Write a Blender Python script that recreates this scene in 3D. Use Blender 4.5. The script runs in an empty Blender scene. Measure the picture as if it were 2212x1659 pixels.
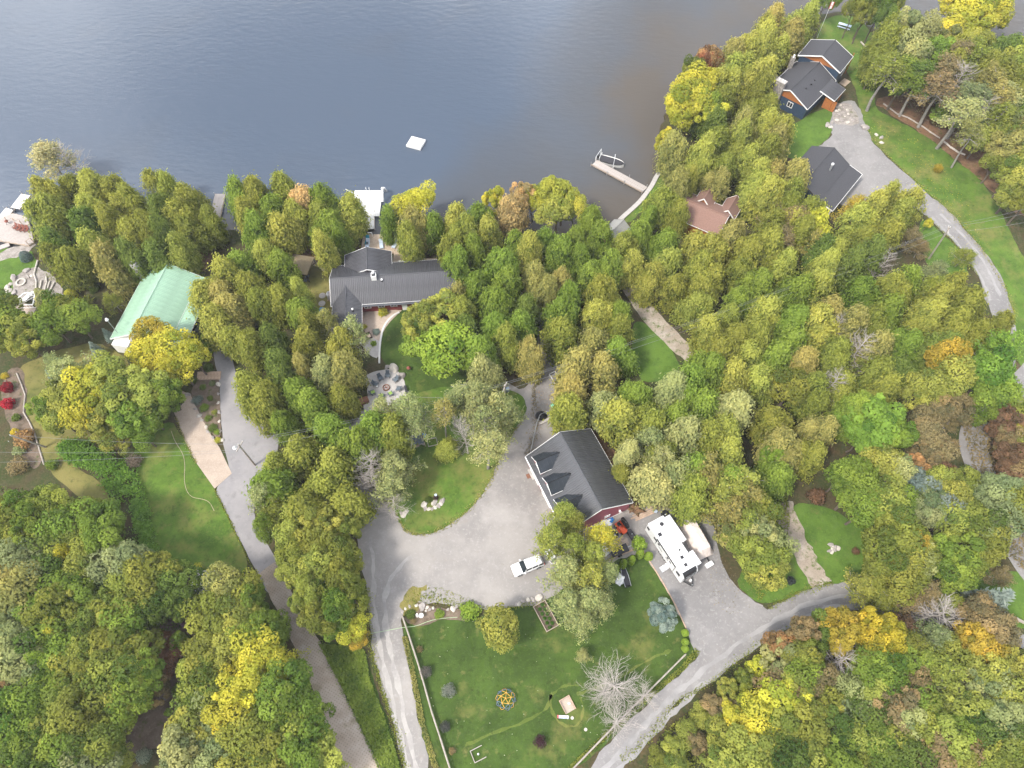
import bpy, bmesh, math, random
import numpy as np
from mathutils import Vector, Matrix
from mathutils.geometry import tessellate_polygon
R = math.radians
sc = bpy.context.scene
# ------------------------------------------------------------------ camera, sky, sun, exposure
H, F, TH = 100.0, 1536.0, R(60.5)
cam_d = bpy.data.cameras.new('camera'); cam = bpy.data.objects.new('camera', cam_d); sc.collection.objects.link(cam)
cam.location = (0, 0, H); cam.rotation_euler = (R(90 - 60.5), 0, 0)
cam_d.sensor_fit = 'HORIZONTAL'; cam_d.sensor_width = 36.0; cam_d.lens = 36.0 * F / 2212.0
cam_d.clip_start = 1.0; cam_d.clip_end = 8000.0
sc.camera = cam
SUN_EL, SUN_AZ = R(52), R(232)          # azimuth clockwise from +Y
w = bpy.data.worlds.new('World'); sc.world = w; w.use_nodes = True
nt = w.node_tree; nt.nodes.clear()
def N(nt, t, **k):
    n = nt.nodes.new(t)
    for a, b in k.items(): setattr(n, a, b)
    return n
out = N(nt, 'ShaderNodeOutputWorld'); bg = N(nt, 'ShaderNodeBackground')
sky = N(nt, 'ShaderNodeTexSky', sky_type='NISHITA', sun_disc=False, sun_elevation=SUN_EL, sun_rotation=SUN_AZ, air_density=1.0, dust_density=2.0)
tc = N(nt, 'ShaderNodeTexCoord'); mp = N(nt, 'ShaderNodeMapping'); mp.inputs['Scale'].default_value = (1, 1, 1.9); mp.inputs['Location'].default_value = (0.19, 1.4, 0.0)
nz = N(nt, 'ShaderNodeTexNoise'); nz.inputs['Scale'].default_value = 1.7; nz.inputs['Detail'].default_value = 6; nz.inputs['Roughness'].default_value = 0.55
cr = N(nt, 'ShaderNodeValToRGB'); cr.color_ramp.elements[0].position = 0.46; cr.color_ramp.elements[1].position = 0.80
mx = N(nt, 'ShaderNodeMix', data_type='RGBA'); mx.inputs['B'].default_value = (60.0, 60.4, 61.0, 1)
nt.links.new(tc.outputs['Generated'], mp.inputs['Vector']); nt.links.new(mp.outputs['Vector'], nz.inputs['Vector'])
nt.links.new(nz.outputs['Fac'], cr.inputs['Fac']); nt.links.new(cr.outputs['Color'], mx.inputs['Factor'])
nt.links.new(sky.outputs['Color'], mx.inputs['A']); nt.links.new(mx.outputs['Result'], bg.inputs['Color'])
bg.inputs['Strength'].default_value = 0.10; nt.links.new(bg.outputs['Background'], out.inputs['Surface'])
sd = bpy.data.lights.new('sun', 'SUN'); sd.energy = 2.9; sd.angle = R(9); sd.color = (1, 0.95, 0.86)
sun = bpy.data.objects.new('sun', sd); sc.collection.objects.link(sun)
sdir = Vector((math.sin(SUN_AZ) * math.cos(SUN_EL), math.cos(SUN_AZ) * math.cos(SUN_EL), math.sin(SUN_EL)))
sun.rotation_euler = sdir.to_track_quat('Z', 'Y').to_euler(); sun.location = (0, 0, 150)
sc.view_settings.view_transform = 'Standard'; sc.view_settings.look = 'None'; sc.view_settings.gamma = 1.0
sc.view_settings.use_curve_mapping = False; sc.view_settings.exposure = 0.74
sc.cycles.max_bounces = 5; sc.cycles.diffuse_bounces = 3; sc.cycles.transparent_max_bounces = 6; sc.cycles.caustics_reflective = False; sc.cycles.caustics_refractive = False
sc.cycles.use_denoising = True; sc.cycles.denoiser = 'OPENIMAGEDENOISE'; sc.cycles.denoising_input_passes = 'RGB_ALBEDO_NORMAL'; sc.cycles.volume_bounces = 0

# ------------------------------------------------------------------ helpers
cth, sth = math.cos(TH), math.sin(TH)
def at(px, py, z=0.0):
    """a point of the place: where the sight line through a spot of the photograph meets height z"""
    u = (px - 1106) / F; v = (829.5 - py) / F
    t = (H - z) / (sth - v * cth)
    return Vector((u * t, t * (cth + v * sth), z))
def pix(p):
    dz = p[2] - H; d = p[1] * cth - dz * sth; uu = p[1] * sth + dz * cth
    return 1106 + F * p[0] / d, 829.5 - F * uu / d, d
FR = dict(A=(0, 276.5, .25), B=(553, 345.7, .25), C=(1106, 276.5, .25), D=(1382.5, 0, .25), E=(1797, 0, .1875), F=(1659, 276.5, .25), G=(1659, 691, .25),
          H=(1060, 806.5, .25), I=(553, 691, .25), J=(0, 1094.5, .25), K=(553, 1094.5, .25), L=(1083, 1083, .25), M=(1659, 1083, .25), N=(0, 1244, .3333), O=(806.5, 1244, .3333), S=(0, 691, .25), Z=(0, 0, 1))
def fr(k, x, y): a = FR[k]; return a[0] + x * a[2], a[1] + y * a[2]
def at_(k, x, y, z=0.0): return at(*fr(k, x, y), z)
def P(s, k='Z'): return [fr(k, *map(float, q.split(','))) for q in s.split()]
C = sc.collection
def link(o, parent=None):
    C.objects.link(o)
    if parent: o.parent = parent
    return o
LABELS = {}
def tag(o, label, cat, group=None):
    n = len(label.split()); assert 4 <= n <= 16, (n, label)
    o['label'] = label; o['category'] = cat
    if group: o['group'] = group
    LABELS[label] = LABELS.get(label, 0) + 1
    return o
def thing(name, label, cat, p=(0, 0, 0), rz=0.0, group=None):
    o = link(bpy.data.objects.new(name, None)); o.location = p; o.rotation_euler = (0, 0, rz); o.empty_display_size = .3
    return tag(o, label, cat, group)
class MB:
    def __init__(s): s.v = []; s.f = []; s.m = []
    def add(s, v, f, m=0):
        b = len(s.v); s.v += [tuple(q) for q in v]; s.f += [tuple(i + b for i in q) for q in f]; s.m += [m] * len(f); return s
    def box(s, x0, x1, y0, y1, z0, z1, m=0, rz=0.0, o=(0, 0, 0), ry=0.0):
        M = Matrix.Translation(o) @ Matrix.Rotation(rz, 4, 'Z') @ Matrix.Rotation(ry, 4, 'Y')
        v = [M @ Vector((x, y, z)) for x in (x0, x1) for y in (y0, y1) for z in (z0, z1)]
        return s.add(v, [(0, 1, 3, 2), (4, 6, 7, 5), (0, 4, 5, 1), (2, 3, 7, 6), (0, 2, 6, 4), (1, 5, 7, 3)], m)
    def tube(s, pts, rad, n=5, m=0, cap=True):
        pts = [Vector(p) for p in pts]
        if not hasattr(rad, '__len__'): rad = [rad] * len(pts)
        rings = []
        for i, p in enumerate(pts):
            d = (pts[min(i + 1, len(pts) - 1)] - pts[max(i - 1, 0)])
            if d.length < 1e-6: d = Vector((0, 0, 1))
            d.normalize(); a = d.orthogonal().normalized(); b = d.cross(a)
            rings.append([p + (a * math.cos(2 * math.pi * k / n) + b * math.sin(2 * math.pi * k / n)) * rad[i] for k in range(n)])
        v = [q for r in rings for q in r]; f = []
        for i in range(len(pts) - 1):
            for k in range(n): f.append((i * n + k, i * n + (k + 1) % n, (i + 1) * n + (k + 1) % n, (i + 1) * n + k))
        if cap: f += [tuple(range(n))[::-1], tuple((len(pts) - 1) * n + k for k in range(n))]
        return s.add(v, f, m)
    def cyl(s, c, r0, r1, z0, z1, n=12, m=0): return s.tube([(c[0], c[1], z0), (c[0], c[1], z1)], [r0, r1], n, m)
    def ring(s, c, r0, r1, z0, z1, n=20, m=0):
        v = []
        for k in range(n):
            a = 2 * math.pi * k / n; co, si = math.cos(a), math.sin(a)
            v += [(c[0] + r0 * co, c[1] + r0 * si, z0), (c[0] + r1 * co, c[1] + r1 * si, z0), (c[0] + r1 * co, c[1] + r1 * si, z1), (c[0] + r0 * co, c[1] + r0 * si, z1)]
        f = []
        for k in range(n):
            a, b = 4 * k, 4 * ((k + 1) % n)
            f += [(a + j, a + (j + 1) % 4, b + (j + 1) % 4, b + j) for j in range(4)]
        return s.add(v, f, m)
    def slab(s, poly, z0, z1, m=0):
        n = len(poly); v = [(p[0], p[1], z1) for p in poly] + [(p[0], p[1], z0) for p in poly]
        return s.add(v, [tuple(range(n)), tuple(range(2 * n - 1, n - 1, -1))] + [(k, n + k, n + (k + 1) % n, (k + 1) % n) for k in range(n)], m)
    def mesh(s, name, mats):
        me = bpy.data.meshes.new(name); me.from_pydata([tuple(q) for q in s.v], [], s.f)
        for q in (mats if isinstance(mats, (list, tuple)) else [mats]): me.materials.append(q)
        me.polygons.foreach_set('material_index', s.m)
        bm = bmesh.new(); bm.from_mesh(me); bmesh.ops.recalc_face_normals(bm, faces=bm.faces); bm.to_mesh(me); bm.free()
        return me
    def build(s, name, mats, parent=None, loc=(0, 0, 0), rz=0.0, smooth=False):
        me = s.mesh(name, mats); o = link(bpy.data.objects.new(name, me), parent); o.location = loc; o.rotation_euler = (0, 0, rz)
        if smooth: me.shade_smooth()
        return o
def part(name, me, parent, loc=(0, 0, 0), rot=(0, 0, 0), scale=(1, 1, 1)):
    o = link(bpy.data.objects.new(name, me), parent); o.location = loc; o.rotation_euler = rot; o.scale = scale; return o

# ------------------------------------------------------------------ materials
def mat(name, col, rough=.8, var=.15, scale=3.0, bump=0.0, bscale=None, spec=.3, metal=0.0, col2=None, detail=4, stretch=None):
    m = bpy.data.materials.new(name); m.use_nodes = True; t = m.node_tree; b = t.nodes['Principled BSDF']
    b.inputs['Roughness'].default_value = rough; b.inputs['Metallic'].default_value = metal; b.inputs['Specular IOR Level'].default_value = spec
    co = N(t, 'ShaderNodeTexCoord'); src = co.outputs['Object']
    if stretch:
        mq = N(t, 'ShaderNodeMapping'); mq.inputs['Scale'].default_value = stretch; t.links.new(src, mq.inputs['Vector']); src = mq.outputs['Vector']
    n = N(t, 'ShaderNodeTexNoise'); n.inputs['Scale'].default_value = scale; n.inputs['Detail'].default_value = detail; t.links.new(src, n.inputs['Vector'])
    r = N(t, 'ShaderNodeMapRange'); r.inputs['From Min'].default_value = .3; r.inputs['From Max'].default_value = .7; t.links.new(n.outputs['Fac'], r.inputs['Value'])
    x = N(t, 'ShaderNodeMix', data_type='RGBA')
    c2 = col2 or tuple(c * (1 + var) for c in col)
    x.inputs['A'].default_value = (*[c * (1 - var) if not col2 else c for c in col], 1); x.inputs['B'].default_value = (*c2, 1)
    t.links.new(r.outputs['Result'], x.inputs['Factor']); t.links.new(x.outputs['Result'], b.inputs['Base Color'])
    if bump:
        n2 = N(t, 'ShaderNodeTexNoise'); n2.inputs['Scale'].default_value = bscale or scale * 4; n2.inputs['Detail'].default_value = 3; t.links.new(src, n2.inputs['Vector'])
        bu = N(t, 'ShaderNodeBump'); bu.inputs['Strength'].default_value = bump; bu.inputs['Distance'].default_value = .05
        t.links.new(n2.outputs['Fac'], bu.inputs['Height']); t.links.new(bu.outputs['Normal'], b.inputs['Normal'])
    return m
def ground_mat(name, layers, rough=.95, bump=.3, bscale=6.0):
    """layers: first = base colour; then (colour, noise scale, from, to, detail, distortion) mixed on top"""
    m = bpy.data.materials.new(name); m.use_nodes = True; t = m.node_tree; b = t.nodes['Principled BSDF']
    b.inputs['Roughness'].default_value = rough; b.inputs['Specular IOR Level'].default_value = .15
    co = N(t, 'ShaderNodeTexCoord'); cur = None
    for i, l in enumerate(layers):
        if i == 0: base = l; continue
        col, s, a, z, det = l[:5]
        mq = N(t, 'ShaderNodeMapping'); mq.inputs['Location'].default_value = (17.3 * i, -9.1 * i, 3.7 * i); t.links.new(co.outputs['Object'], mq.inputs['Vector'])
        n = N(t, 'ShaderNodeTexNoise'); n.inputs['Scale'].default_value = s; n.inputs['Detail'].default_value = det; n.inputs['Roughness'].default_value = .65; t.links.new(mq.outputs['Vector'], n.inputs['Vector'])
        r = N(t, 'ShaderNodeMapRange'); r.inputs['From Min'].default_value = a; r.inputs['From Max'].default_value = z; t.links.new(n.outputs['Fac'], r.inputs['Value'])
        x = N(t, 'ShaderNodeMix', data_type='RGBA'); x.inputs['B'].default_value = (*col, 1); t.links.new(r.outputs['Result'], x.inputs['Factor'])
        if cur is None: x.inputs['A'].default_value = (*base, 1)
        else: t.links.new(cur, x.inputs['A'])
        cur = x.outputs['Result']
    t.links.new(cur, b.inputs['Base Color'])
    n2 = N(t, 'ShaderNodeTexNoise'); n2.inputs['Scale'].default_value = bscale; n2.inputs['Detail'].default_value = 4; t.links.new(co.outputs['Object'], n2.inputs['Vector'])
    bu = N(t, 'ShaderNodeBump'); bu.inputs['Strength'].default_value = bump; bu.inputs['Distance'].default_value = .1
    t.links.new(n2.outputs['Fac'], bu.inputs['Height']); t.links.new(bu.outputs['Normal'], b.inputs['Normal'])
    return m
def LAWN(name, base, light, dry, k): return ground_mat(name, [base, (light, .25, .4, .62, 3), ((.19, .165, .055), .16, .66 - k, .92 - k, 4), (tuple(c * .65 for c in base), 1.3, .52, .78, 4), (tuple(c * 1.25 for c in light), 4.0, .52, .85, 3), ((.15, .14, .05), .9, .62 - k * .3, .85 - k * .3, 4)], bump=.4, bscale=8)
M = {}
M['lawn'] = LAWN('lush_lawn', (.036, .062, .012), (.054, .092, .016), 0, .09); M['lawn_dry'] = LAWN('patchy_lawn', (.058, .105, .016), (.088, .15, .022), 0, .17); M['lawn_brown'] = LAWN('dry_lawn', (.075, .085, .024), (.105, .12, .03), 0, .32); M['lawn_bright'] = LAWN('bright_lawn', (.062, .115, .018), (.09, .155, .024), 0, .03)
M['floor'] = ground_mat('forest_floor', [(.055, .045, .022), ((.035, .05, .014), .35, .4, .6, 4), ((.14, .085, .045), .22, .6, .75, 5), ((.09, .07, .035), 3.0, .45, .75, 4)], bump=.8, bscale=3)
M['gravel'] = ground_mat('pale_gravel', [(.275, .255, .238), ((.205, .192, .184), .10, .42, .65, 5), ((.32, .298, .28), .22, .52, .8, 4), ((.235, .205, .18), .9, .58, .85, 5), ((.32, .30, .285), 3., .55, .8, 2), ((.17, .145, .11), .35, .66, .9, 5)], bump=.15, bscale=7)
M['gravel_grey'] = ground_mat('grey_gravel', [(.225, .214, .21), ((.172, .164, .162), .14, .42, .65, 5), ((.28, .268, .26), .4, .55, .8, 4), ((.20, .18, .165), 1.0, .58, .88, 5), ((.30, .29, .28), 3., .55, .8, 2)], bump=.15, bscale=7)
M['track'] = ground_mat('dirt_track', [(.30, .25, .20), ((.40, .35, .30), .6, .45, .7, 5), ((.10, .13, .035), 1.4, .52, .66, 5), ((.2, .16, .12), 4., .5, .8, 4)], bump=.5)
M['asphalt'] = ground_mat('worn_asphalt', [(.225, .215, .22), ((.275, .26, .26), .2, .4, .65, 4), ((.18, .17, .172), .9, .55, .8, 5), ((.29, .275, .27), 3., .55, .85, 2)], bump=.1, bscale=16)
M['duff'] = ground_mat('needle_litter', [(.16, .085, .05), ((.22, .14, .08), .8, .4, .7, 5), ((.07, .055, .03), 1.6, .5, .75, 4), ((.08, .09, .025), .5, .58, .72, 4)], bump=.5)
M['soil'] = ground_mat('garden_soil', [(.16, .12, .09), ((.09, .07, .05), .9, .45, .7, 4), ((.24, .19, .15), 2.5, .55, .8, 4), ((.07, .09, .025), 1.1, .58, .7, 4)], bump=.5)
M['rubble'] = ground_mat('stony_ground', [(.30, .27, .245), ((.20, .175, .155), 1.0, .42, .62, 5), ((.42, .39, .36), 3.5, .52, .75, 4), ((.1, .12, .035), .7, .6, .72, 4)], bump=.8)
M['paver_tan'] = ground_mat('tan_paving', [(.40, .325, .265), ((.33, .265, .215), .5, .42, .65, 4), ((.46, .385, .325), 4., .5, .8, 3), ((.28, .225, .185), 9., .56, .8, 2)], bump=.2, bscale=9)
M['concrete'] = ground_mat('pale_concrete', [(.40, .375, .355), ((.33, .31, .30), .6, .42, .66, 4), ((.45, .425, .40), 2.5, .5, .8, 3)], bump=.1)
def turf_paver():
    m = ground_mat('grass_block_paving', [(.38, .32, .265), ((.27, .215, .165), .22, .42, .65, 4), ((.45, .395, .345), .5, .55, .8, 4), ((.15, .13, .06), .18, .56, .7, 4)], bump=.3)
    t = m.node_tree; b = t.nodes['Principled BSDF']; co = N(t, 'ShaderNodeTexCoord'); mq = N(t, 'ShaderNodeMapping'); mq.inputs['Rotation'].default_value = (0, 0, R(29))
    t.links.new(co.outputs['Object'], mq.inputs['Vector'])
    ck = N(t, 'ShaderNodeTexVoronoi'); ck.inputs['Scale'].default_value = 3.0; ck.inputs['Randomness'].default_value = .12; t.links.new(mq.outputs['Vector'], ck.inputs['Vector'])
    r = N(t, 'ShaderNodeMapRange'); r.inputs['From Min'].default_value = .16; r.inputs['From Max'].default_value = .30; r.inputs['To Min'].default_value = .5; r.inputs['To Max'].default_value = 0
    t.links.new(ck.outputs['Distance'], r.inputs['Value'])
    old = b.inputs['Base Color'].links[0].from_socket; x = N(t, 'ShaderNodeMix', data_type='RGBA'); x.inputs['B'].default_value = (.10, .085, .045, 1)
    t.links.new(old, x.inputs['A']); t.links.new(r.outputs['Result'], x.inputs['Factor']); t.links.new(x.outputs['Result'], b.inputs['Base Color'])
    return m
M['turf_paver'] = turf_paver()
M['white'] = mat('white_paint', (.80, .79, .77), .45, .04, 2)
M['white_wood'] = mat('white_painted_wood', (.56, .545, .52), .6, .08, 4, .1)
M['gel'] = mat('white_gelcoat', (.70, .70, .70), .25, .03, 1, spec=.5)
M['black'] = mat('black_plastic', (.018, .018, .02), .4, .2, 4, spec=.4)
M['tyre'] = mat('tyre_rubber', (.015, .015, .015), .85, .2, 5)
M['glass'] = mat('dark_glass', (.02, .025, .03), .08, .2, 1, spec=.6)
M['steel'] = mat('galvanised_steel', (.45, .46, .47), .45, .1, 4, metal=.6)
M['roof_black'] = mat('charcoal_steel_roofing', (.054, .055, .061), .33, .22, .7, spec=.8)
M['dormer_shade_steel'] = mat('shaded_charcoal_dormer_steel', (.022, .027, .034), .4, .2, .7, spec=.5)  # charcoal roof steel again, shade put into its colour so the dormers read
M['roof_slate'] = mat('slate_steel_roofing', (.062, .062, .070), .42, .22, .6, spec=.5)
M['roof_green'] = mat('pale_green_roofing', (.27, .41, .305), .4, .14, .5, spec=.45)
M['shingle_grey'] = mat('charcoal_shingles', (.055, .055, .062), .85, .18, 6, .4, 14)
M['shingle_brown'] = mat('red_brown_shingles', (.21, .125, .10), .9, .15, 6, .4, 14)
M['shingle_pale'] = mat('weathered_grey_shingles', (.25, .245, .23), .9, .15, 6, .4, 14)
M['red_wall'] = mat('dark_red_siding', (.17, .028, .03), .6, .12, 2, .1)
M['rose_wall'] = mat('barn_red_steel', (.30, .075, .10), .5, .08, 1)
M['blue_wall'] = mat('navy_siding', (.028, .05, .085), .6, .12, 2, .1)
M['cedar_wall'] = mat('orange_cedar_boards', (.33, .12, .035), .6, .2, 3, .1, stretch=(1, 6, 1))
M['stone'] = mat('field_stone', (.27, .245, .22), .9, .3, 3, .6)
M['rock_pale'] = mat('pale_limestone', (.46, .42, .37), .9, .2, 3, .6)
M['rock_grey'] = mat('grey_boulder', (.30, .27, .25), .9, .25, 3, .6)
M['wood'] = mat('weathered_timber', (.36, .29, .235), .8, .2, 4, .2, stretch=(1, 8, 8))
M['deck'] = mat('deck_boards', (.42, .33, .25), .75, .15, 3, .15)
M['deck_pale'] = mat('bleached_dock_boards', (.36, .32, .295), .75, .10, 3, .1)
M['log'] = mat('grey_log', (.34, .30, .26), .85, .2, 3, .3)
M['timber'] = mat('landscape_timber', (.42, .30, .22), .8, .2, 3, .2)
M['bark'] = mat('grey_bark', (.24, .22, .20), .9, .25, 4, .5)
M['bark_brown'] = mat('brown_bark', (.12, .095, .075), .9, .25, 4, .5)
M['twig'] = mat('bleached_twigs', (.35, .315, .285), .9, .25, 2)
M['tan_canvas'] = mat('tan_canvas', (.24, .19, .12), .85, .1, 2)
M['tarp'] = mat('beige_tarp', (.60, .52, .475), .7, .10, 1.5, .5, 3)
M['tarp_white'] = mat('white_tarp', (.72, .72, .72), .6, .08, 2, .5, 4)
M['brown'] = mat('brown_wicker', (.09, .065, .05), .8, .25, 12, .5)
M['rust'] = mat('rusty_brown_panel', (.19, .085, .05), .7, .2, 4)
M['grey_plastic'] = mat('blue_grey_plastic', (.10, .125, .15), .55, .12, 3)
M['cushion'] = mat('lime_cushion', (.22, .33, .07), .85, .1, 4)
M['blue'] = mat('bright_blue_plastic', (.03, .19, .50), .5, .1, 3)
M['teal'] = mat('teal_fabric', (.03, .22, .30), .7, .1, 3)
M['paleblue'] = mat('pale_blue_fabric', (.45, .52, .62), .75, .08, 3)
M['red'] = mat('red_enamel', (.45, .045, .03), .4, .1, 3)
M['orange'] = mat('orange_red_paint', (.72, .10, .03), .45, .08, 3)
M['yellow'] = mat('yellow_plastic', (.75, .36, .02), .5, .1, 3)
M['adir'] = mat('red_brown_wood', (.20, .065, .045), .7, .2, 4)
M['green_net'] = mat('mint_green_mesh', (.22, .56, .40), .7, .1, 4)
M['cover'] = mat('grey_boat_cover', (.035, .034, .04), .8, .12, 3, .4)
M['yellow_bar'] = mat('yellow_bar', (.62, .34, .06), .5, .06, 3)
M['blue_bar'] = mat('blue_grey_bar', (.12, .17, .26), .5, .06, 3)
M['wire'] = mat('aluminium_wire', (.22, .225, .23), .5, .05, 1)
M['purple_flower'] = mat('pink_flowers', (.45, .3, .45), .8, .2, 5)
def foliage():
    m = bpy.data.materials.new('foliage'); m.use_nodes = True; t = m.node_tree; t.nodes.clear()
    o = N(t, 'ShaderNodeOutputMaterial'); oi = N(t, 'ShaderNodeObjectInfo'); a = N(t, 'ShaderNodeAttribute', attribute_name='tint')
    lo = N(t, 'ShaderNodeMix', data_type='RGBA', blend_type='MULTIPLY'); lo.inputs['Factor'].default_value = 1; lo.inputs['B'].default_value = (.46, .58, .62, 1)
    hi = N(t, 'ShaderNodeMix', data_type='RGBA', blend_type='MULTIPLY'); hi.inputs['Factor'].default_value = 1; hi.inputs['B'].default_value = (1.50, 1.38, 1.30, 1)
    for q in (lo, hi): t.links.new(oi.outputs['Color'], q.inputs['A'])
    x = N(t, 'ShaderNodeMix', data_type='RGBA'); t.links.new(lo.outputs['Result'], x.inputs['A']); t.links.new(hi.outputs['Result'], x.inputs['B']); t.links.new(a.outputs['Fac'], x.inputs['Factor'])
    d = N(t, 'ShaderNodeBsdfDiffuse'); tr = N(t, 'ShaderNodeBsdfTranslucent'); ms = N(t, 'ShaderNodeMixShader'); ms.inputs['Fac'].default_value = .45
    for q in (d, tr): t.links.new(x.outputs['Result'], q.inputs['Color'])
    t.links.new(d.outputs['BSDF'], ms.inputs[1]); t.links.new(tr.outputs['BSDF'], ms.inputs[2]); t.links.new(ms.outputs['Shader'], o.inputs['Surface'])
    return m
M['leaf'] = foliage()

# ------------------------------------------------------------------ setting: water, ground
def jitter(poly, step=.8, amp=.12, seed=1, closed=True):
    rr = random.Random(seed); o = []; n = len(poly)
    for i in range(n if closed else n - 1):
        a, b = poly[i], poly[(i + 1) % n]; k = max(1, int((b - a).length / step)); d = (b - a); nn = Vector((-d.y, d.x, 0)).normalized() if d.length > 0 else Vector((0, 0, 0))
        for j in range(k):
            q = a + d * (j / k); o.append(q + nn * rr.uniform(-amp, amp) * (0 if amp == 0 else 1))
    if not closed: o.append(poly[-1])
    return o
def smooth(poly, it=2, closed=True):
    for _ in range(it):
        o = []; n = len(poly)
        if not closed: o.append(poly[0])
        for i in range(n if closed else n - 1):
            a, b = poly[i], poly[(i + 1) % n]; o += [a * .75 + b * .25, a * .25 + b * .75]
        if not closed: o.append(poly[-1])
        poly = o
    return poly
def sheet_poly(name, pts, m, z, thick=.05, kind='structure', parent=None):
    tr = tessellate_polygon([pts]); n = len(pts)
    v = [(p[0], p[1], z) for p in pts] + [(p[0], p[1], z - thick) for p in pts]
    f = [tuple(q) for q in tr] + [(k, n + k, n + (k + 1) % n, (k + 1) % n) for k in range(n)]
    me = bpy.data.meshes.new(name); me.from_pydata(v, [], f); me.materials.append(m)
    bm = bmesh.new(); bm.from_mesh(me); bmesh.ops.recalc_face_normals(bm, faces=bm.faces)
    up = sum(q.normal.z * q.calc_area() for q in bm.faces if abs(q.normal.z) > .9)
    if up < 0: bmesh.ops.reverse_faces(bm, faces=bm.faces)
    bm.to_mesh(me); bm.free()
    o = link(bpy.data.objects.new(name, me), parent)
    if kind: o['kind'] = kind
    return o
def sheet(name, s, m, z, k='Z', amp=.15, sm=2, seed=1, thick=.05, step=.8):
    pts = [at(*q) for q in P(s, k)]
    return sheet_poly(name, jitter(smooth(pts, sm) if sm else pts, step, amp, seed), m, z, thick)
def strip(name, s, width, m, z, k='Z', amp=.12, seed=1, thick=.05):
    pts = smooth([at(*q) for q in P(s, k)], 2, False); l = []; r = []
    for i, p in enumerate(pts):
        d = pts[min(i + 1, len(pts) - 1)] - pts[max(i - 1, 0)]; nn = Vector((-d.y, d.x, 0)).normalized() * width / 2; l.append(p + nn); r.append(p - nn)
    return sheet_poly(name, jitter(l + r[::-1], .8, amp, seed), m, z, thick)
shore_px = P('-120,600 0,545 62,522 90,500 150,500 250,505 350,515 440,498 470,492 540,505 640,512 760,520 800,522 880,520 960,512 1050,515 1130,520 1220,520 1300,500 1344,471 1381,439 1406,411 1418,381 1430,366 1420,345 1424,300 1432,260 1455,215 1500,185 1560,150 1620,105 1680,70 1740,40 1800,25 1838,30 1868,52 1892,62 1905,80 1925,95 1955,92 2010,85 2080,85 2140,92 2190,100 2260,105 2400,110')
shore = jitter(smooth([at(*q) for q in shore_px], 1, False), 1.5, .35, 5, False)
far = [Vector((700, 130, 0)), Vector((3000, 100, 0)), Vector((3000, -3000, 0)), Vector((-3000, -3000, 0)), Vector((-3000, 60, 0)), Vector((-500, 60, 0))]
sheet_poly('ground', shore + far, M['floor'], 0.0, 1.6)
def make_water():
    xs = np.concatenate([[-4000, -900, -400, -240], np.arange(-180, 200.1, 4), [260, 420, 900, 4000]]); ys = np.concatenate([[-60, 0], np.arange(50, 240.1, 4), [300, 450, 900, 5000]])
    X, Y = np.meshgrid(xs, ys); v = np.stack([X, Y, np.full_like(X, -.45)], -1).reshape(-1, 3); nx, ny = len(xs), len(ys)
    idx = np.arange(nx * ny).reshape(ny, nx); q = np.stack([idx[:-1, :-1], idx[:-1, 1:], idx[1:, 1:], idx[1:, :-1]], -1).reshape(-1, 4)
    me = bpy.data.meshes.new('lake_water'); me.from_pydata(v.tolist(), [], q.tolist())
    s = np.array([[p.x, p.y] for p in shore]); d = np.full(len(v), 1e9)
    for i in range(len(s) - 1):
        a, b = s[i], s[i + 1]; ab = b - a; t = np.clip(((v[:, :2] - a) @ ab) / (ab @ ab), 0, 1); d = np.minimum(d, np.hypot(*(v[:, :2] - a - t[:, None] * ab).T))
    # the east bay is shallow, the west basin drops off quickly
    ez = np.clip((v[:, 0] + 25) / 75, 0, 1); fall = 9 + 85 * ez
    at_ = me.attributes.new('depth', 'FLOAT', 'POINT'); at_.data.foreach_set('value', np.clip(d / fall, 0, 1).astype(np.float32))
    m = bpy.data.materials.new('lake_water'); m.use_nodes = True; t = m.node_tree; b = t.nodes['Principled BSDF']
    b.inputs['Roughness'].default_value = .06; b.inputs['IOR'].default_value = 1.33
    a = N(t, 'ShaderNodeAttribute', attribute_name='depth'); co = N(t, 'ShaderNodeTexCoord')
    n = N(t, 'ShaderNodeTexNoise'); n.inputs['Scale'].default_value = .05; n.inputs['Detail'].default_value = 6; t.links.new(co.outputs['Object'], n.inputs['Vector'])
    ad = N(t, 'ShaderNodeMath', operation='MULTIPLY_ADD'); ad.inputs[1].default_value = .9; t.links.new(n.outputs['Fac'], ad.inputs[0])
    sb = N(t, 'ShaderNodeMath', operation='SUBTRACT'); sb.inputs[1].default_value = .45; t.links.new(a.outputs['Fac'], sb.inputs[0]); t.links.new(sb.outputs[0], ad.inputs[2])
    r = N(t, 'ShaderNodeValToRGB'); e = r.color_ramp; e.elements[0].position = .0; e.elements[0].color = (.080, .069, .058, 1); e.elements[1].position = .95; e.elements[1].color = (.062, .080, .110, 1)
    q = e.elements.new(.30); q.color = (.068, .072, .080, 1)
    t.links.new(ad.outputs[0], r.inputs['Fac']); t.links.new(r.outputs['Color'], b.inputs['Base Color'])
    mq = N(t, 'ShaderNodeMapping'); mq.inputs['Rotation'].default_value = (0, 0, R(25)); mq.inputs['Scale'].default_value = (1, 2.4, 1); t.links.new(co.outputs['Object'], mq.inputs['Vector'])
    w1 = N(t, 'ShaderNodeTexNoise'); w1.inputs['Scale'].default_value = .42; w1.inputs['Detail'].default_value = 5; w1.inputs['Roughness'].default_value = .6; t.links.new(mq.outputs['Vector'], w1.inputs['Vector'])
    bu = N(t, 'ShaderNodeBump'); bu.inputs['Strength'].default_value = .13; bu.inputs['Distance'].default_value = .35; t.links.new(w1.outputs['Fac'], bu.inputs['Height']); t.links.new(bu.outputs['Normal'], b.inputs['Normal'])
    me.materials.append(m); o = link(bpy.data.objects.new('lake_water', me)); o['kind'] = 'structure'
make_water()
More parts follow.
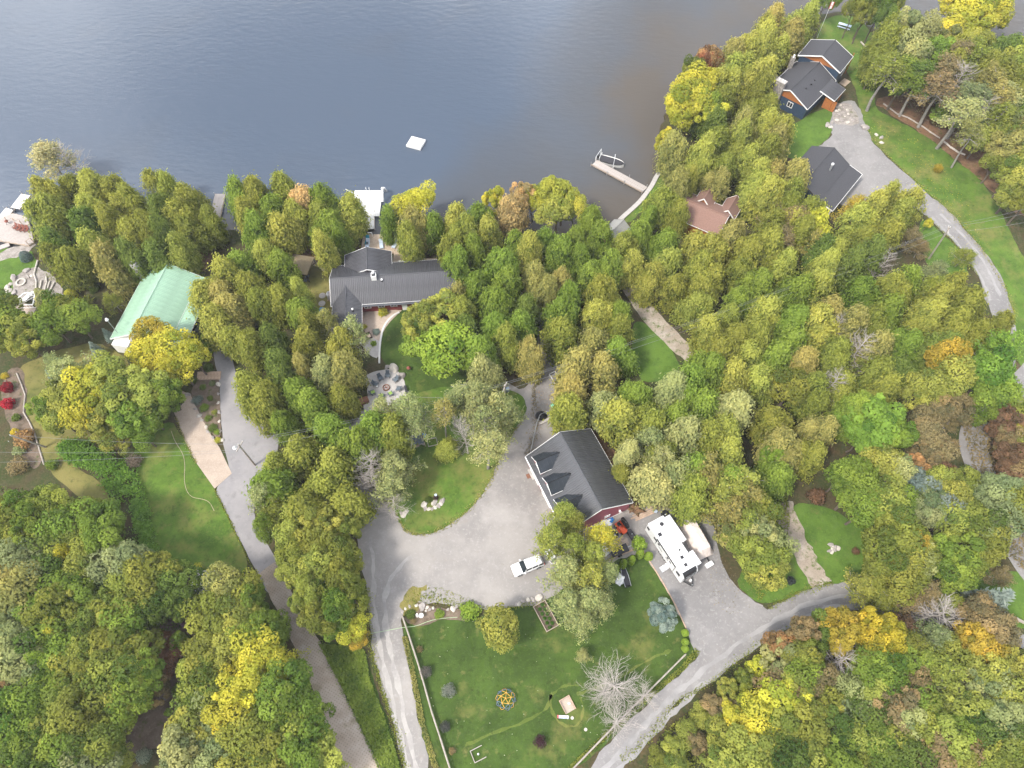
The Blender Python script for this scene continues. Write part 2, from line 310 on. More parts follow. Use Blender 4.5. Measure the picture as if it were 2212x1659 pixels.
# lawns
sheet('front_lawn', '878,1330 915,1342 960,1335 1005,1338 1060,1325 1130,1308 1180,1298 1230,1250 1290,1222 1365,1196 1389,1193 1433,1263 1458,1308 1480,1355 1516,1411 1473,1451 1406,1511 1340,1577 1240,1675 930,1675 905,1560 885,1450 868,1375', M['lawn'], .03)
sheet('island_lawn', '735,950 770,1010 800,1050 850,1100 870,1140 885,1153 920,1157 960,1140 1005,1110 1040,1070 1065,1030 1075,1000 1085,980 1100,950 1132,900 1140,870 1110,840 1050,845 960,835 890,850 830,905', M['lawn_dry'], .10)
sheet('orchard_lawn', '280,975 330,930 372,905 400,953 425,1001 464,1056 500,1130 550,1240 475,1245 420,1240 350,1215 318,1150 300,1040', M['lawn_dry'], .03)
sheet('west_lawn', '30,806 62,780 160,745 230,740 300,800 280,880 200,960 145,970 165,1015 220,1040 245,1090 200,1090 150,1060 95,1005 75,935 52,890 55,855', M['lawn_brown'], .03)
sheet('shore_lawn', '-40,540 40,534 75,545 80,575 60,600 30,640 -40,655', M['lawn_bright'], .03)
sheet('side_lawn', '655,575 690,570 735,580 735,700 690,720 655,690', M['lawn_brown'], .03)
sheet('house_lawn', '820,700 850,670 900,660 1010,740 1010,850 950,880 880,872 862,790 830,790 818,740', M['lawn'], .03)
sheet('lane_lawn', '1362,690 1400,700 1462,768 1470,800 1420,830 1368,815', M['lawn_bright'], .03)
sheet('hill_lawn', '1770,40 1838,30 1870,55 1905,95 1925,130 1900,170 1885,230 1920,252 1965,275 2010,300 2060,345 2110,380 2150,430 2190,520 2240,600 2260,800 2195,800 2193,700 2180,640 2151,576 2121,539 2084,496 2046,451 2009,424 1946,364 1899,321 1870,290 1858,240 1845,180 1820,140 1760,110', M['lawn_dry'], .03)
sheet('cottage_lawn', '1690,290 1720,265 1770,235 1805,235 1800,270 1797,290 1767,318 1730,345 1690,340', M['lawn_bright'], .03)
sheet('verge_lawn', '1985,462 2034,505 2069,535 2094,570 2075,615 2030,610 1985,540', M['lawn_bright'], .03)
sheet('corner_lawn', '1700,1095 1740,1085 1800,1100 1880,1150 1880,1262 1799,1262 1746,1272 1700,1296 1640,1309 1590,1265 1600,1235', M['lawn_bright'], .03)
sheet('east_lawn', '1990,1262 2040,1230 2150,1230 2240,1240 2240,1372 2150,1335 2071,1308', M['lawn_bright'], .03)
sheet('run_lawn', '1142,985 1168,905 1235,890 1262,930 1200,960', M['lawn'], .05)
sheet('weed_patch', '868,1330 865,1300 885,1268 930,1262 905,1290 900,1325', M['lawn_brown'], .085, amp=.3)
sheet('track_bank', '690,1385 735,1390 790,1400 805,1470 835,1545 855,1605 872,1675 828,1675 760,1535 730,1470', M['lawn'], .03)
# litter and bare earth
sheet('needle_litter', '1250,925 1290,930 1345,1000 1375,1060 1400,1110 1355,1110 1300,1010', M['duff'], .04, amp=.4)
sheet('needle_litter', '395,585 425,520 452,512 460,560 440,590', M['duff'], .04, amp=.3)
sheet('lakeside_litter', '560,560 640,520 700,545 690,570 655,580', M['duff'], .04, amp=.3)
sheet('rubble_patch', '1345,1075 1400,1095 1380,1130 1330,1130', M['rubble'], .05, amp=.4)
sheet('shore_rubble', '-40,560 70,520 80,535 30,560 -40,570', M['rubble'], .05, amp=.3)
sheet('bare_corner', '20,640 35,590 80,575 110,590 135,620 140,655 90,655', M['rubble'], .05, amp=.3)
sheet('garden_bed', '2,820 30,790 52,800 60,850 52,890 75,940 95,1005 60,1020 10,900', M['soil'], .05, amp=.2)
sheet('border_bed', '870,1335 880,1305 910,1300 960,1318 1000,1312 1030,1330 1000,1342 950,1338 915,1355 890,1352', M['soil'], .07, amp=.15)
sheet('woodland_garden', '330,1300 430,1260 440,1330 420,1400 400,1500 420,1560 330,1620 250,1640 230,1560 330,1480', M['soil'], .03, amp=.4)
sheet('rock_garden', '408,850 432,810 475,812 475,870 480,950 460,945 430,891', M['soil'], .10, amp=.1)
sheet('east_litter', '1880,215 1920,245 1970,275 2025,312 2080,360 2130,400 2240,500 2240,330 2080,260 1960,200', M['duff'], .015, amp=.5)
# roads
sheet('gravel_driveway', '877,1680 850,1560 822,1480 803,1400 797,1330 790,1270 772,1180 762,1100 757,1050 742,980 735,930 760,900 800,880 900,850 1000,830 1090,820 1140,850 1160,780 1160,700 1185,700 1200,750 1215,800 1245,880 1262,925 1290,1000 1330,1080 1420,1095 1500,1095 1545,1130 1550,1190 1572,1252 1628,1298 1660,1313 1600,1350 1516,1413 1480,1355 1458,1308 1433,1263 1389,1195 1365,1198 1290,1226 1235,1252 1180,1300 1130,1309 1060,1318 1000,1312 930,1300 885,1305 866,1335 868,1375 885,1450 905,1560 935,1680', M['gravel'], .06, amp=.2)
sheet('asphalt_apron', '735,930 752,905 775,892 800,880 850,875 815,925 790,960 782,1040 800,1130 775,1150 764,1090 748,985', M['asphalt'], .075, amp=.15)
sheet('trailer_pad', '1375,1120 1420,1098 1490,1098 1545,1130 1550,1190 1572,1252 1628,1300 1662,1318 1680,1330 1610,1372 1522,1428 1500,1408 1480,1352 1458,1306 1433,1261 1391,1193', M['gravel_grey'], .08, amp=.1)
sheet('gravel_road', '1250,1680 1340,1577 1406,1511 1473,1451 1516,1411 1600,1347 1659,1313 1696,1295 1746,1270 1799,1260 1871,1256 1921,1266 2009,1281 2071,1306 2130,1332 2240,1385 2240,1425 2179,1380 2060,1350 1984,1338 1909,1323 1834,1315 1759,1333 1709,1353 1659,1378 1600,1420 1544,1471 1450,1521 1423,1571 1373,1621 1325,1680', M['gravel_grey'], .09, amp=.2)
sheet('asphalt_lane', '455,700 464,790 475,816 475,866 482,966 501,1023 462,1056 480,1085 500,1130 525,1180 562,1248 580,1290 640,1290 606,1220 570,1165 545,1110 560,1040 600,990 605,925 560,900 520,850 505,790 492,720 480,690', M['asphalt'], .06, amp=.06)
sheet('paved_pad', '372,880 395,845 412,853 430,891 457,941 475,968 501,1023 464,1056 425,1001 400,953', M['paver_tan'], .085, amp=.0, sm=0)
sheet('grass_block_driveway', '560,1239 597,1212 622,1262 642,1298 660,1335 690,1385 728,1462 750,1510 775,1560 835,1685 748,1685 700,1560 682,1505 660,1450 640,1405 598,1318', M['turf_paver'], .07, amp=.08, sm=0)
strip('wooded_lane', '1322,540 1350,598 1388,662 1430,712 1480,758 1560,815', 3.1, M['track'], .06)
sheet('hill_driveway', '1790,262 1808,222 1845,215 1860,240 1868,268 1880,300 1905,330 1946,366 1981,396 2009,424 2046,451 2084,496 2121,539 2151,576 2174,626 2189,676 2196,725 2194,775 2180,830 2200,870 2240,880 2240,810 2215,790 2215,790 2186,860 2150,870 2176,800 2165,720 2129,651 2114,599 2094,569 2069,531 2034,499 1999,466 1970,445 1900,455 1830,450 1800,430 1752,400 1740,340 1767,318 1790,302 1799,284', M['gravel_grey'], .06, amp=.2)
strip('back_road', '2240,800 2195,850 2140,890 2102,930 2103,980 2125,1030 2150,1090 2180,1160 2250,1260', 4.2, M['gravel_grey'], .05)
strip('grass_track', '1688,1085 1705,1130 1730,1185 1750,1225 1775,1268', 3.0, M['track'], .055, amp=.3)
# garden paving
sheet('house_patio', '770,672 872,668 858,680 838,700 824,725 820,760 818,775 800,760 765,725 768,705', M['paver_tan'], .09, amp=0, sm=1)
sheet('lower_patio', '760,725 772,712 790,722 815,735 822,740 819,775 800,770 780,745', M['concrete'], .11, amp=.05, sm=1)
sheet('fire_patio', '785,812 820,800 855,797 871,815 878,840 884,868 878,885 850,890 815,900 779,884 796,862 793,838', M['concrete'], .13, amp=.04, sm=2)
sheet('stone_walk', '1795,232 1815,222 1838,225 1850,245 1860,268 1830,272 1800,268', M['rubble'], .085, amp=.2)
sheet('garden_walk', '688,800 672,790 676,770 690,745 695,710 705,705 704,745 690,775 687,790', M['concrete'], .06, amp=.1)
sheet('side_asphalt', '665,790 690,795 690,845 650,850', M['asphalt'], .05, amp=.1)
sheet('dry_garden_path', '417,1500 412,1440 432,1390 440,1395 428,1450 425,1500', M['concrete'], .05, amp=.05)

M['rut'] = ground_mat('packed_gravel', [(.34, .32, .30), ((.255, .24, .23), .3, .42, .65, 4), ((.37, .35, .33), 1.2, .5, .8, 3)], bump=.05); M['rut_grey'] = ground_mat('packed_grey_gravel', [(.29, .28, .275), ((.22, .212, .21), .3, .42, .65, 4)], bump=.05)
strip('wheel_rut', '905,1680 880,1580 862,1490 845,1420 832,1350 830,1290 845,1240 890,1200', .6, M['rut'], .068, amp=.22); strip('wheel_rut', '888,1680 862,1580 842,1490 824,1420 812,1350 806,1290 806,1220 800,1160', .55, M['rut'], .068, amp=.22)
strip('wheel_rut', '1290,1680 1370,1590 1450,1505 1540,1430 1630,1365 1720,1315 1800,1288 1900,1290', .6, M['rut_grey'], .098, amp=.2); strip('wheel_rut', '1320,1680 1395,1602 1475,1515 1560,1446 1650,1382 1740,1334 1810,1307 1900,1308', .6, M['rut_grey'], .098, amp=.2)
strip('wheel_rut', '2012,470 2050,507 2085,545 2112,585 2140,650', .5, M['rut_grey'], .068, amp=.15); strip('wheel_rut', '2030,462 2068,497 2103,535 2132,578 2160,640', .5, M['rut_grey'], .068, amp=.15)
M['worn'] = LAWN('worn_grass', (.075, .105, .02), (.10, .13, .028), 0, .15)
strip('worn_path', '1005,1610 1060,1585 1130,1560 1180,1535 1190,1500 1215,1482 1250,1480', .32, M['worn'], .036, amp=.15); strip('worn_path', '1245,1500 1280,1490 1330,1470 1400,1425 1450,1405', .35, M['worn'], .036, amp=.15); strip('worn_path', '1190,1500 1188,1530 1210,1565 1245,1572 1262,1545 1255,1505', .3, M['worn'], .036, amp=.12)
# ------------------------------------------------------------------ vegetation prototypes
def unit(a): return a / np.maximum(np.linalg.norm(a, axis=-1, keepdims=True), 1e-9)
def leaves(name, c, out_, dirs, length, width, tint, rng, jit=.5):
    """many leaf-spray faces in one mesh: c centres, out_ rough outward normals, dirs growth directions"""
    n = len(c); nn = unit(unit(out_) + rng.normal(size=(n, 3)) * jit * .6)
    a = unit(dirs - (dirs * nn).sum(1, keepdims=True) * nn + 1e-6); b = np.cross(nn, a)
    L = (length * rng.uniform(.6, 1.35, n))[:, None] * .5; Wd = (width * rng.uniform(.6, 1.35, n))[:, None] * .5
    v = np.stack([c - a * L, c + b * Wd + a * L * .2, c + a * L, c - b * Wd + a * L * .2], 1).reshape(-1, 3)
    me = bpy.data.meshes.new(name); me.vertices.add(4 * n); me.loops.add(4 * n); me.polygons.add(n)
    me.vertices.foreach_set('co', v.astype(np.float32).ravel()); me.loops.foreach_set('vertex_index', np.arange(4 * n, dtype=np.int32)); me.polygons.foreach_set('loop_start', np.arange(0, 4 * n, 4, dtype=np.int32))
    me.update(); me.validate(); t = me.attributes.new('tint', 'FLOAT', 'FACE'); t.data.foreach_set('value', np.clip(tint, 0, 1).astype(np.float32)); me.materials.append(M['leaf']); return me
def cedar_mesh(seed, h=10., r=2.4, leaders=3, clumps=420, per=20, dense=1.0):
    g = np.random.default_rng(seed); cs = []; os_ = []; ds = []; ts = []
    L = [(0., 0., h, r * .86)]
    for k in range(leaders - 1):
        a = g.uniform(0, 6.28); L.append((math.cos(a) * r * .62, math.sin(a) * r * .62, h * g.uniform(.66, .93), r * g.uniform(.52, .70)))
    tot = sum(q[3] * q[2] for q in L)
    for (lx, ly, lh, lr) in L:
        k = int(clumps * dense * lr * lh / tot * 1.1); u = g.random(k) ** .8; z = .06 + u * .93
        prof = lr * np.where(z > .32, np.clip(1 - ((z - .32) / .69) ** 1.9, 0, 1) ** .78, .70 + .94 * z); an = g.uniform(0, 6.283, k)
        lob = 1 + .16 * np.sin(an * 3 + seed) + .12 * np.sin(an * 5 + z * 9 + seed * 2); rad = prof * lob * np.sqrt(g.uniform(.45, 1.05, k))
        cc = np.stack([lx + rad * np.cos(an), ly + rad * np.sin(an), z * lh], 1); oo = np.stack([np.cos(an), np.sin(an), .30 + .5 * z], 1)
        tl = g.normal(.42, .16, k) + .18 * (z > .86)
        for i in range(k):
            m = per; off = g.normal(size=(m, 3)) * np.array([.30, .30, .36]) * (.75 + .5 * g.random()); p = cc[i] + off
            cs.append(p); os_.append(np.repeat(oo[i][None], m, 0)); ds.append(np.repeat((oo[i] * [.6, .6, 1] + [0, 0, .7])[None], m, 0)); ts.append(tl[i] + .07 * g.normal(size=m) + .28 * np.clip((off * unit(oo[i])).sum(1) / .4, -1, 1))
        k2 = 26; zz = np.linspace(.93, 1.0, k2); p = np.stack([lx + g.normal(size=k2) * .16, ly + g.normal(size=k2) * .16, zz * lh + g.normal(size=k2) * .1], 1)
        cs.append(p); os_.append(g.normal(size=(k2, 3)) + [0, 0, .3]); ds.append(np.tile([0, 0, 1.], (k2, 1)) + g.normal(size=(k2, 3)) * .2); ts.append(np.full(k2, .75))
    return leaves('cedar_crown', np.concatenate(cs), np.concatenate(os_), np.concatenate(ds), .44, .19, np.concatenate(ts), g)
def broad_mesh(seed, r=3.5, hz=2.9, z0=6.5, lobes=26, per=250, lsz=.31, lobr=1.15, flat=0.0):
    """a round crown made of leafy lobes with gaps between them"""
    g = np.random.default_rng(seed); cs = []; os_ = []; ts = []; ex = g.uniform(.82, 1.18); ey = 2 - ex; ph = g.uniform(0, 6.28, 3)
    i = 0; gold = 2.399963
    for k in range(lobes):
        u = 1 - (k + .5) / lobes * 1.45; u = max(u, -.55); a = k * gold + g.normal() * .25; s = math.sqrt(max(0, 1 - u * u)); q = g.uniform(.58, .98) * (1 + .13 * math.sin(2 * a + ph[0]) + .10 * math.sin(3 * a + ph[1]))
        ctr = np.array([ex * s * math.cos(a) * (r - lobr * .6) * q * 1.12, ey * s * math.sin(a) * (r - lobr * .6) * q * 1.12, z0 + u * (hz - lobr * .4) * q * 1.1]); lr = lobr * g.uniform(.6, 1.3); tl = g.normal(.45, .24)
        n = int(per * (lr / lobr) ** 2); d = unit(g.normal(size=(n, 3))); rr = lr * g.uniform(.5, 1.08, n)[:, None] ** .5
        keep = (d @ (unit(ctr - [0, 0, z0 - 1.2]))) > -.45; d = d[keep]; rr = rr[keep]; p = ctr + d * rr * [1, 1, .85]
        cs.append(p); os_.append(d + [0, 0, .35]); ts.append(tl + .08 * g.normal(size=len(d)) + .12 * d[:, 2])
    c = np.concatenate(cs); o = np.concatenate(os_)
    return leaves('broad_crown', c, o, o * .4 + g.normal(size=c.shape), lsz * 1.2, lsz * .85, np.concatenate(ts), g, .6)
def skeleton(seed, h=9., limbs=16, l0=3.2, zlo=.35, up=.35, sub=5, twigs=4, r0=.16, whorl=False, sides=4, droop=0.0):
    g = random.Random(seed); mb = MB(); tips = []
    tp = [(g.uniform(-.12, .12) * i, g.uniform(-.12, .12) * i, h * i / 5) for i in range(6)]; tp[0] = (0, 0, 0)
    tr = MB().tube(tp, [r0 * (1 - .8 * i / 5) + .015 for i in range(6)], 7)
    for k in range(limbs):
        q = (k + .5) / limbs; z = h * (zlo + (1 - zlo) * q); a = k * 2.4 + g.uniform(-.3, .3); ln = l0 * (1 - .72 * q) * g.uniform(.75, 1.2); fx = z / h * 5; i0 = min(4, int(fx)); base = Vector(tp[i0]).lerp(Vector(tp[i0 + 1]), fx - i0)
        d = Vector((math.cos(a), math.sin(a), up + g.uniform(-.15, .2))).normalized(); pts = [base]; p = base.copy()
        for j in range(4):
            d = (d + Vector((g.uniform(-.22, .22), g.uniform(-.22, .22), g.uniform(-.12, .16) - droop))).normalized(); p = p + d * ln / 4; pts.append(p.copy())
        rr = r0 * .42 * (1 - .5 * q); mb.tube(pts, [rr, rr * .8, rr * .62, rr * .42, rr * .2], sides, cap=False); tips.append((pts[-1], d))
        for s in range(sub):
            f = .25 + .7 * (s + g.random()) / sub; j = min(3, int(f * 4)); b0 = pts[j].lerp(pts[j + 1], f * 4 - j); side = 1 if s % 2 else -1
            dd = (d + Vector((-d.y, d.x, 0)) * side * g.uniform(.5, 1.0) + Vector((0, 0, g.uniform(-.2, .4) - droop))).normalized(); l2 = ln * .45 * g.uniform(.6, 1.2); q1 = b0 + dd * l2 * .5; dd2 = (dd + Vector((g.uniform(-.3, .3), g.uniform(-.3, .3), g.uniform(-.1, .3)))).normalized(); q2 = q1 + dd2 * l2 * .5
            mb.tube([b0, q1, q2], [rr * .45, rr * .32, rr * .14], 3, cap=False); tips.append((q2, dd2)); tips.append((q1, dd))
            for t_ in range(twigs):
                b1 = b0.lerp(q1, .6) if t_ % 2 else q1.lerp(q2, g.random()); d3 = (dd + Vector((g.uniform(-.8, .8), g.uniform(-.8, .8), g.uniform(-.3, .6)))).normalized(); mb.tube([b1, b1 + d3 * l2 * .38], [rr * .2, rr * .08], 3, cap=False)
    return tr, mb, tips
def tip_leaves(tips, seed, per=16, spread=.38, lsz=.34, keep=1.0):
    g = np.random.default_rng(seed); cs = []; os_ = []; ts = []
    for (p, d) in tips:
        if g.random() > keep: continue
        off = g.normal(size=(per, 3)) * spread; cs.append(np.array(p) + off); os_.append(off / spread + [0, 0, .8]); ts.append(g.normal(.5, .15) + .15 * g.normal(size=per))
    c = np.concatenate(cs); o = np.concatenate(os_); return leaves('sparse_crown', c, o, g.normal(size=c.shape), lsz * 1.3, lsz * .7, np.concatenate(ts), g)
def spruce_mesh(seed, h=6., r=1.7):
    g = np.random.default_rng(seed); cs = []; ds = []; os_ = []; ts = []
    for z in np.arange(.04, .98, .055):
        rr = r * (1 - z) ** .85; nb = max(5, int(13 * (1 - z) + 4))
        for k in range(nb):
            a = 6.283 * k / nb + g.uniform(0, .4) + z * 20; m = max(5, int(17 * rr / r)); f = np.linspace(.25, 1, m) * g.uniform(.85, 1.1)
            p = np.stack([np.cos(a) * rr * f, np.sin(a) * rr * f, z * h + .12 * f - .25 * f * f * rr], 1) + g.normal(size=(m, 3)) * .07; cs.append(p)
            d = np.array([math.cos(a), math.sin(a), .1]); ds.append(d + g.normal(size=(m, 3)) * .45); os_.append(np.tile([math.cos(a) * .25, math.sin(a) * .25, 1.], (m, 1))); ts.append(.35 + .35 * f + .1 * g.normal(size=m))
    c = np.concatenate(cs); return leaves('spruce_crown', c, np.concatenate(os_), np.concatenate(ds), .40, .16, np.concatenate(ts), g, .6)
def shrub_mesh(seed, n=900, lsz=.15, flat=1.0, lobes=9):
    """unit shrub: radius 1, height 1.25"""
    g = np.random.default_rng(seed); cs = []; os_ = []; ts = []
    for k in range(lobes):
        a = k * 2.4; q = math.sqrt((k + .3) / lobes) * .62; ctr = np.array([math.cos(a) * q, math.sin(a) * q, .62 * flat - .25 * q * flat]); lr = g.uniform(.38, .52); m = n // lobes; d = unit(g.normal(size=(m, 3)) + [0, 0, .25]); tl = g.normal(.45, .13)
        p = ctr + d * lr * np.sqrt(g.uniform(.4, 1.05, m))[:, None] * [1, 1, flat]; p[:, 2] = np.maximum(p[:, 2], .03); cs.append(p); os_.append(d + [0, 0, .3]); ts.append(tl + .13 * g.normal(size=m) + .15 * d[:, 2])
    c = np.concatenate(cs); o = np.concatenate(os_); return leaves('shrub_foliage', c, o, o * .3 + g.normal(size=c.shape), lsz * 1.4, lsz, np.concatenate(ts), g, .8)
def cone_mesh(seed, n=1500, lsz=.13):
    """clipped evergreen: radius 1, height 2.6, rounded top"""
    g = np.random.default_rng(seed); z = g.random(n) ** 1.25; an = g.uniform(0, 6.283, n); rad = np.sqrt(np.clip(1 - z ** 2.0, 0, 1)) * (.80 + .2 * np.clip(z * 5, 0, 1)) * np.sqrt(g.uniform(.62, 1.03, n)) * (1 + .05 * np.sin(an * 4))
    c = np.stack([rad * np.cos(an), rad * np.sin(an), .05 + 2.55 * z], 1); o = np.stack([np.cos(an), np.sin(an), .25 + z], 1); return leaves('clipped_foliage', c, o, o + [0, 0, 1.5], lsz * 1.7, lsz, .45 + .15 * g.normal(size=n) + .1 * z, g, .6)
def spiky_mesh(seed, n=150):
    g = np.random.default_rng(seed); an = g.uniform(0, 6.283, n); el = g.uniform(.15, 1.35, n); d = np.stack([np.cos(an) * np.cos(el), np.sin(an) * np.cos(el), np.sin(el)], 1); c = d * .55 + [0, 0, .12]
    return leaves('spiky_foliage', c, g.normal(size=(n, 3)) + [0, 0, 1.], d, .95, .16, .5 + .25 * g.normal(size=n), g, .5)
CEDAR = [cedar_mesh(10 + i, leaders=[2, 3, 4, 2, 3, 1][i]) for i in range(6)]
BROAD = [broad_mesh(30 + i, lobes=[30, 24, 36, 28, 20, 40, 32][i], lobr=[1.1, 1.3, .95, 1.2, 1.35, .9, 1.05][i], hz=[2.9, 2.5, 3.3, 2.9, 2.3, 3.4, 3.0][i]) for i in range(7)]
LOBED = [broad_mesh(41 + i, lobes=26, lobr=1.25, per=250, lsz=.30) for i in range(2)]
def trunk_me(name, mb, m): return mb.mesh(name, m)
STRAIGHT = [trunk_me('trunk', skeleton(60 + i, h=8.5, limbs=0, r0=.17)[0], M['bark_brown']) for i in range(3)]
def broad_trunk(seed):
    tr, mb, _ = skeleton(seed, h=7.5, limbs=9, l0=3.2, zlo=.4, up=.7, sub=2, twigs=0, r0=.22); tr.add(mb.v, mb.f); return tr.mesh('trunk', M['bark_brown'])
BTRUNK = [broad_trunk(70 + i) for i in range(2)]
SPARSE = []      # (trunk, branches, leaves) for thin crowns that show their limbs
for i in range(3):
    tr, mb, tips = skeleton(80 + i, h=11, limbs=26, l0=3.4, zlo=.30, up=.28, sub=5, twigs=1, r0=.17); SPARSE.append((tr.mesh('trunk', M['bark']), mb.mesh('branches', M['twig']), tip_leaves(tips, 90 + i, per=15, spread=.36, lsz=.30)))
THIN = []
for i in range(3):
    tr, mb, tips = skeleton(100 + i, h=12, limbs=24, l0=2.4, zlo=.62, up=.15, sub=5, twigs=1, r0=.19, droop=.05); THIN.append((tr.mesh('trunk', M['bark']), mb.mesh('branches', M['twig']), tip_leaves(tips, 110 + i, per=11, spread=.28, lsz=.25)))
BARE = []
for i in range(3):
    tr, mb, tips = skeleton(120 + i, h=9, limbs=34, l0=4.2, zlo=.22, up=.30, sub=7, twigs=5, r0=.17); BARE.append((tr.mesh('trunk', M['twig']), mb.mesh('branches', M['twig']), None))
SPRUCE = [spruce_mesh(130 + i) for i in range(2)]; SHRUB = [shrub_mesh(140 + i) for i in range(3)]; FINE = [shrub_mesh(150 + i, n=1500, lsz=.09, lobes=14) for i in range(2)]; CONE = [cone_mesh(160 + i) for i in range(2)]; SPIKY = spiky_mesh(170)
STEM = MB().tube([(0, 0, 0), (.03, .02, .5)], [.07, .04], 6).mesh('stem', M['bark_brown'])
PAL = dict(OG=((0.231, 0.258, 0.053), 'olive green'), YG=((0.314, 0.340, 0.075), 'yellow green'), DG=((0.130, 0.185, 0.042), 'dark green'), TG=((0.314, 0.299, 0.095), 'tan green'), MG=((0.182, 0.258, 0.045), 'mid green'), BR=((.285, .40, .060), 'bright green'),
           GO=((.42, .33, .055), 'golden'), YE=((.50, .41, .05), 'bright yellow'), RD=((.40, .17, .09), 'red'), OR=((.40, .25, .11), 'orange'), BB=((0.222, 0.281, 0.247), 'blue grey'), GG=((0.236, 0.280, 0.125), 'grey green'), TN=((.27, .215, .105), 'tan brown'), PU=((0.094, 0.048, 0.058), 'dark purple'), PK=((.46, .35, .16), 'peach orange'), LG=((0.335, 0.360, 0.146), 'pale green'), YL=((0.476, 0.466, 0.065), 'yellow'), YB=((0.411, 0.409, 0.073), 'bright yellow green'), FG=((.195, .30, .05), 'fresh green'), PY=((.56, .50, .25), 'pale yellow'), BN=((.21, .125, .075), 'russet'))
rng = random.Random(7)
TREES = []; WANT = []
def plant(kind, base, h, r, col, rec):
    """kind -> name, category and parts; base on the ground; h tree height; r crown radius"""
    rz = rng.uniform(0, 6.28); c0 = PAL[col][0]; vv = rng.uniform(.86, 1.14); hue = rng.uniform(.93, 1.07); cc = (c0[0] * vv * hue, c0[1] * vv, c0[2] * vv, 1)
    nm, cat = dict(c=('cedar_tree', 'tree'), b=('broadleaf_tree', 'tree'), l=('maple_tree', 'tree'), s=('sparse_tree', 'tree'), t=('tall_thin_tree', 'tree'), x=('bare_tree', 'bare tree'), p=('spruce_tree', 'spruce'))[kind]
    e = link(bpy.data.objects.new(nm, None)); e.location = base; e.rotation_euler = (R(rng.gauss(0, 2.2)), R(rng.gauss(0, 2.2)), rz); e.empty_display_size = .5
    if kind == 'c': cm, h0, r0, tm = rng.choice(CEDAR), 10., 2.75, rng.choice(STRAIGHT)
    elif kind == 'b': cm, h0, r0, tm = rng.choice(BROAD), 9.4, 3.7, rng.choice(BTRUNK)
    elif kind == 'l': cm, h0, r0, tm = rng.choice(LOBED), 9.4, 3.7, rng.choice(BTRUNK)
    elif kind == 'p': cm, h0, r0, tm = rng.choice(SPRUCE), 6., 1.7, rng.choice(STRAIGHT)
    else:
        tm, bm_, cm = rng.choice(dict(s=SPARSE, t=THIN, x=BARE)[kind]); h0, r0 = dict(s=(11.4, 3.4), t=(12.2, 2.5), x=(9.2, 3.6))[kind]
        part('branches', bm_, e, scale=(r / r0, r / r0, h / h0))
    sx = r / r0; sz = h / h0
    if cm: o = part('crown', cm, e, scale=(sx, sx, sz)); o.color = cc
    ts = (h / 10, h / 10, sz) if kind in 'cp' else (sx, sx, sz)
    if kind == 'p': ts = (h / 12, h / 12, h / 10.)
    part('trunk', tm, e, scale=ts)
    TREES.append((e, nm, cat, col, rec)); return e
def grove(where, group, k, kind, hh, rr, cols, spots):
    """spots: x,y[,kind[,colour[,radius px[,height m]]]] - the visible tip (cedar, spruce) or crown centre of each tree"""
    for s in spots.split():
        a = s.split(','); px, py = fr(k, float(a[0]), float(a[1])); kd = a[2] if len(a) > 2 and a[2] else kind; col = a[3] if len(a) > 3 and a[3] else rng.choice(cols.split())
        h = float(a[5]) if len(a) > 5 else hh * rng.uniform(.86, 1.12)
        zc = h * .98 if kd in 'cp' else h * (.66 if kd in 'bl' else .62 if kd == 's' else .72 if kd == 't' else .55)
        p = at(px, py, zc); d = pix(p)[2]
        r = float(a[4]) * d / F if len(a) > 4 and a[4] else rr * rng.uniform(.86, 1.16)
        WANT.append([kd, Vector((p.x, p.y, 0)), h, r, col, (where, group, px, py)])
# stands of trees, each tree read off the photograph
grove('stand by the green roof', 'cedars left of the green roof', 'A', 'c', 9.5, 2.4, 'OG OG YG DG', '300,450 590,440 710,390 900,430 1270,370 1400,420 1560,510 1650,610 1740,690 780,490 380,590 560,630 1030,590 1090,490 1190,500 1320,600 1180,610 260,650 660,720 870,660 740,600 1120,740 590,780 500,840 830,840 930,840 380,890 1070,800 1220,740 1250,850 1480,640 1550,700 730,910,,YG 850,1030,,TG 1150,930 1350,760 1600,780 420,1010 1400,900 1500,920 560,1010 1020,960,,DG 1300,1000,,DG 1180,1060,,DG')
grove('left shore corner', 'trees at the left shore', 'A', 'c', 7, 2.6, 'OG', '430,270,s,PY,46,9 610,290,x,TN,38,9 420,1520,b,LG,26,6 480,1560,b,MG,38,7 600,1570,b,OG,38,7 60,1590,b,OG,44,8 20,1720,b,MG,52,8 130,1760,b,OG,50,8 460,1700,b,MG,46,8 650,1660,b,MG,44,8 240,1850,b,OG,40,8 980,1500,s,OG,22,4.5')
grove('shore stand left of white dock', 'cedars by the white dock', 'B', 'c', 10, 2.5, 'OG YG MG', '-215,200 -60,170 60,215 210,140 400,235,,PK 550,220 480,390 300,350 640,260 720,430 800,330 880,400 330,440 600,470 100,330 -120,330 20,400,,DG 180,480 560,600 700,560 820,560 -30,480 -140,420,,MG,26 900,500')
grove('shore row right of white dock', 'trees right of the white dock', 'B', 'c', 9, 2.2, 'OG YG MG', '1070,350,,TG 1130,400 1290,400,b,YL,38,9 1400,360,b,YL,40,9 1330,430,,TG 1570,385 1640,460 1730,395 1820,425 1900,390 1500,500 1440,560,,TG 1600,560 1800,520 1180,490,,MG 1280,560,,OG 2050,380,b,YL,26,9 2150,330,,PK 2220,360,,PK 2130,540 1760,640 1870,670 2040,740 1720,780,,MG 1660,660 1950,600 2010,520,,YG')
grove('stand left of the red house', 'cedars left of the red house', 'B', 'c', 9, 2.4, 'OG OG MG TG YG', '30,720 180,790 60,810 -60,830 120,900 200,910 30,1000 130,1100 330,1010 -20,1130 -90,1000 250,1080 0,1190 220,1170 350,1200 130,1340 0,1350 280,1320 440,1290 100,1480 390,1450 -60,1260 -100,1120')
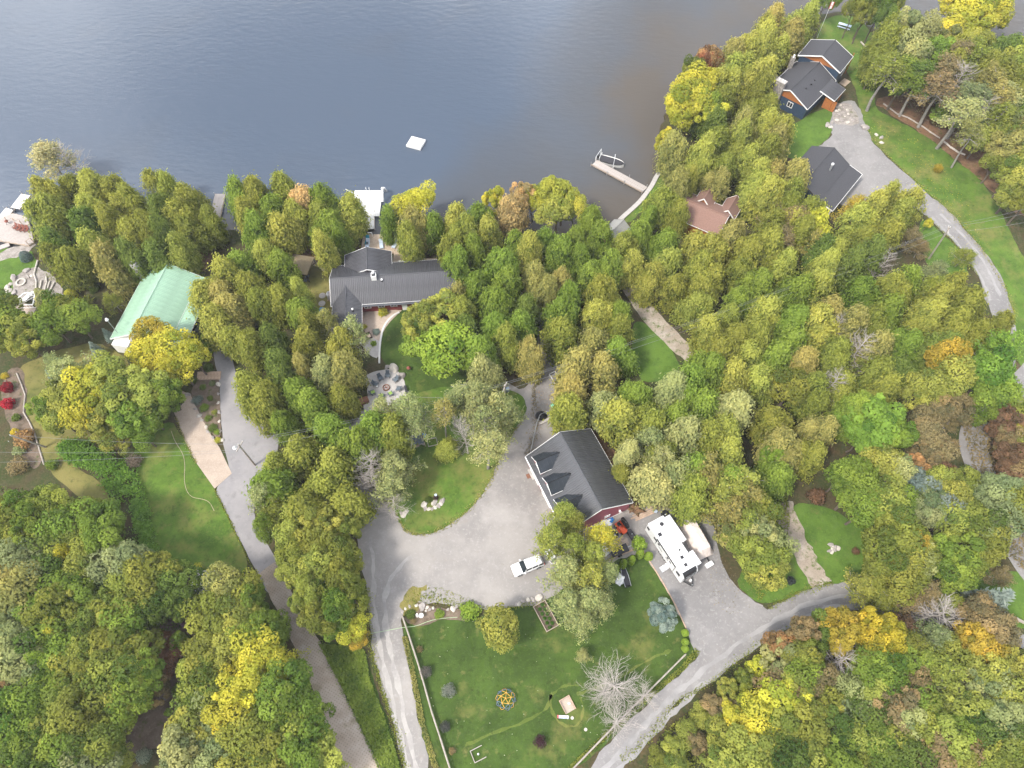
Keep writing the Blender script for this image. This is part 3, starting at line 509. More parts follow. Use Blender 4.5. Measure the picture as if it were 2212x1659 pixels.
grove('stand right of the green roof', 'cedars right of the green roof', 'A', 'c', 9, 2.5, 'OG MG TG YG', '1760,1250 1710,1370 1930,1130 2060,1080 2150,1050 1880,1350 1800,1500 2000,1250 2120,1250 2050,1400 1950,1500 2150,1450 1760,1580 1900,1620 2060,1560 2180,1640 1960,1730 2100,1760 1860,1740,,MG')
grove('stand above the fire patio', 'trees above the fire patio', 'B', 'c', 9, 2.5, 'TG LG OG', '600,1390,s,TG,34,9 690,1480,,YG 830,1550,s,LG,38,10 640,1600,,TG 740,1700,,TG 650,1830,,TG 560,1720,,LG 700,1990,,OG')
grove('stand right of the red house', 'cedars right of the red house', 'B', 'c', 9.5, 2.5, 'OG MG TG MG', '1990,870 2130,800 1850,880 1730,1080 1880,1000 2020,1010 2100,1150 2180,920 1930,1200 2050,1340 2150,1450 2200,1250 1930,1540 2180,1560 1780,1210 1840,1380,,DG 1990,1420 2080,1600 2200,1680,,DG 1960,1700,,LG')
grove('stand below the red house lane', 'cedars left of the wooded lane', 'Z', 'c', 9.5, 2.6, 'OG MG TG', '1130,680 1190,665 1250,650 1310,660 1345,690 1220,705 1290,715 1340,740 1180,730 1250,760 1310,780 1140,740 1210,790 1270,810,,TG')
grove('stand right of the wooded lane', 'cedars right of the wooded lane', 'Z', 'c', 9.5, 2.7, 'OG MG YG', '1545,700 1600,710 1650,700 1575,740 1630,750 1545,775 1600,790 1650,800 1500,800 1560,830 1470,840 1420,850 1520,850 1610,840')
grove('front garden of the red house', 'garden trees of the red house', 'Z', 'b', 9, 3, 'YG', '908,702,b,YG,46,9 955,680,b,YG,50,8.5 925,735,b,MG,55,7 965,750,l,BR,72,10')
grove('shore stand left of the boathouse', 'trees left of the boathouse', 'C', 'c', 9, 2.2, 'OG MG YG', '70,590,b,PK,28,9 30,680,b,PK,26,9 180,640,b,YL,26,8 300,600,b,YB,34,9 440,620,b,YB,40,10 400,730,b,YG,42,9 540,690,b,YB,30,9 600,740,x,TN,22,7 690,720 770,780 570,870 460,860 280,880 790,860 700,890 20,900 150,940 440,960 560,990 330,1010 750,1040 870,1080 960,930 620,1030 190,1170,,TG 340,1160,,TG 440,1240,,TG 310,1310,,TG 530,1340 780,1300 640,1440 40,1230 430,1490 590,1250 100,1330 870,1400 950,1520 240,1420 720,1520 120,1480,,DG 880,1250,,MG 700,1180')
grove('stand below the brown roof', 'cedars below the brown roof', 'C', 'c', 9, 2.5, 'OG YG OG MG', '1320,530 1380,560 1460,640 1240,800 1100,820 1320,810 1350,910 1480,870 1180,960 1090,1050 1390,1070 1500,1160 1250,1010 1240,1180 1640,1090 1760,1210 1750,950 1950,1000 2120,980 1850,1100 1820,690,,YG,26,7 1930,830,,TG 1180,690 1200,590 2000,1150 2190,1080 2180,1250 1690,1300 1430,1270 1550,1300 1300,1360 1400,1450 1620,1450 1850,1400 2000,1400 2150,1420 2050,1560 1900,1550 1700,1560 1480,1550 1180,1120,,DG 1200,1300,,DG 1930,790,x,TN,22,8 1600,950,,YG 2060,860,,OG')
grove('shore stand left of the navy house', 'trees along the right shore', 'D', 'c', 10, 2.5, 'OG YG TG YG', '1370,15 1490,20 1600,10,b,MG,26,9 1190,50 1280,115 1230,90 1100,130 1400,110 1150,200 1330,190 1270,230 1000,280 1120,300 1240,320 870,350 950,400 1130,500 930,470 1060,560 830,480 700,600 840,610 590,520,b,OR,30,9 540,570,b,RD,22,9 450,620,b,OG,26,9 620,560,b,RD,20,8 480,740,b,YL,50,10 420,880,b,YL,56,10 560,940,b,YL,44,9 340,980,b,YL,36,9 250,1250,b,YL,30,8 1100,640 1020,620 1100,750 1130,830 920,970 1000,880 930,1050 780,1040 1120,950 1260,940 1290,1010 1220,1100 1150,1180 600,1150 700,1120 560,1230 350,1150,,TG 1090,1250 980,1250 880,1350 1350,1350 1410,1410 1200,1400 1290,1450 1050,1380 450,1450 340,1500,,TG 760,1350 540,1330 640,1430 920,1400 1150,1560 1000,1500 870,1550 720,1450 760,760,,OG 650,820,,MG 700,950,,DG 1380,1560 1250,1560 520,1560')
grove('point beyond the navy house', 'trees on the point', 'E', 'c', 12, 2.8, 'OG YG', '260,120,b,OG,22,10 420,60,b,OG,30,12 560,100,b,DG,30,12 700,60,b,OG,24,12 380,180,b,OG,24,10 560,220,b,DG,24,11 780,180,,OG 700,300,,OG 1140,210,,TG 850,350,b,LG,40,13 1020,420,b,LG,42,13 740,520,b,OG,40,12 560,640,b,OG,34,12 900,620,b,LG,46,13 1100,660,b,MG,38,12 640,820,t,OG,44,13 850,880,b,MG,44,12 1020,920,t,DG,40,12')
grove('forest behind the sloping lawn', 'trees behind the sloping lawn', 'E', 'c', 11, 3, 'OG YG TG', '1500,150,b,YL,50,11 1650,220,b,YL,46,11 1800,180,b,YL,44,11 1350,350,b,YL,36,10 1560,420,,OG 1700,480,,OG 1300,520,b,TG,34,10 1450,560,,OG 1600,600,,YG 1750,560,b,YG,34,10 1900,620,,OG 2060,480,,DG 2150,420,,DG 2100,640,b,YL,36,10 1400,760,s,TN,40,12 1200,860,s,TN,42,12 1640,800,s,OG,46,12 1450,1000,x,GG,44,12 1250,1050,t,TN,46,12 1700,980,s,TG,46,12 1900,800,b,OG,44,11 2050,780,b,YG,40,11 2180,640,b,YL,34,10 2000,980,b,OG,46,11 2180,920,b,OG,44,11 1600,1180,t,GG,50,12 1820,1180,s,TG,50,12 2020,1200,b,LG,44,11 1340,1330,b,MG,36,5 1480,1300,t,LG,46,12 1700,1380,x,GG,46,11 1850,1420,s,OG,44,11 2160,1300,b,DG,44,10 2000,1560,b,YG,44,9 2180,1560,s,TN,46,10 1640,1560,t,TG,44,11')
grove('forest edge above right pole', 'trees along the right edge', 'F', 'c', 10, 2.8, 'OG YG TG', '1850,80,b,YG,40,8 2050,200,b,TG,42,9 2150,60,b,TG,40,10 1960,320,b,OG,36,7 2100,400,b,OG,42,9 2220,280,b,YG,42,9 2140,540,b,YG,40,9 2060,640,b,LG,28,4 2180,760,b,DG,46,10 2140,900,b,OG,42,9 2240,640,b,OG,40,9 2230,1000,b,DG,44,9 2240,1130,b,OR,26,7 1900,640,s,TG,30,3.5')
grove('stand left of the right pole', 'trees left of the right pole', 'F', 'c', 10, 2.5, 'OG YG DG', '1080,490,,YG 1180,500 1290,480 1000,570,,YG 1010,660 850,690,,YG 900,790,,YL 740,720,s,GO,30,8 1200,640 1330,540 400,620 450,720,,YL 250,690,,YG 330,770 100,730 180,800,s,TN,46,9 300,880,s,TN,40,9 450,860 60,900 130,1000,s,TN,36,9 500,960 200,1060 350,1050,s,TG,36,9 550,1080 650,980 960,960,,DG 1120,900 1230,960,s,TN,30,5 1320,1040,s,TN,24,4 550,620,b,BB,16,4 1690,1110,s,OG,26,4.5 950,1210,x,TN,32,9 1080,800,,OG 860,880,,OG 780,1080,,DG 1440,1260,s,GG,30,6 1380,830,b,YL,14,3')
grove('forest left of the curved lane', 'trees left of the curved lane', 'F', 'c', 10, 2.6, 'OG MG YG OG', '700,1230 850,1290 1000,1400 1130,1280 1260,1220 1380,1200 1480,1290 1590,1290 1660,1280 1750,1330 1800,1430 1850,1520 1960,1540 1250,1420 1120,1500 780,1370 640,1320 550,1260 460,1350 300,1300 380,1450 170,1370 600,1500,,TG 900,1480 980,1560 1450,1480 1540,1560 1700,1560 100,1240 60,1480 250,1560 1350,1350 500,1580 780,1580,,TG 2000,1680,,MG 1660,1440 1560,1400 1850,1680 2080,1640')
grove('forest left of the brown trees', 'trees in the middle forest', 'G', 'c', 9.5, 2.6, 'OG MG OG TG', '60,80 430,60 250,90 350,290,,TG 130,230 540,300 1050,150,,TG 1090,500 1000,350 900,550 700,480 200,600,b,OG,50,9 200,800,,TG 540,860,,TG 480,480,,OG 60,1180,b,BR,24,7 140,1300 400,930,,TG 330,850 60,800 300,1050 520,1000 160,1000 450,1100 40,300 420,420,,TG 760,300,x,GG,44,11 560,120,x,GG,26,10 540,600,x,GG,36,10 640,180 880,150 1200,240 1300,120 1450,80 1620,150,,DG 680,640 820,400,,OG 940,220 1180,360,,DG 860,700,,MG 600,400')
grove('brown trees by the bend', 'autumn trees by the bend', 'G', 'b', 9.5, 3, 'OG', '1500,340,l,GO,48,11 1560,480,l,YG,52,11 1330,560,l,YG,46,10 1280,680,l,YG,34,8 1420,690,l,YG,34,8 1960,300,s,FG,50,11 1900,470,b,FG,54,11 1960,640,b,MG,50,10 1840,760,b,MG,38,8 1620,740,b,TN,42,8 1440,800,b,TN,30,7 1330,900,b,TN,42,8 1400,1040,b,TN,46,8 1340,1180,b,TN,44,7 1560,900,s,TN,24,5 1500,1110,s,TN,30,6 1720,1130,b,GO,42,6 1230,1250,b,OR,24,8 1480,1300,b,BN,30,6 900,890,b,FG,70,10 820,1000,b,FG,46,9 1080,990,b,FG,46,9')
grove('round trees above the track', 'round trees above the track', 'G', 'l', 10, 3, 'MG', '960,1240,,YG,52 800,1380,,MG,56 1000,1400,,YG,52 720,1520,,MG,50 900,1560,,YG,56 1080,1290,,LG,38 640,1360,,MG,38 1300,1470,b,BB,46,9 1360,1580,b,GG,50,9 1540,1540,,YG,48,9 1180,1560,b,MG,40,9 1200,1400,b,GG,38,8 1680,1420,b,OG,40,7 1880,1560,b,GG,48,8 2050,1480,b,GG,50,9 2120,1600,b,OG,52,9 1420,1420,,YG,36,9')
grove('tangle at the right edge', 'thicket at the right edge', 'G', 'b', 6, 3, 'BN TN OG', '2040,860 2150,820,,OG 2200,900,,TN 2020,1000,,BN 2130,1040,,TN 2210,1120 2080,1180,,BN 2190,1290,,TN 2100,1340,,BN 2210,1440,,OG 2190,980,,YL,22 2060,1100,,TN,34')
grove('clump above the gravel road', 'clump above the gravel road', 'M', 'l', 10, 3, 'MG OG', '1120,300,b,OG,58,10 1250,430,b,OG,56,10 1060,480,b,OG,56,10 1160,600,b,OG,58,9 1320,560,b,LG,42,9 1330,390,b,GO,20,10.4 950,560,b,OG,38,8 1560,170,l,YG,46,9 1480,60,b,BB,44,9 1250,80,b,GG,44,9 1040,40,l,YG,50,9 820,80,l,MG,52,9 620,140,l,YG,38,8 1640,460,b,MG,50,8 1600,620,b,MG,50,7 1760,560,b,OG,36,7 1780,180,b,OG,56,9 2000,140,b,GG,56,9 1900,330,b,OG,50,8 2160,60,b,OG,48,9 2120,820,p,BB,56,9 2000,640,s,TN,30,4 1440,440,b,MG,36,9')
grove('behind the garage', 'cedars behind the garage', 'H', 'c', 9.5, 2.5, 'OG MG YG LG', '800,100,,TG 900,330,,TG 870,40,,TG 720,60,,TG 960,200 1080,220,,YG 1200,300 1330,420 1300,100,,MG 1480,120 1600,60 1700,150 1800,80 1900,200 2000,120 2100,60 2150,220 2050,300 1850,320 1650,300 1450,330 1560,480 1720,430 1900,450 2100,450 2000,550 1750,600 1550,650 1340,620,s,LG,38,10 1450,740,s,LG,40,10 1620,880,b,LG,38,9 1400,860,,LG 1950,680 2110,650 1200,620 1820,780 1150,800,,OG,22,6 1000,60,,MG 1120,80,,MG 700,230,,OG 1250,480,,DG 1650,780,,MG 1780,920,,OG 2150,820')
grove('beside the trailer', 'loose trees beside the trailer', 'H', 's', 10, 3, 'TG YG LG', '1900,900,,TG,50 2100,980,,YG,54 1980,1060,,YG,50 2200,1120,,TG,46 2060,1200,,TG,52 2180,1300,,OG,48 2280,1380,b,LG,46,9 2320,1560,b,OG,50,9 2200,1480,b,OG,46,8 2120,1420,b,TG,40,7 1820,1000,,TG,36 2350,1200,b,OG,44,9 2400,1700,b,YG,44,8 2460,1460,b,LG,40,8')
grove('in front of the garage', 'loose trees in front of the garage', 'L', 's', 11, 3, 'YG', '520,140,s,YG,36,10 640,190,s,YG,32,9 450,340,s,YG,38,11 590,400,s,OG,36,11 860,330,s,YL,40,9 770,470,s,YG,38,10 560,620,s,LG,44,10 720,660,s,YG,46,10 900,640,s,LG,32,8 570,880,s,LG,42,9 740,860,s,LG,44,9 860,900,s,LG,36,8 700,1010,s,LG,36,8')
grove('strip between the drives', 'trees between the two drives', 'I', 'c', 9.5, 2.5, 'OG MG YG OG', '40,30 100,80,,DG 30,210 130,270,,DG 60,470 300,550,,MG 390,560,,MG 250,700 430,660 560,720,,MG 30,620 350,860,,MG 620,860 520,980,,MG 320,300,,TG,20 -70,330 -100,500 -60,700 130,640 540,540,,MG -30,850,,MG 180,840,,MG')
grove('strip between the drives', 'trees between the two drives', 'K', 'b', 8.5, 3, 'OG MG YG OG', '230,-460,c,MG 340,-500,c,OG 560,-470,c,YG 660,-400,c,OG 100,-420,c,OG 400,-360,c,MG 260,-300,c,OG 560,-260,c,OG 700,-240,c,MG 100,-250,c,MG 620,-120,c,MG 760,-80,c,OG 60,-60,s,LG,34 420,-90,c,MG 330,-20,c,OG 600,-10,c,TG 500,60,c,OG 170,60,b,OG,38 80,170,b,MG,34 280,220,b,YG,42 600,170,b,YG,44 760,200,b,OG,34 440,340,b,OG,44 320,420,b,OG,40 640,330,b,OG,42 780,420,b,OG,38 560,500,b,YG,42 360,600,b,YG,42 740,560,b,OG,44 860,660,b,OG,36 500,720,b,OG,44 400,850,b,YG,38 660,760,b,MG,48 560,920,b,OG,42 830,800,b,OG,36 720,900,b,MG,40 690,1040,b,MG,32,6 850,1060,b,YL,36,6 900,1150,b,GO,22,4')
grove('island lawn row', 'tall trees along the island lawn', 'I', 't', 11, 2.5, 'LG TG', '1190,800,,LG,32,11 1330,810,t,LG,36,12 1140,880,c,OG 960,850,c,MG 870,980,c,MG 1040,900,c,OG 920,1060,c,DG,28,7 1080,1040,c,MG,26,6 1390,860,t,LG,36,12 1600,790,t,TG,28,13 1780,690,,LG,38,11 1930,640,,LG,36,11 1690,720,,LG,32,11 1850,760,t,LG,38,12 2080,640,c,LG 2120,780,s,LG,42,11 2000,860,,LG,34,12 1990,1080,t,LG,44,12 1660,1060,c,YG,22,4 1810,980,x,GG,32,13 1000,1250,x,TN,44,9.5 1200,1280,s,LG,46,9 1130,1430,s,LG,42,8 1010,1420,x,TN,34,7 1190,1570,x,LG,34,6 1180,1180,s,LG,28,8')
grove('left garden of the green house', 'broad trees of the green house', 'S', 'l', 10, 3, 'YG', '1340,130,,GO,46,9 1500,250,,YL,56,9 1290,320,,YL,46,9 1560,420,,YL,44,8 1680,330,,YL,36,8 1440,420,,YL,40,8 640,470,s,LG,52,10 800,600,b,YL,58,10 560,690,b,YG,48,9 960,520,b,YG,54,10 1100,660,b,YG,58,10 1300,620,b,YG,52,9 720,800,b,YL,50,9 900,860,b,YG,52,8 1150,860,b,MG,54,8 1300,830,b,MG,44,7 420,740,b,MG,36,7 1010,1010,b,YG,44,6 540,400,s,LG,26,9 1440,640,b,MG,38,8 1250,1000,b,MG,30,6 520,860,b,YG,36,7')
grove('left garden of the green house', 'conifers of the green house', 'S', 'p', 4, 1.5, 'BB', '395,440,p,BB,17,4.4 760,190,p,BB,16,4 880,70,p,BB,13,3.4 790,230,p,BB,14,3.4 240,1110,p,BB,1,1')
grove('left woods', 'trees of the left woods', 'J', 'b', 9.5, 3.4, 'DG MG OG DG', '60,60 250,40,,MG 420,20 560,120,,MG 760,60,,OG 880,180,,MG 120,230 330,200,,MG 520,260,,OG 720,220,,OG 920,260,,OG,36 620,390,l,YL,24,8 770,520,l,YG,50,9 880,380,b,YG,40,8 1010,560,,GG 1180,500,,GG 1330,560,,OG 1120,700,,OG 1280,740,,OG 1420,700,,DG 1560,640,,DG 1580,820,,DG,40 1400,860,,DG,40 180,470,,GG 60,620,,TG 250,680,,TG 400,560,,DG 500,760,,MG 700,760,,MG 560,900,,OG 820,930,,OG 1000,960,,OG 1120,1000,,MG 320,900,,MG 140,950,,LG 60,1120,,LG 240,1120,,LG 420,1060,,MG 560,1060,l,YL,18,9.5 400,1320,l,BR,24,9.5 620,1200,,MG 800,1180,,OG 980,1200,,OG 1160,1220,,OG 180,1350,,LG 60,1450,,LG 560,1360,,MG 720,1420,,OG 900,1400,,OG 1080,1440,,OG 1220,1480,,MG 240,1530,,LG 420,1520,,MG 100,1640,,OR,26 60,1800,,MG 250,1760,,MG 480,1680,,MG 640,1620,,OG 820,1620,,OG 1000,1640,,OG 1140,1680,,MG 180,1960,,MG 380,1900,,MG 560,1860,,OG 760,1840,,OG 940,1820,,OG 80,2100,,DG 300,2080,,MG 500,2060,,MG 700,2040,,MG 880,2000,,OG 100,2240,,OG 320,2230,,DG 540,2220,,GG 740,2200,,GG 880,2260,,OG,44,6 1400,1220,b,BN,42,5 1480,1330,b,BN,34,5 1360,1500,b,TN,28,5 1330,1640,b,TN,30,5 1560,1180,b,MG,26,5')
grove('trees left of the block drive', 'trees left of the block drive', 'J', 'b', 8.5, 3.2, 'OG YG OG MG', '1960,700,,TG 2080,790,,OG 1880,860,,OG 2060,960,,YG 2220,860,,MG 1920,1060,,OG 2160,1080,,MG 2300,1020,,MG 1830,1000,,OG,34 1840,1200,,OG 2000,1240,,YG 2360,1180,,MG 2200,1260,,YL 2080,1420,,YL 2340,1330,,YL,46 2480,1400,s,YL,40,8 1800,1400,,OG 1900,1540,,OG 2100,1600,,YL 2240,1500,,YL 1760,1640,,OG 1900,1730,,LG 2060,1760,,YL 2280,1680,s,GG,46,7 2420,1560,,MG 2560,1640,,MG 2200,1840,,YL 2460,1780,,MG 2600,1800,,MG 2300,1900,,OG 2060,1920,,OG 2660,1980,,MG 2500,1960,,OG 1680,1980,,YG 1820,2060,,LG 2000,2080,,YG 2240,2060,,OG 2420,2100,,OG 2600,2120,,MG 2740,2150,,YG 1640,2160,,LG 1840,2220,,LG 2080,2230,,YG 2300,2240,,OG 2540,2250,,OG 2760,2260,,YG 1000,2180,l,YG,38,6')
grove('roadside thicket at lower right', 'trees of the roadside thicket', 'M', 'b', 7.5, 3, 'OG GG TN YG', '840,760,s,YG,46,6 960,830,s,OG,44,6 1180,820,s,TN,42,6 1350,800,s,TN,36,6 1420,980,x,GG,62,7 1560,860,s,OG,32,5 1850,980,,TN,44 1960,1090,,TN,46 1760,1180,,GO,42 1900,1260,,GO,42 1000,1090,,YE,40,8 900,1190,,YE,44,8 1030,1220,,YE,40,8 820,1050,,YE,30,8 960,1310,,YE,34,7 620,1060,,GO,36 480,1040,,GO,28 420,1160,,DG 300,1120,,TN,34 620,1180,,GO,34 330,1260,,OG,36 80,1230,,OR,30 600,1370,x,GG,60,7 140,1400,,LG,52 280,1330,,OG,40 300,1480,,MG,46 120,1560,,TN 440,1520,,TN,38 1180,1120,,BN,34,5 1240,1250,s,OG,40 1400,1200,s,GG,40 1160,1380,,MG 1340,1370,s,OG,46 1560,1330,,OG 880,1450,,MG 1020,1480,,MG 760,1400,,OG,32 1280,1540,,TN,42 1440,1500,s,OG 1100,1600,x,GG,40,6 1600,1500,,BN,40,5 1860,1470,,YG,54 2020,1440,,YG,46 1760,1600,,LG,50 2000,1590,,LG,50 2130,1520,,YG,40 480,1680,,OG 700,1700,,LG 900,1620,,YG,46 1090,1740,,TN 1300,1720,,MG 1500,1680,,GG 1680,1760,,YG 1880,1740,,LG 2080,1720,,YG 2200,1640,,TN 100,1720,,YL 280,1640,,YG 60,1880,,MG 260,1820,,LG 440,1860,,OG 640,1860,,GG 840,1800,,DG 1000,1900,,TN 1200,1880,,LG 1400,1860,,OG 1600,1900,,MG 1800,1900,,DG 2000,1880,,LG 2180,1860,,MG -100,1780,,YL,40,5 -250,1880,,YL,40,5 -60,1930,,YL 140,2020,,OG 340,2020,,OG 540,2040,,DG 740,2020,,YG 920,2060,,MG 1120,2060,,OG 1320,2040,,OG 1520,2080,,YG 1720,2080,,TN 1920,2060,,YG 2120,2040,,OG -380,2020,,YG,40,5 -240,2100,,YL,46,5 -60,2120,,YG 120,2200,,DG 340,2200,,YG 560,2210,,MG 780,2200,,OG 1000,2220,,MG 1220,2210,,DG 1440,2220,,TN 1660,2240,,YG 1880,2220,,OG 2100,2210,,OG -420,2200,,YG,40,4.5 -200,2260,,YG')
grove('thicket edge by the gravel road', 'bushes along the gravel road', 'Z', 'b', 4, 2, 'OG YG TN YL', '1425,1645,,,26 1455,1612,,,26 1478,1580,,,28 1512,1550,,,26 1540,1520,,,26 1572,1492,,,26 1605,1468,,,24 1640,1440,,,26 1676,1415,,,24 1500,1600,,,28 1545,1565,,,28 1590,1530,,,28 1450,1650,,,30')
grove('front lawn', 'trees standing on the front lawn', 'Z', 'l', 4.5, 2, 'YG', '1085,1352,l,YG,52,6 1430,1330,b,BB,34,5 1262,1418,s,LG,17,2.6 1335,1482,x,TN,58,6 1308,1494,x,TN,40,4.5 1392,1500,x,TN,34,4 1330,1560,x,TN,44,4.5')
VIS = [P(s) for s in ('1350,598 1368,600 1395,640 1440,690 1490,740 1500,760 1470,766 1445,745 1385,690 1370,650', '1372,695 1395,705 1455,768 1425,805 1380,818 1370,760', '720,640 775,640 776,655 885,652 880,672 848,690 825,735 820,770 770,735 765,712 722,700', '720,580 745,555 800,540 850,545 850,565 940,568 975,610 960,640 880,650 720,640', '790,812 850,798 872,815 885,870 860,876 815,870 790,850', '830,700 860,690 850,740 865,790 890,800 885,860 940,850 945,835 880,790 835,770', '880,1010 900,980 1060,990 1075,1020 1040,1070 960,1140 890,1150 875,1130',
    '770,1060 800,1160 870,1150 900,1160 1010,1110 1070,1030 1090,980 1130,900 1150,830 1190,860 1175,920 1140,990 1180,1100 1170,1290 1010,1300 870,1290 850,1480 900,1659 880,1659 800,1290', '462,710 485,700 500,850 545,905 590,930 590,960 545,1000 510,1010 480,960 470,860', '470,1060 505,1030 530,1110 575,1190 620,1290 690,1400 760,1520 820,1659 770,1659 700,1510 645,1390 560,1235', '385,890 410,865 460,950 495,1020 468,1050 420,990', '310,1000 370,930 400,960 460,1060 540,1225 440,1225 350,1190 320,1080', '1800,275 1855,240 1880,300 1950,365 2005,410 1985,398 1900,400 1830,430 1800,425 1855,375 1800,318', '2010,445 2050,455 2130,550 2180,650 2190,690 2160,650 2110,580 2060,520 2000,470',
    '1870,270 1900,255 1950,280 2050,345 2100,380 2150,430 2185,520 2200,600 2180,600 2100,490 2000,400 1940,350', '1680,190 1720,150 1740,90 1800,92 1842,122 1815,200 1790,240 1740,262 1700,240', '1740,340 1760,318 1800,320 1852,368 1800,432 1775,420 1738,395', '1485,425 1525,410 1545,430 1560,440 1540,470 1490,485', '1545,455 1575,432 1612,436 1625,472 1580,482', '1710,1110 1750,1110 1840,1160 1865,1240 1780,1258 1740,1200', '1695,1110 1720,1150 1780,1255 1745,1265 1730,1200', '1400,1190 1560,1240 1640,1300 1750,1275 1830,1265 1830,1310 1700,1350 1560,1450 1450,1510 1330,1659 1280,1659 1500,1420', '1145,985 1210,928 1277,925 1360,1085 1300,1115 1225,1100', '240,730 305,605 370,570 420,600 425,650 390,690 300,680 270,720',
    '900,1350 1030,1340 1060,1410 1130,1400 1150,1320 1200,1360 1380,1210 1500,1400 1400,1440 1200,1480 1150,1650 960,1650', '632,550 672,548 675,590 640,580', '668,600 718,600 718,690 685,690', '770,422 830,425 815,470 775,470', '790,510 820,505 865,540 790,540', '0,455 55,460 70,525 70,570 40,640 0,640', '465,490 470,425 482,430 478,480', '405,580 425,515 450,520 445,570', '50,800 65,780 150,765 120,810 60,850', '130,970 100,990 150,1050 170,1020', '160,970 200,970 260,1010 315,1090 330,1190 305,1180 285,1090 190,1020', '1343,471 1400,412 1440,362 1450,380 1400,440 1370,470', '1312,486 1325,467 1352,478 1345,495', '1165,790 1175,740 1195,745 1200,800 1190,850 1160,850', '700,1400 780,1410 850,1600 860,1650 830,1650', '1395,1130 1440,1110 1510,1120 1530,1200 1510,1260 1480,1270 1400,1150', '422,1245 472,1245 450,1290 430,1300', '1950,0 2040,0 2030,40 2010,70 1965,60', '2188,0 2212,0 2212,72 2195,75', '2068,1310 2130,1330 2120,1345 2060,1330', '2080,930 2110,915 2135,1040 2115,1045')]
FREE = ('in front of the garage', 'front lawn', 'front garden of the red house', 'island lawn row', 'left garden of the green house')
def in_poly(x, y, pts):
    r = False; j = len(pts) - 1
    for i in range(len(pts)):
        if (pts[i][1] > y) != (pts[j][1] > y) and x < (pts[j][0] - pts[i][0]) * (y - pts[i][1]) / (pts[j][1] - pts[i][1]) + pts[i][0]: r = not r
        j = i
    return r
def keeps_clear(w_):
    """a tree of a stand must not overgrow the roofs, lanes and lawns beside it: narrow it, else leave it out"""
    kd, b, h, r, col, rec = w_
    if rec[0] in FREE: return True
    for q in range(4):
        x1, y1, d = pix((b.x, b.y, h * (.80 if kd == 'c' else .7))); x0, y0, _ = pix((b.x, b.y, h * .3)); rp = r * F / d * .95; S_ = []
        for k in range(16): a = 6.283 * k / 16; S_.append((x1 + rp * .85 * math.cos(a), y1 + rp * .85 * math.sin(a))); S_.append((x0 + rp * math.cos(a), y0 + rp * math.sin(a)))
        S_ += [(x1, y1), (x0, y0), ((x0 + x1) / 2, (y0 + y1) / 2)] * 2
        c = sum(any(in_poly(x, y, v) for v in VIS) for x, y in S_) / len(S_)
        if c <= (.10 if kd != 's' and 'thicket' not in rec[0] else .30): w_[3] = r; return True
        r *= .86
    return c <= .16
for w_ in WANT:
    if w_[0] == 'c': w_[3] *= 1.24
WANT[:] = [w_ for w_ in WANT if keeps_clear(w_)]
def thin_out(limit):
    c = [w_ for w_ in WANT if w_[0] == 'c']; xy = np.array([[w_[1].x, w_[1].y] for w_ in c]); D = np.hypot(*(xy[:, None] - xy[None]).transpose(2, 0, 1)); np.fill_diagonal(D, 1e9); alive = np.ones(len(c), bool)
    while alive.sum() > limit:
        Dm = np.where(alive[:, None] & alive[None], D, 1e9); s = np.sort(Dm, 1)[:, :3].sum(1); k = int(np.argmin(np.where(alive, s, 1e9))); alive[k] = False
    drop = {id(c[i]) for i in range(len(c)) if not alive[i]}
    for w_ in WANT:
        if id(w_) in drop: continue
        plant(*w_)
thin_out(298)
# labels that single each tree out: colour, kind, then its row and place within its own stand
ORD = ['first', 'second', 'third', 'fourth', 'fifth', 'sixth', 'seventh', 'eighth', 'ninth', 'tenth', 'eleventh', 'twelfth', 'thirteenth', 'fourteenth', 'fifteenth', 'sixteenth', 'seventeenth', 'eighteenth', 'nineteenth', 'twentieth']
def name_trees():
    by = {}
    for t in TREES: by.setdefault(t[4][0], []).append(t)
    for where, ts in by.items():
        ts.sort(key=lambda t: t[4][3]); rows = []; 
        for t in ts:
            if rows and t[4][3] - rows[-1][0][4][3] < 34: rows[-1].append(t)
            else: rows.append([t])
        for ri, row in enumerate(rows):
            row.sort(key=lambda t: t[4][2])
            for ci, (e, nm, cat, col, rec) in enumerate(row):
                kd = {'cedar_tree': 'cedar', 'broadleaf_tree': 'tree', 'maple_tree': 'maple', 'sparse_tree': 'thin tree', 'tall_thin_tree': 'tall tree', 'bare_tree': 'leafless tree', 'spruce_tree': 'spruce'}[nm]; cn = 'grey' if nm == 'bare_tree' else PAL[col][1]
                if len(rows) == 1: pos = f'{ORD[ci]} from left'
                elif len(row) == 1: pos = f'{ORD[ri]} row back'
                else: pos = f'{ORD[ri]} row, {ORD[ci]} from left'
                tag(e, f'{cn} {kd}, {where}, {pos}', cat, rec[1])
name_trees()
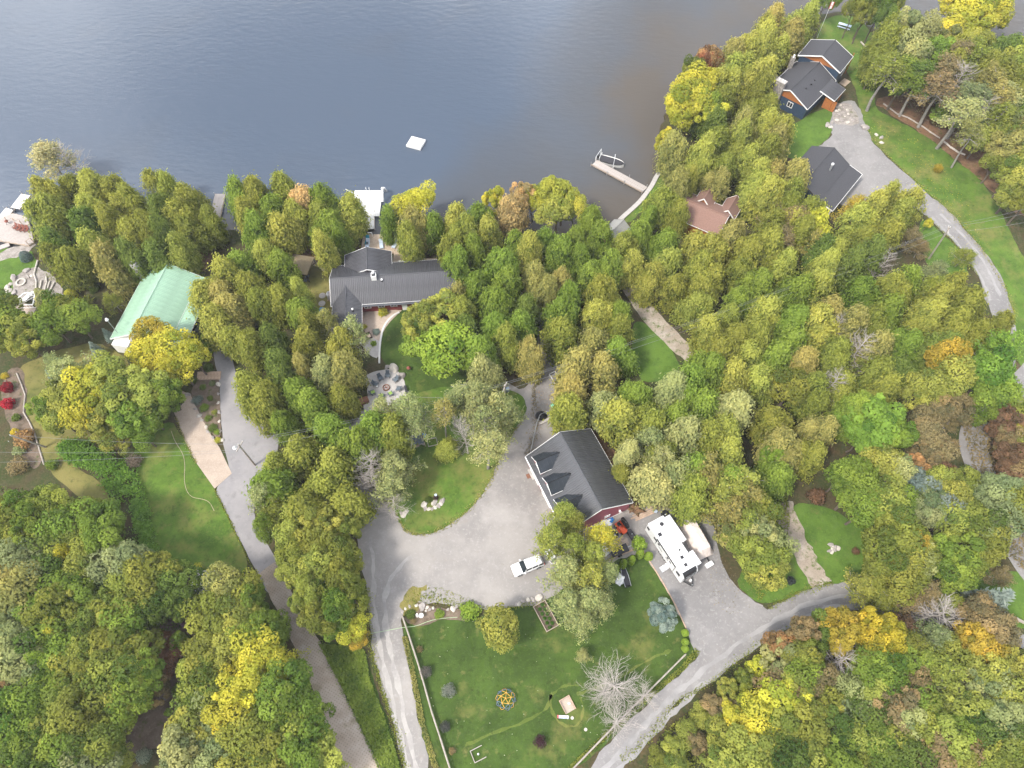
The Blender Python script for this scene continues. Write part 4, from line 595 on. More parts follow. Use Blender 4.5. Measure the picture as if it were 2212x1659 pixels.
# ------------------------------------------------------------------ buildings
def roof_panel_mesh(name, wd, ln, m, ribs=3, rib=.08):
    """one sheet of steel roofing: wd along the ridge (x), ln down the slope (-y), flat with raised ribs"""
    mb = MB(); v = []; f = []; xs = []; n = ribs; p = wd / n
    for k in range(n): xs += [(k * p, 0), (k * p + p * .70, 0), (k * p + p * .78, rib), (k * p + p * .92, rib)]
    xs.append((wd, 0)); xs = [(x - wd / 2, z) for x, z in xs]
    for x, z in xs: v += [(x, 0, z), (x, -ln, z)]
    for k in range(len(xs) - 1): f.append((2 * k, 2 * k + 1, 2 * k + 3, 2 * k + 2))
    me = bpy.data.meshes.new(name); me.from_pydata(v, [], f); me.materials.append(m); return me
def slope(root, name, o, ang, L, run, z0, z1, m, side, panel=.9, th=.10, fascia=None, ov=0.0):
    """one roof slope as a part of a house: ridge along local x at height z0, falling to z1 over 'run' towards side*y"""
    ln = math.hypot(run, z0 - z1); pit = math.atan2(z0 - z1, run); mb = MB().box(-L / 2, L / 2, -ln, 0, -th, -.012)
    if fascia is not None:
        f2 = MB(); 
    s = mb.build(name, [m], root); s.location = (o[0], o[1], z0); s.rotation_euler = (pit if side < 0 else pit, 0, ang + (0 if side < 0 else math.pi)); s.rotation_mode = 'XYZ'
    if panel:
        n = max(1, round(L / panel)); wd = L / n; me = roof_panel_mesh('roof_panel', wd * .995, ln + .03, m)
        for k in range(n): part('roof_panel', me, s, (-L / 2 + wd * (k + .5), 0, 0.002 + .003 * ((k * 7) % 3)))
    if fascia is not None:
        fb = MB().box(-L / 2, L / 2, -ln - .06, -ln - .002, -.19, .03).box(-L / 2 - .05, -L / 2 - .002, -ln - .06, 0, -.19, .035).box(L / 2 + .002, L / 2 + .05, -ln - .06, 0, -.19, .035); fb.build('fascia', fascia, s)
    return s
def gable(root, o, ang, L, Wd, e, r, wall, roof, fascia, panel=.9, ov=.35, ovg=.3, cap=True, w2=None, gable_mat=None, wname='wall'):
    """gabled block: ridge length L along local x at angle ang, width Wd; w2 = run of the +y side when the two differ"""
    w1 = Wd / 2; w2 = w2 or w1; Mx = Matrix.Translation((o[0], o[1], 0)) @ Matrix.Rotation(ang, 4, 'Z')
    slope(root, 'roof', o, ang, L, w1, r, e, roof, -1, panel, fascia=fascia); slope(root, 'roof', o, ang, L, w2, r, e, roof, 1, panel, fascia=fascia)
    wb = MB(); x0, x1 = -L / 2 + ovg, L / 2 - ovg; k = .14; za = e + (r - e) * ov / w1 - k; zb = e + (r - e) * ov / w2 - k; y0, y1 = -w1 + ov, w2 - ov
    for xx, s in ((x0, -1), (x1, 1)):
        wb.add([(xx, y0, 0), (xx, y1, 0), (xx, y1, zb), (xx, 0, r - k), (xx, y0, za)], [(0, 1, 2, 3, 4)])
        if gable_mat:
            gm = MB(); t = xx + s * .015; zl = e - .15; gm.add([(t, y0, zl), (t, y1, zl), (t, y1, zb - .02), (t, 0, r - k - .02), (t, y0, za - .02)], [(0, 1, 2, 3, 4)]); gm.v = [tuple(Mx @ Vector(q)) for q in gm.v]; gm.build('gable_panel', gable_mat, root)
    wb.add([(x0, y0, 0), (x1, y0, 0), (x1, y0, za), (x0, y0, za)], [(0, 1, 2, 3)]); wb.add([(x0, y1, 0), (x1, y1, 0), (x1, y1, zb), (x0, y1, zb)], [(0, 1, 2, 3)])
    wb.v = [tuple(Mx @ Vector(q)) for q in wb.v]; wb.build(wname, wall, root)
    if cap: cb = MB().tube([(-L / 2 - .02, 0, r + .01), (L / 2 + .02, 0, r + .01)], .11, 6); cb.v = [tuple(Mx @ Vector(q)) for q in cb.v]; cb.build('ridge_cap', roof, root)
    return Mx
def window(root, Mx, c, nrm, wd, ht, frame=None, name='window'):
    """window frame with a pane; c local centre on the wall, nrm local outward direction in the plane"""
    a = math.atan2(nrm[1], nrm[0]) - math.pi / 2; mb = MB(); t = .09
    for b in ((-wd / 2, wd / 2, ht / 2 - t, ht / 2), (-wd / 2, wd / 2, -ht / 2, -ht / 2 + t), (-wd / 2, -wd / 2 + t, -ht / 2 + t, ht / 2 - t), (wd / 2 - t, wd / 2, -ht / 2 + t, ht / 2 - t), (-.03, .03, -ht / 2 + t, ht / 2 - t)): mb.box(b[0], b[1], 0, .07, b[2], b[3])
    o = mb.build(name, frame or M['white'], root); p = Mx @ Vector(c); o.location = p; o.rotation_euler = (0, 0, Mx.to_euler().z + a)
    MB().box(-wd / 2 + t, wd / 2 - t, .012, .03, -ht / 2 + t, ht / 2 - t).build('pane', M['glass'], o); return o
I4 = Matrix.Identity(4)
# three-dormer garage
def garage():
    L, Wd, e, r = 12.9, 10.9, 3.0, 6.58; a = -1.139
    g = thing('garage', 'charcoal metal roofed barn red garage with three gabled dormers beside the gravel drive', 'garage', (9.683, 38.964, 0), a)
    gable(g, (0, 0), 0, L, Wd, e, r, M['rose_wall'], M['roof_black'], M['white'], ovg=.12)
    pit = (r - e) / (Wd / 2)
    for i, x in enumerate((-3.95, -.35, 3.25)):          # dormers stand on the -y slope
        y0, zr, hw = -4.75, 5.75, 1.25; ze = 4.65; yb = -(r - zr) / pit; ye = -(r - ze) / pit
        s1 = MB()
        for sd in (-1, 1):
            s = MB(); s.add([(0, y0 - .25, zr), (0, yb, zr), (sd * hw * 1.15, ye + .12, ze - .1), (sd * hw * 1.15, y0 - .25, ze - .1)], [(0, 1, 2, 3)]); s.v += [(q[0], q[1], q[2] - .08) for q in s.v]; s.f += [(4, 5, 6, 7), (0, 3, 7, 4), (0, 1, 5, 4), (3, 2, 6, 7)]; s.m += [0] * 4
            dr = s.build('dormer_roof', M['dormer_shade_steel'], g, (x, 0, 0)); MB().tube([(0, y0 - .26, zr + .02), (0, yb, zr + .03)], .07, 5).tube([(0, yb, zr + .03), (sd * hw * 1.15, ye + .12, ze - .06)], .06, 5).build('ridge_flashing', M['black'], dr)
            n = 7
            for k in range(n):
                yy = y0 - .2 + (k + .5) * (-.4 - y0) / n; t1 = min(1, max(.12, (yb - yy) / max(.01, yb - ye) if yy > ye else 1)); t1 = 1 if yy < ye else max(.1, 1 - (yy - ye) / (yb - ye))
                MB().tube([(0, yy, zr + .02), (sd * hw * 1.15 * t1, yy, zr + (ze - .1 - zr) * t1 + .02)], .045, 4).build('seam', M['dormer_shade_steel'], dr)
            MB().box(min(0, 0), .05, 0, 0.001, 0, 0.001)
            s2 = MB().tube([(0, y0 - .29, zr - .02), (sd * hw * 1.2, y0 - .29, ze - .14)], .045, 4); s2.build('dormer_trim', M['white'], g, (x, 0, 0))
            if sd > 0: s3 = MB().tube([(sd * hw * 1.17, y0 - .25, ze - .14), (sd * hw * 1.17, ye - .3, ze - .14)], .035, 4); s3.build('dormer_gutter', M['white'], g, (x, 0, 0))
        f = MB(); zb = r + pit * y0; f.add([(-hw, y0, zb - .1), (hw, y0, zb - .1), (hw, y0, ze), (0, y0, zr - .1), (-hw, y0, ze)], [(0, 1, 2, 3, 4)])
        for sd in (-1, 1): f.add([(sd * hw, y0, zb - .1), (sd * hw, ye, ze - .05), (sd * hw, y0, ze)], [(0, 1, 2)])
        f.build('dormer_wall', M['rose_wall'], g, (x, 0, 0)); window(g, I4, (x, y0 - .02, 4.35), (0, -1), .9, .9)
    for x in (-3.9, 0, 3.9):
        d = MB().box(-1.35, 1.35, -.06, 0, 0, 2.3).build('garage_door', M['white'], g, (x, -5.12, 0))
        for k in range(4): MB().box(-1.3, 1.3, -.08, -.062, .06 + k * .56, .56 + k * .56).build('door_panel', M['white'], d)
    window(g, I4, (6.34, 1.5, 1.6), (1, 0), .9, .7)
    MB().box(-.25, .25, 0, .2, -.25, .25).build('wall_lamp', M['white'], g, (6.45, 3.4, 1.6), 0)
    MB().tube([(-6.45, -5.55, 2.9), (6.45, -5.55, 2.9)], .08, 6).build('gutter', M['white'], g)
    MB().box(6.30, 6.37, -5, 5, .02, .16).build('base_trim', M['white'], g)
garage()
# red house
def red_house():
    h = thing('red_house', 'low red house with dark ribbed metal roof and three gables near the white dock', 'house', (-20.2, 75.1, 0), R(4.5))
    L = 21.0; gable(h, (0, 0), 0, L, 8.6, 2.7, 4.75, M['red_wall'], M['roof_slate'], M['white'])
    inv = (Matrix.Translation((-20.2, 75.1, 0)) @ Matrix.Rotation(R(4.5), 4, 'Z')).inverted()
    q = inv @ Vector((-27.55, 69.4, 0)); gable(h, (q.x, q.y), R(-94.5 + 6), 9.4, 4.9, 2.75, 4.1, M['red_wall'], M['roof_slate'], M['white'], wname='wing_wall')
    q = inv @ Vector((-24.9, 78.75, 0)); gable(h, (q.x, q.y), R(92), 4.9, 8.1, 2.95, 4.62, M['red_wall'], M['roof_slate'], M['white'], wname='gable_wall')
    MB().box(-5.6, 8.5, -4.75, -4.31, 2.50, 2.58).build('eave_strip', M['roof_slate'], h)
    for x in (-4.6, -2.3, -.2, 3.5): window(h, I4, (x, -3.99, 1.65), (0, -1), 1.15, 1.0)
    c = MB().box(-.42, .42, -.42, .42, 0, 1.15).build('chimney', M['white'], h, (-3.05, -.35, 4.3)); MB().box(-.3, .3, -.3, .3, 1.15, 1.22).build('flue', M['black'], c); MB().cyl((0, .25), .22, .2, 1.2, 1.6).build('chimney_cap', M['gel'], c)
    for x, y, k in ((-1.75, -.95, 4.2), (-6.6, -6.2, 3.6)):
        v = MB().cyl((0, 0), .13, .13, -.2, .5, 8).build('roof_vent', M['black'], h, (x, y, k)); MB().cyl((0, 0), .19, .16, .5, .68, 8).build('vent_cap', M['gel'], v)
    MB().box(-.45, .45, -.05, .05, 0, 2.05).build('door', M['white'], h, (1.6, -4.02, 0))
red_house()
# green-roofed house: long asymmetric roof with a screened porch on the lake side
def green_house():
    g = thing('green_roofed_house', 'pale grey house with long mint green metal roof beside the left cedars', 'house', (-59.6, 70.0, 0), R(80.3))
    gable(g, (0, 0), 0, 14.6, 9.8, 2.55, 5.1, M['white'], M['roof_green'], M['white'], w2=4.9)
    slope(g, 'porch_roof', (0, -4.9), 0, 14.6, 2.4, 2.50, 2.2, M['roof_green'], -1, .9, fascia=M['white'])
    mp_ = MB()
    for k in range(8): mp_.box(-.06, .06, -.06, .06, 0, 2.1, o=(-7.0 + k * 2.0, -7.05, 0))
    mp_.box(-7.1, 7.1, -7.1, -7.0, .0, .12).box(-7.1, 7.1, -7.1, -7.0, .8, .9); mp_.build('porch_frame', M['grey_plastic'], g)
    for k in range(7): MB().box(-.92, .92, -.02, .02, 0, 1.15).build('screen_panel', M['glass'], g, (-6.0 + k * 2, -7.03, .92))
    for k in range(7): MB().box(-.92, .92, -.02, .02, 0, .66).build('porch_panel', M['grey_plastic'], g, (-6.0 + k * 2, -7.03, .13))
    c = MB().box(-.75, .75, -.5, .5, 0, 6.3).build('chimney', M['concrete'], g, (5.9, 4.95, 0))
    for k in (-.35, .2): MB().cyl((k, 0), .16, .16, 6.3, 6.75, 8).build('chimney_pot', M['steel'], c)
    window(g, I4, (-7.02, 2.6, 1.5), (-1, 0), 1.3, 1.0); window(g, I4, (-7.02, -1.5, 1.5), (-1, 0), 1.3, 1.0); window(g, I4, (-3.5, 4.58, 1.5), (0, 1), 1.2, 1.0)
    MB().box(-1.2, 0, -1.4, 1.4, 0, 2.3).build('bay', M['white'], g, (-7.0, 3.0, 0))
green_house()
def navy_house():
    h = thing('navy_house', 'navy blue house with grey roof, orange cedar gables and stone chimney on the point', 'house', (61, 126, 0), 0)
    inv = Matrix.Translation((-61, -126, 0))
    a = R(-126.7); q = inv @ Vector((65.2, 132.2, 0)); Mx = gable(h, (q.x, q.y), a, 6.4, 9.4, 4.9, 6.75, M['blue_wall'], M['shingle_grey'], M['white'], panel=0, gable_mat=M['cedar_wall'], ovg=.5)
    window(h, Mx, (1.0, -4.42, 2.2), (0, -1), 1.1, 1.1); window(h, Mx, (-1.5, 4.42, 2.2), (0, 1), 1.6, 1.1)
    a2 = R(-131.5); q = inv @ Vector((59.6, 125.6, 0)); Mx = gable(h, (q.x, q.y), a2, 11.6, 9.4, 3.0, 5.1, M['blue_wall'], M['shingle_grey'], M['white'], panel=0, gable_mat=M['cedar_wall'], wname='lower_wall', ovg=.4)
    window(h, Mx, (5.44, .9, 1.9), (1, 0), 1.2, 1.2); window(h, Mx, (5.44, -2.6, 1.9), (1, 0), .7, 1.2)
    c = MB().box(-.5, .5, -.95, .95, 0, 5.9).build('stone_chimney', M['stone'], h); c.location = Mx @ Vector((5.7, -2.4, 0)); c.rotation_euler = (0, 0, a2)
    rr = random.Random(4)
    for k in range(34):
        z = .3 + (k // 4) * .64; y = -.72 + (k % 4) * .48 + (.2 if (k // 4) % 2 else 0)
        MB().box(.50, .56 + rr.random() * .05, -.2, .2, -.26, .26).build('stone', M['rock_grey'] if k % 3 else M['stone'], c, (0, min(.75, y), z))
    MB().box(-.58, .58, -1.03, 1.03, 5.9, 6.05).build('chimney_cap', M['concrete'], c)
    for y in (-.5, .1, .6): MB().cyl((0, y), .13, .11, 6.05, 6.4, 8).build('flue', M['gel'], c)
    c2 = MB().box(-.35, .35, -.35, .35, 0, 5.6).build('chimney', M['stone'], h); c2.location = Mx @ Vector((-2.9, -4.6, 0)); MB().cyl((0, 0), .2, .2, 5.6, 6.1, 8).build('flue', M['gel'], c2)
    q = inv @ Vector((64.2, 124.9, 0)); slope(h, 'porch_roof', (q.x, q.y), R(50), 4.7, 3.5, 3.5, 2.85, M['roof_slate'], -1, .9, fascia=M['white']); q = inv @ Vector((66.0, 123.3, 0))
    pm = MB()
    for d in ((1.9, 1.0), (-.6, -1.9)): pm.box(-.1, .1, -.1, .1, 0, 2.75, o=(q.x + d[0], q.y + d[1], 0))
    pm.build('porch_post', M['cedar_wall'], h); MB().box(-1.3, 1.3, -.05, .05, 0, 2.4).build('porch_wall', M['cedar_wall'], h, (q.x - .9, q.y - 1.6, 0), R(-40))
    for x, y in ((-1.2, -2.2), (.4, -2.4), (2.2, -2.2)):
        v = MB().cyl((0, 0), .14, .14, 0, .5, 8).build('roof_vent', M['black'], h); v.location = Mx @ Vector((x, -y * .8, 3.95))
    q = inv @ Vector((70.2, 130.5, 0))
    for k in range(5): MB().box(-1.1, 1.1, -.14, .14, .12, .2).build('step_board', M['deck'], h, (q.x + .22 * k, q.y - .22 * k, 0), R(45))
    MB().box(-.08, .08, -.08, .08, 0, 4.9).build('balcony_post', M['cedar_wall'], h, (q.x + .1, q.y + 1.4, 0)); MB().box(-.08, .08, -.08, .08, 0, 4.9).build('balcony_post', M['cedar_wall'], h, (q.x + 1.2, q.y + 2.6, 0))
    # flat terrace by the lake side
    q = inv @ Vector((55.2, 130.3, 0)); MB().box(-2.2, 2.2, -1.6, 1.6, 0, .35).build('terrace', M['concrete'], h, (q.x, q.y, 0), R(48)); MB().box(-.9, .9, -.4, .4, .35, .75).build('terrace_bench', M['rust'], h, (q.x - .8, q.y - 1.3, 0), R(48))
navy_house()
def dark_garage():
    g = thing('dark_garage', 'dark garage with charcoal shingle roof and lean to beside the upper driveway', 'garage', (57.2, 100.6, 0), R(-129.6))
    gable(g, (0, 0), 0, 12.0, 7.9, 3.0, 4.85, M['blue_wall'], M['shingle_grey'], M['shingle_grey'], panel=0)
    slope(g, 'lean_to_roof', (0, 3.95), 0, 12.0, 2.9, 2.98, 2.35, M['shingle_grey'], 1, 0, fascia=M['white'])
    v = MB().cyl((0, 0), .18, .18, -.3, 1.2, 8).build('stove_pipe', M['steel'], g, (-1.2, 1.9, 4.1)); MB().cyl((0, 0), .28, .24, 1.2, 1.45, 8).build('pipe_cap', M['gel'], v)
    pm = MB()
    for k in range(4): pm.box(-.08, .08, -.08, .08, 0, 2.35, o=(-5.6 + k * 3.73, 6.5, 0))
    pm.build('lean_to_frame', M['white'], g)
dark_garage()
def brown_cottage():
    h = thing('brown_cottage', 'cottage with red brown shingle roof and two small gables among cedars', 'house', (34.4, 90.6, 0), 0)
    gable(h, (0, 0), R(-31), 9.6, 7.2, 2.9, 4.6, M['cedar_wall'], M['shingle_brown'], M['white'], panel=0)
    gable(h, (1.3, 3.3), R(59), 4.2, 3.4, 3.2, 5.0, M['cedar_wall'], M['shingle_brown'], M['white'], panel=0, wname='gable_wall')
    gable(h, (5.4, .9), R(59), 4.2, 3.2, 3.0, 4.6, M['cedar_wall'], M['shingle_brown'], M['white'], panel=0, wname='gable_wall')
brown_cottage()
def boathouse():
    h = thing('boathouse', 'small boathouse with weathered grey shingle roof by the curved seawall', 'boathouse', (18.6, 86.6, 0), 0)
    gable(h, (0, 0), R(50), 4.4, 3.8, 2.4, 3.7, M['cedar_wall'], M['shingle_pale'], M['shingle_pale'], panel=0)
boathouse()
def gazebo():
    p = (-37.0, 79.3, 0); g = thing('garden_gazebo', 'square garden gazebo with tan hipped canvas roof beside stepping stones', 'gazebo', p, R(-12)); s = 1.95
    for k, (a, b) in enumerate((((-1, -1), (1, -1)), ((1, -1), (1, 1)), ((1, 1), (-1, 1)), ((-1, 1), (-1, -1)))):
        mb = MB().add([(a[0] * s, a[1] * s, 2.35), (b[0] * s, b[1] * s, 2.35), (0, 0, 3.35)], [(0, 1, 2)]); mb.add([(a[0] * s, a[1] * s, 2.35), (b[0] * s, b[1] * s, 2.35), (b[0] * s, b[1] * s, 2.1), (a[0] * s, a[1] * s, 2.1)], [(0, 1, 2, 3)]); mb.build('roof_canvas', M['tan_canvas'], g)
    for a in (-1, 1):
        for b in (-1, 1): MB().box(-.06, .06, -.06, .06, 0, 2.3).build('post', M['black'], g, (a * s * .93, b * s * .93, 0))
    for k in range(2): 
        c = MB().box(-.3, .3, -.3, .3, .35, .45).box(-.3, .3, .25, .32, .45, .95).build('bench_seat', M['grey_plastic'], g, (1.2, -1.0 - k * .8, 0), R(-90))
gazebo()
def lean_to():
    p = (-15.9, 45.6, 0); g = thing('low_lean_to', 'long low lean to with slate blue ribbed roof under island trees', 'shed', p, R(12)); n = 6
    for k in range(n):
        me = roof_panel_mesh('roof_panel', .88, 1.5, M['grey_plastic']); o = part('roof_panel', me, g, (-2.5 + k * .9, .7, 1.85)); o.rotation_euler = (R(8), 0, 0)
    MB().box(-2.8, 2.6, .5, .6, 0, 1.7).build('back_wall', M['wood'], g)
    for x in (-2.7, 0, 2.5): MB().box(-.05, .05, -.05, .05, 0, 1.6).build('post', M['wood'], g, (x, -.6, 0))
    for k in range(9): MB().box(-.25, .25, -.3, .3, 0, .9 + .1 * (k % 3)).build('firewood_stack', M['log'], g, (-2.4 + k * .55, .1, 0))
lean_to()
def pergola():
    p = at(443, 1274, 2.5); g = thing('white_pergola', 'white slatted pergola half hidden between trees at left', 'pergola', (p.x, p.y, 0), 0)
    for k in range(18): MB().box(-.04, .04, -2.6, 2.6, 2.5, 2.62).build('slat', M['white_wood'], g, (-1.9 + k * .22, 0, 0), R(-1))
    for y in (-2.0, .2, 2.2): MB().box(-2.0, 2.0, -.05, .05, 2.36, 2.5).build('beam', M['white_wood'], g, (0, y, 0))
    for x in (-1.8, 1.8):
        for y in (-2.2, 2.2): MB().box(-.06, .06, -.06, .06, 0, 2.37).build('post', M['white_wood'], g, (x, y, 0))
pergola()
# ------------------------------------------------------------------ shore: docks, raft, boat, decks
def planked(name, label, cat, a, b, wd, m, pl=.30, z=.12, group=None, frame=M['wood'], side=True):
    """dock from a to b (points), boards laid across"""
    d = b - a; L = d.length; t = thing(name, label, cat, (a.x, a.y, 0), math.atan2(d.y, d.x), group); n = int(L / pl)
    me = MB().box(-pl * .46, pl * .46, -wd / 2, wd / 2, z - .05, z).mesh('plank', m)
    for k in range(n): part('plank', me, t, (pl * (k + .5), 0, .004 * ((k * 5) % 3)))
    MB().box(0, L, -wd / 2 - .06, -wd / 2 + .04, z - .32, z - .052).box(0, L, wd / 2 - .04, wd / 2 + .06, z - .32, z - .052).build('dock_frame', frame, t)
    me = MB().cyl((0, 0), .06, .06, -1.6, z + .5, 7).mesh('dock_post', M['steel'])
    for k in range(max(2, int(L / 4) + 1)):
        for s in (-1, 1): part('dock_post', me, t, (min(L - .1, k * 4 + .2), s * (wd / 2 + .1), 0))
    return t
planked('boat_dock', 'long pale plank dock holding a covered motorboat at the right shore', 'dock', at_('C', 1150, 535), at_('C', 700, 292), 1.55, M['deck_pale'], .42)
planked('dock', 'narrow plank dock behind cedars right of the green roofed house', 'dock', at_('A', 1835, 860), at_('A', 1905, 570), 1.9, M['deck_pale'], .32)
d = planked('white_dock', 'bright white floating dock with a ladder below the red house', 'dock', at_('B', 985, 600), at_('B', 985, 440), 1.6, M['white_wood'], .34)
d = planked('dock', 'far white dock section reaching out at the left edge', 'dock', at_('A', 132, 698), at_('A', 232, 570), 1.9, M['white_wood'], .4)
d = planked('dock', 'near white dock section beside the left plank deck', 'dock', at_('A', -40, 850), at_('A', 95, 692), 1.7, M['white_wood'], .4)
def platform():
    t = thing('swim_platform', 'wide white swim platform at the end of the white dock', 'dock', at_('B', 960, 372), 0); n = 14; wd = 5.3 / n
    me = MB().box(-wd * .47, wd * .47, -3.4, 3.1, .10, .16).mesh('plank', M['white_wood'])
    for k in range(n): part('plank', me, t, (-2.65 + wd * (k + .5), 0, .004 * (k % 3)))
    MB().box(-2.6, 2.6, -3.3, 3.0, -.25, .095).build('platform_frame', M['white_wood'], t)
    s = MB().tube([(2.9, .2, .2), (2.95, 1.2, 1.5), (3.0, 1.9, 1.9), (3.1, 2.6, 1.2), (3.2, 3.4, -.3)], .28, 8).build('slide', M['gel'], t)
    l = MB().tube([(-.4, 3.0, -.3), (-.4, 3.1, 1.0), (-.4, 2.6, 1.05)], .04, 5).tube([(.2, 3.0, -.3), (.2, 3.1, 1.0), (.2, 2.6, 1.05)], .04, 5).build('ladder', M['gel'], t)
    b = MB().box(-.07, .07, -1.1, 1.1, .35, .42).build('bench', M['black'], t, (-1.4, -.4, 0), R(6))
    MB().tube([(-2.6, 2.3, .1), (-4.4, 3.3, .3)], .06, 5).build('mooring_arm', M['gel'], t)
platform()
def raft():
    t = thing('swim_raft', 'square white swim raft floating alone on the open lake', 'raft', at(898.5, 308.5), R(-20)); n = 10; w_ = 3.0 / n
    me = MB().box(-w_ * .48, w_ * .48, -1.35, 1.35, .08, .14).mesh('plank', M['white_wood'])
    for k in range(n): part('plank', me, t, (-1.5 + w_ * (k + .5), 0, .003 * (k % 3)))
    MB().box(-1.55, 1.55, -1.4, 1.4, -.35, .076).build('float', M['gel'], t)
    for q in ((.2, .5), (.65, .2), (-.5, -.6), (-.1, .1)): MB().box(-.22, .22, -.16, .16, .15, .19).build('towel', M['paleblue'], t, (q[0], q[1], 0), R(20))
    MB().tube([(1.45, -.9, -.4), (1.5, -.9, .7), (1.2, -.9, .8)], .035, 5).tube([(1.45, -.45, -.4), (1.5, -.45, .7), (1.2, -.45, .8)], .035, 5).build('ladder', M['steel'], t)
raft()
def hull(L, wd, ht, m, name, parent, z=-.2, n=12):
    mb = MB(); v = []
    for i in range(n + 1):
        u = i / n; x = -L / 2 + L * u; hw = wd / 2 * (1 if u < .45 else math.sqrt(max(.0, 1 - ((u - .45) / .56) ** 2.0))) * (.9 + .1 * min(1, u * 5)); sh = .12 * u * u
        v += [(x, -hw, z + ht + sh), (x, -hw * .75, z + .05), (x, 0, z - .05 + .2 * max(0, u - .7)), (x, hw * .75, z + .05), (x, hw, z + ht + sh)]
    f = [(5 * i + k, 5 * i + k + 1, 5 * i + k + 6, 5 * i + k + 5) for i in range(n) for k in range(4)] + [(0, 1, 2, 3, 4)]
    mb.add(v, f); return mb.build(name, m, parent), v
def boat():
    a = at_('C', 760, 262); b = at_('C', 966, 322); d = b - a; c = (a + b) / 2; t = thing('motorboat', 'white motorboat under a grey cover moored at the right dock', 'boat', (c.x, c.y, -.35), math.atan2(d.y, d.x)); L = d.length
    hull(L, 2.1, .78, M['white'], 'hull', t)
    mb = MB(); n = 12; v = []
    for i in range(n + 1):
        u = i / n; x = -L / 2 + L * u; hw = 1.95 / 2 * (1 if u < .45 else math.sqrt(max(.0, 1 - ((u - .45) / .56) ** 2))) * .80; zz = .60 + .12 * u * u; hp = .5 * math.sin(math.pi * min(1, .15 + u * .8)) ** .8
        v += [(x, -hw, zz), (x, -hw * .5, zz + hp * .7), (x, 0, zz + hp), (x, hw * .5, zz + hp * .7), (x, hw, zz)]
    mb.add(v, [(5 * i + k, 5 * i + k + 1, 5 * i + k + 6, 5 * i + k + 5) for i in range(n) for k in range(4)]).build('boat_cover', M['cover'], t, smooth=True)
    o = MB().box(-.25, .25, -.22, .22, .45, 1.0).box(-.12, .12, -.1, .1, -.3, .45).build('outboard_motor', M['black'], t, (-L / 2 - .3, 0, 0))
    MB().tube([(-L / 2 + .1, -.9, .6), (-L / 2 + .05, -.9, 1.1), (-L / 2 + .05, .9, 1.1), (-L / 2 + .1, .9, .6)], .05, 5).build('stern_rail', M['gel'], t)
boat()
def lift_post(p0, p1, lab):
    a = at_('C', *p0); b = at_('C', *p1); MBt = MB().tube([(0, 0, -.8), (0, 0, 1.0)], .07, 6).tube([(0, 0, 1.0), ((b - a).x, (b - a).y, 1.0)], .035, 6).tube([((b - a).x, (b - a).y, 1.0), ((b - a).x, (b - a).y, -.8)], .07, 6); o = MBt.build('boat_lift', M['gel'], None, (a.x, a.y, 0)); tag(o, lab, 'boat lift', 'white lift frames at the boat dock')
lift_post((722, 282), (768, 215), 'white lift frame behind the stern of the moored boat'); lift_post((872, 352), (888, 262), 'white lift frame across the middle of the moored boat')
def seawall():
    pts = smooth([at_('C', *q) for q in ((930, 800), (955, 775), (1100, 648), (1165, 560), (1210, 500), (1250, 415), (1290, 372), (1330, 350), (1370, 345))], 2, False); t = thing('seawall', 'curved pale concrete seawall edging the right shore lawn', 'wall', pts[0])
    pts = [p - pts[0] for p in pts]; acc = 0
    for i in range(0, len(pts) - 1):
        a, b = pts[i], pts[i + 1]; d = b - a; o = MB().box(0, d.length - .02, -.42, .42, -1.4, .22 + .01 * (i % 3)).build('wall_block', M['concrete'], t, a, math.atan2(d.y, d.x))
seawall()
sheet('seawall_lawn', '955,790 1105,660 1220,505 1262,420 1300,380 1380,352 1420,420 1380,520 1250,620 1100,740 1000,830', M['lawn_dry'], .03, 'C')
# left plank deck
def left_deck():
    pts = [at_('A', *q, .5) for q in ((-60, 800), (110, 735), (225, 765), (262, 850), (292, 985), (245, 1012), (-60, 962))]; c = sum(pts, Vector()) / len(pts); t = thing('plank_deck', 'broad plank deck with chairs beside the white docks at left', 'deck', (c.x, c.y, 0))
    q = [p - c for p in pts]; MB().slab([(p.x, p.y) for p in q], .1, .46).build('deck_base', M['deck'], t)
    x0 = min(p.x for p in q); x1 = max(p.x for p in q); y0 = min(p.y for p in q); y1 = max(p.y for p in q); n = int((y1 - y0) / .28)
    for k in range(n):
        y = y0 + .28 * (k + .5); xs = []
        for i in range(len(q)):
            a, b = q[i], q[(i + 1) % len(q)]
            if (a.y - y) * (b.y - y) < 0: xs.append(a.x + (b.x - a.x) * (y - a.y) / (b.y - a.y))
        if len(xs) >= 2: MB().box(min(xs) + .03, max(xs) - .03, y - .125, y + .125, .462, .50).build('board', M['deck_pale'], t)
    for s in ((30, 760, 60, 800), (100, 765, 125, 805), (160, 790, 190, 830), (215, 975, 245, 1005), (255, 935, 285, 980)):
        a = at_('A', s[2], s[3], .5) - c; MB().box(-.05, .05, -.05, .05, .5, 1.4).build('rail_post', M['timber'], t, (a.x, a.y, 0))
    a = at_('A', 125, 805, .5) - c; b = at_('A', 190, 830, .5) - c; MB().tube([(a.x, a.y, 1.38), (b.x, b.y, 1.38)], .04, 5).build('handrail', M['timber'], t)
    a = at_('A', 245, 1005, .5) - c; b = at_('A', 285, 980, .5) - c; MB().tube([(a.x, a.y, 1.38), (b.x, b.y, 1.38)], .04, 5).build('handrail', M['timber'], t)
left_deck()
o = MB().box(-1.2, 1.2, -.5, .5, 0, .18).build('plank_ramp', M['deck_pale'], None, at_('A', 25, 1030), R(30)); tag(o, 'short pale plank ramp below the left plank deck', 'ramp')
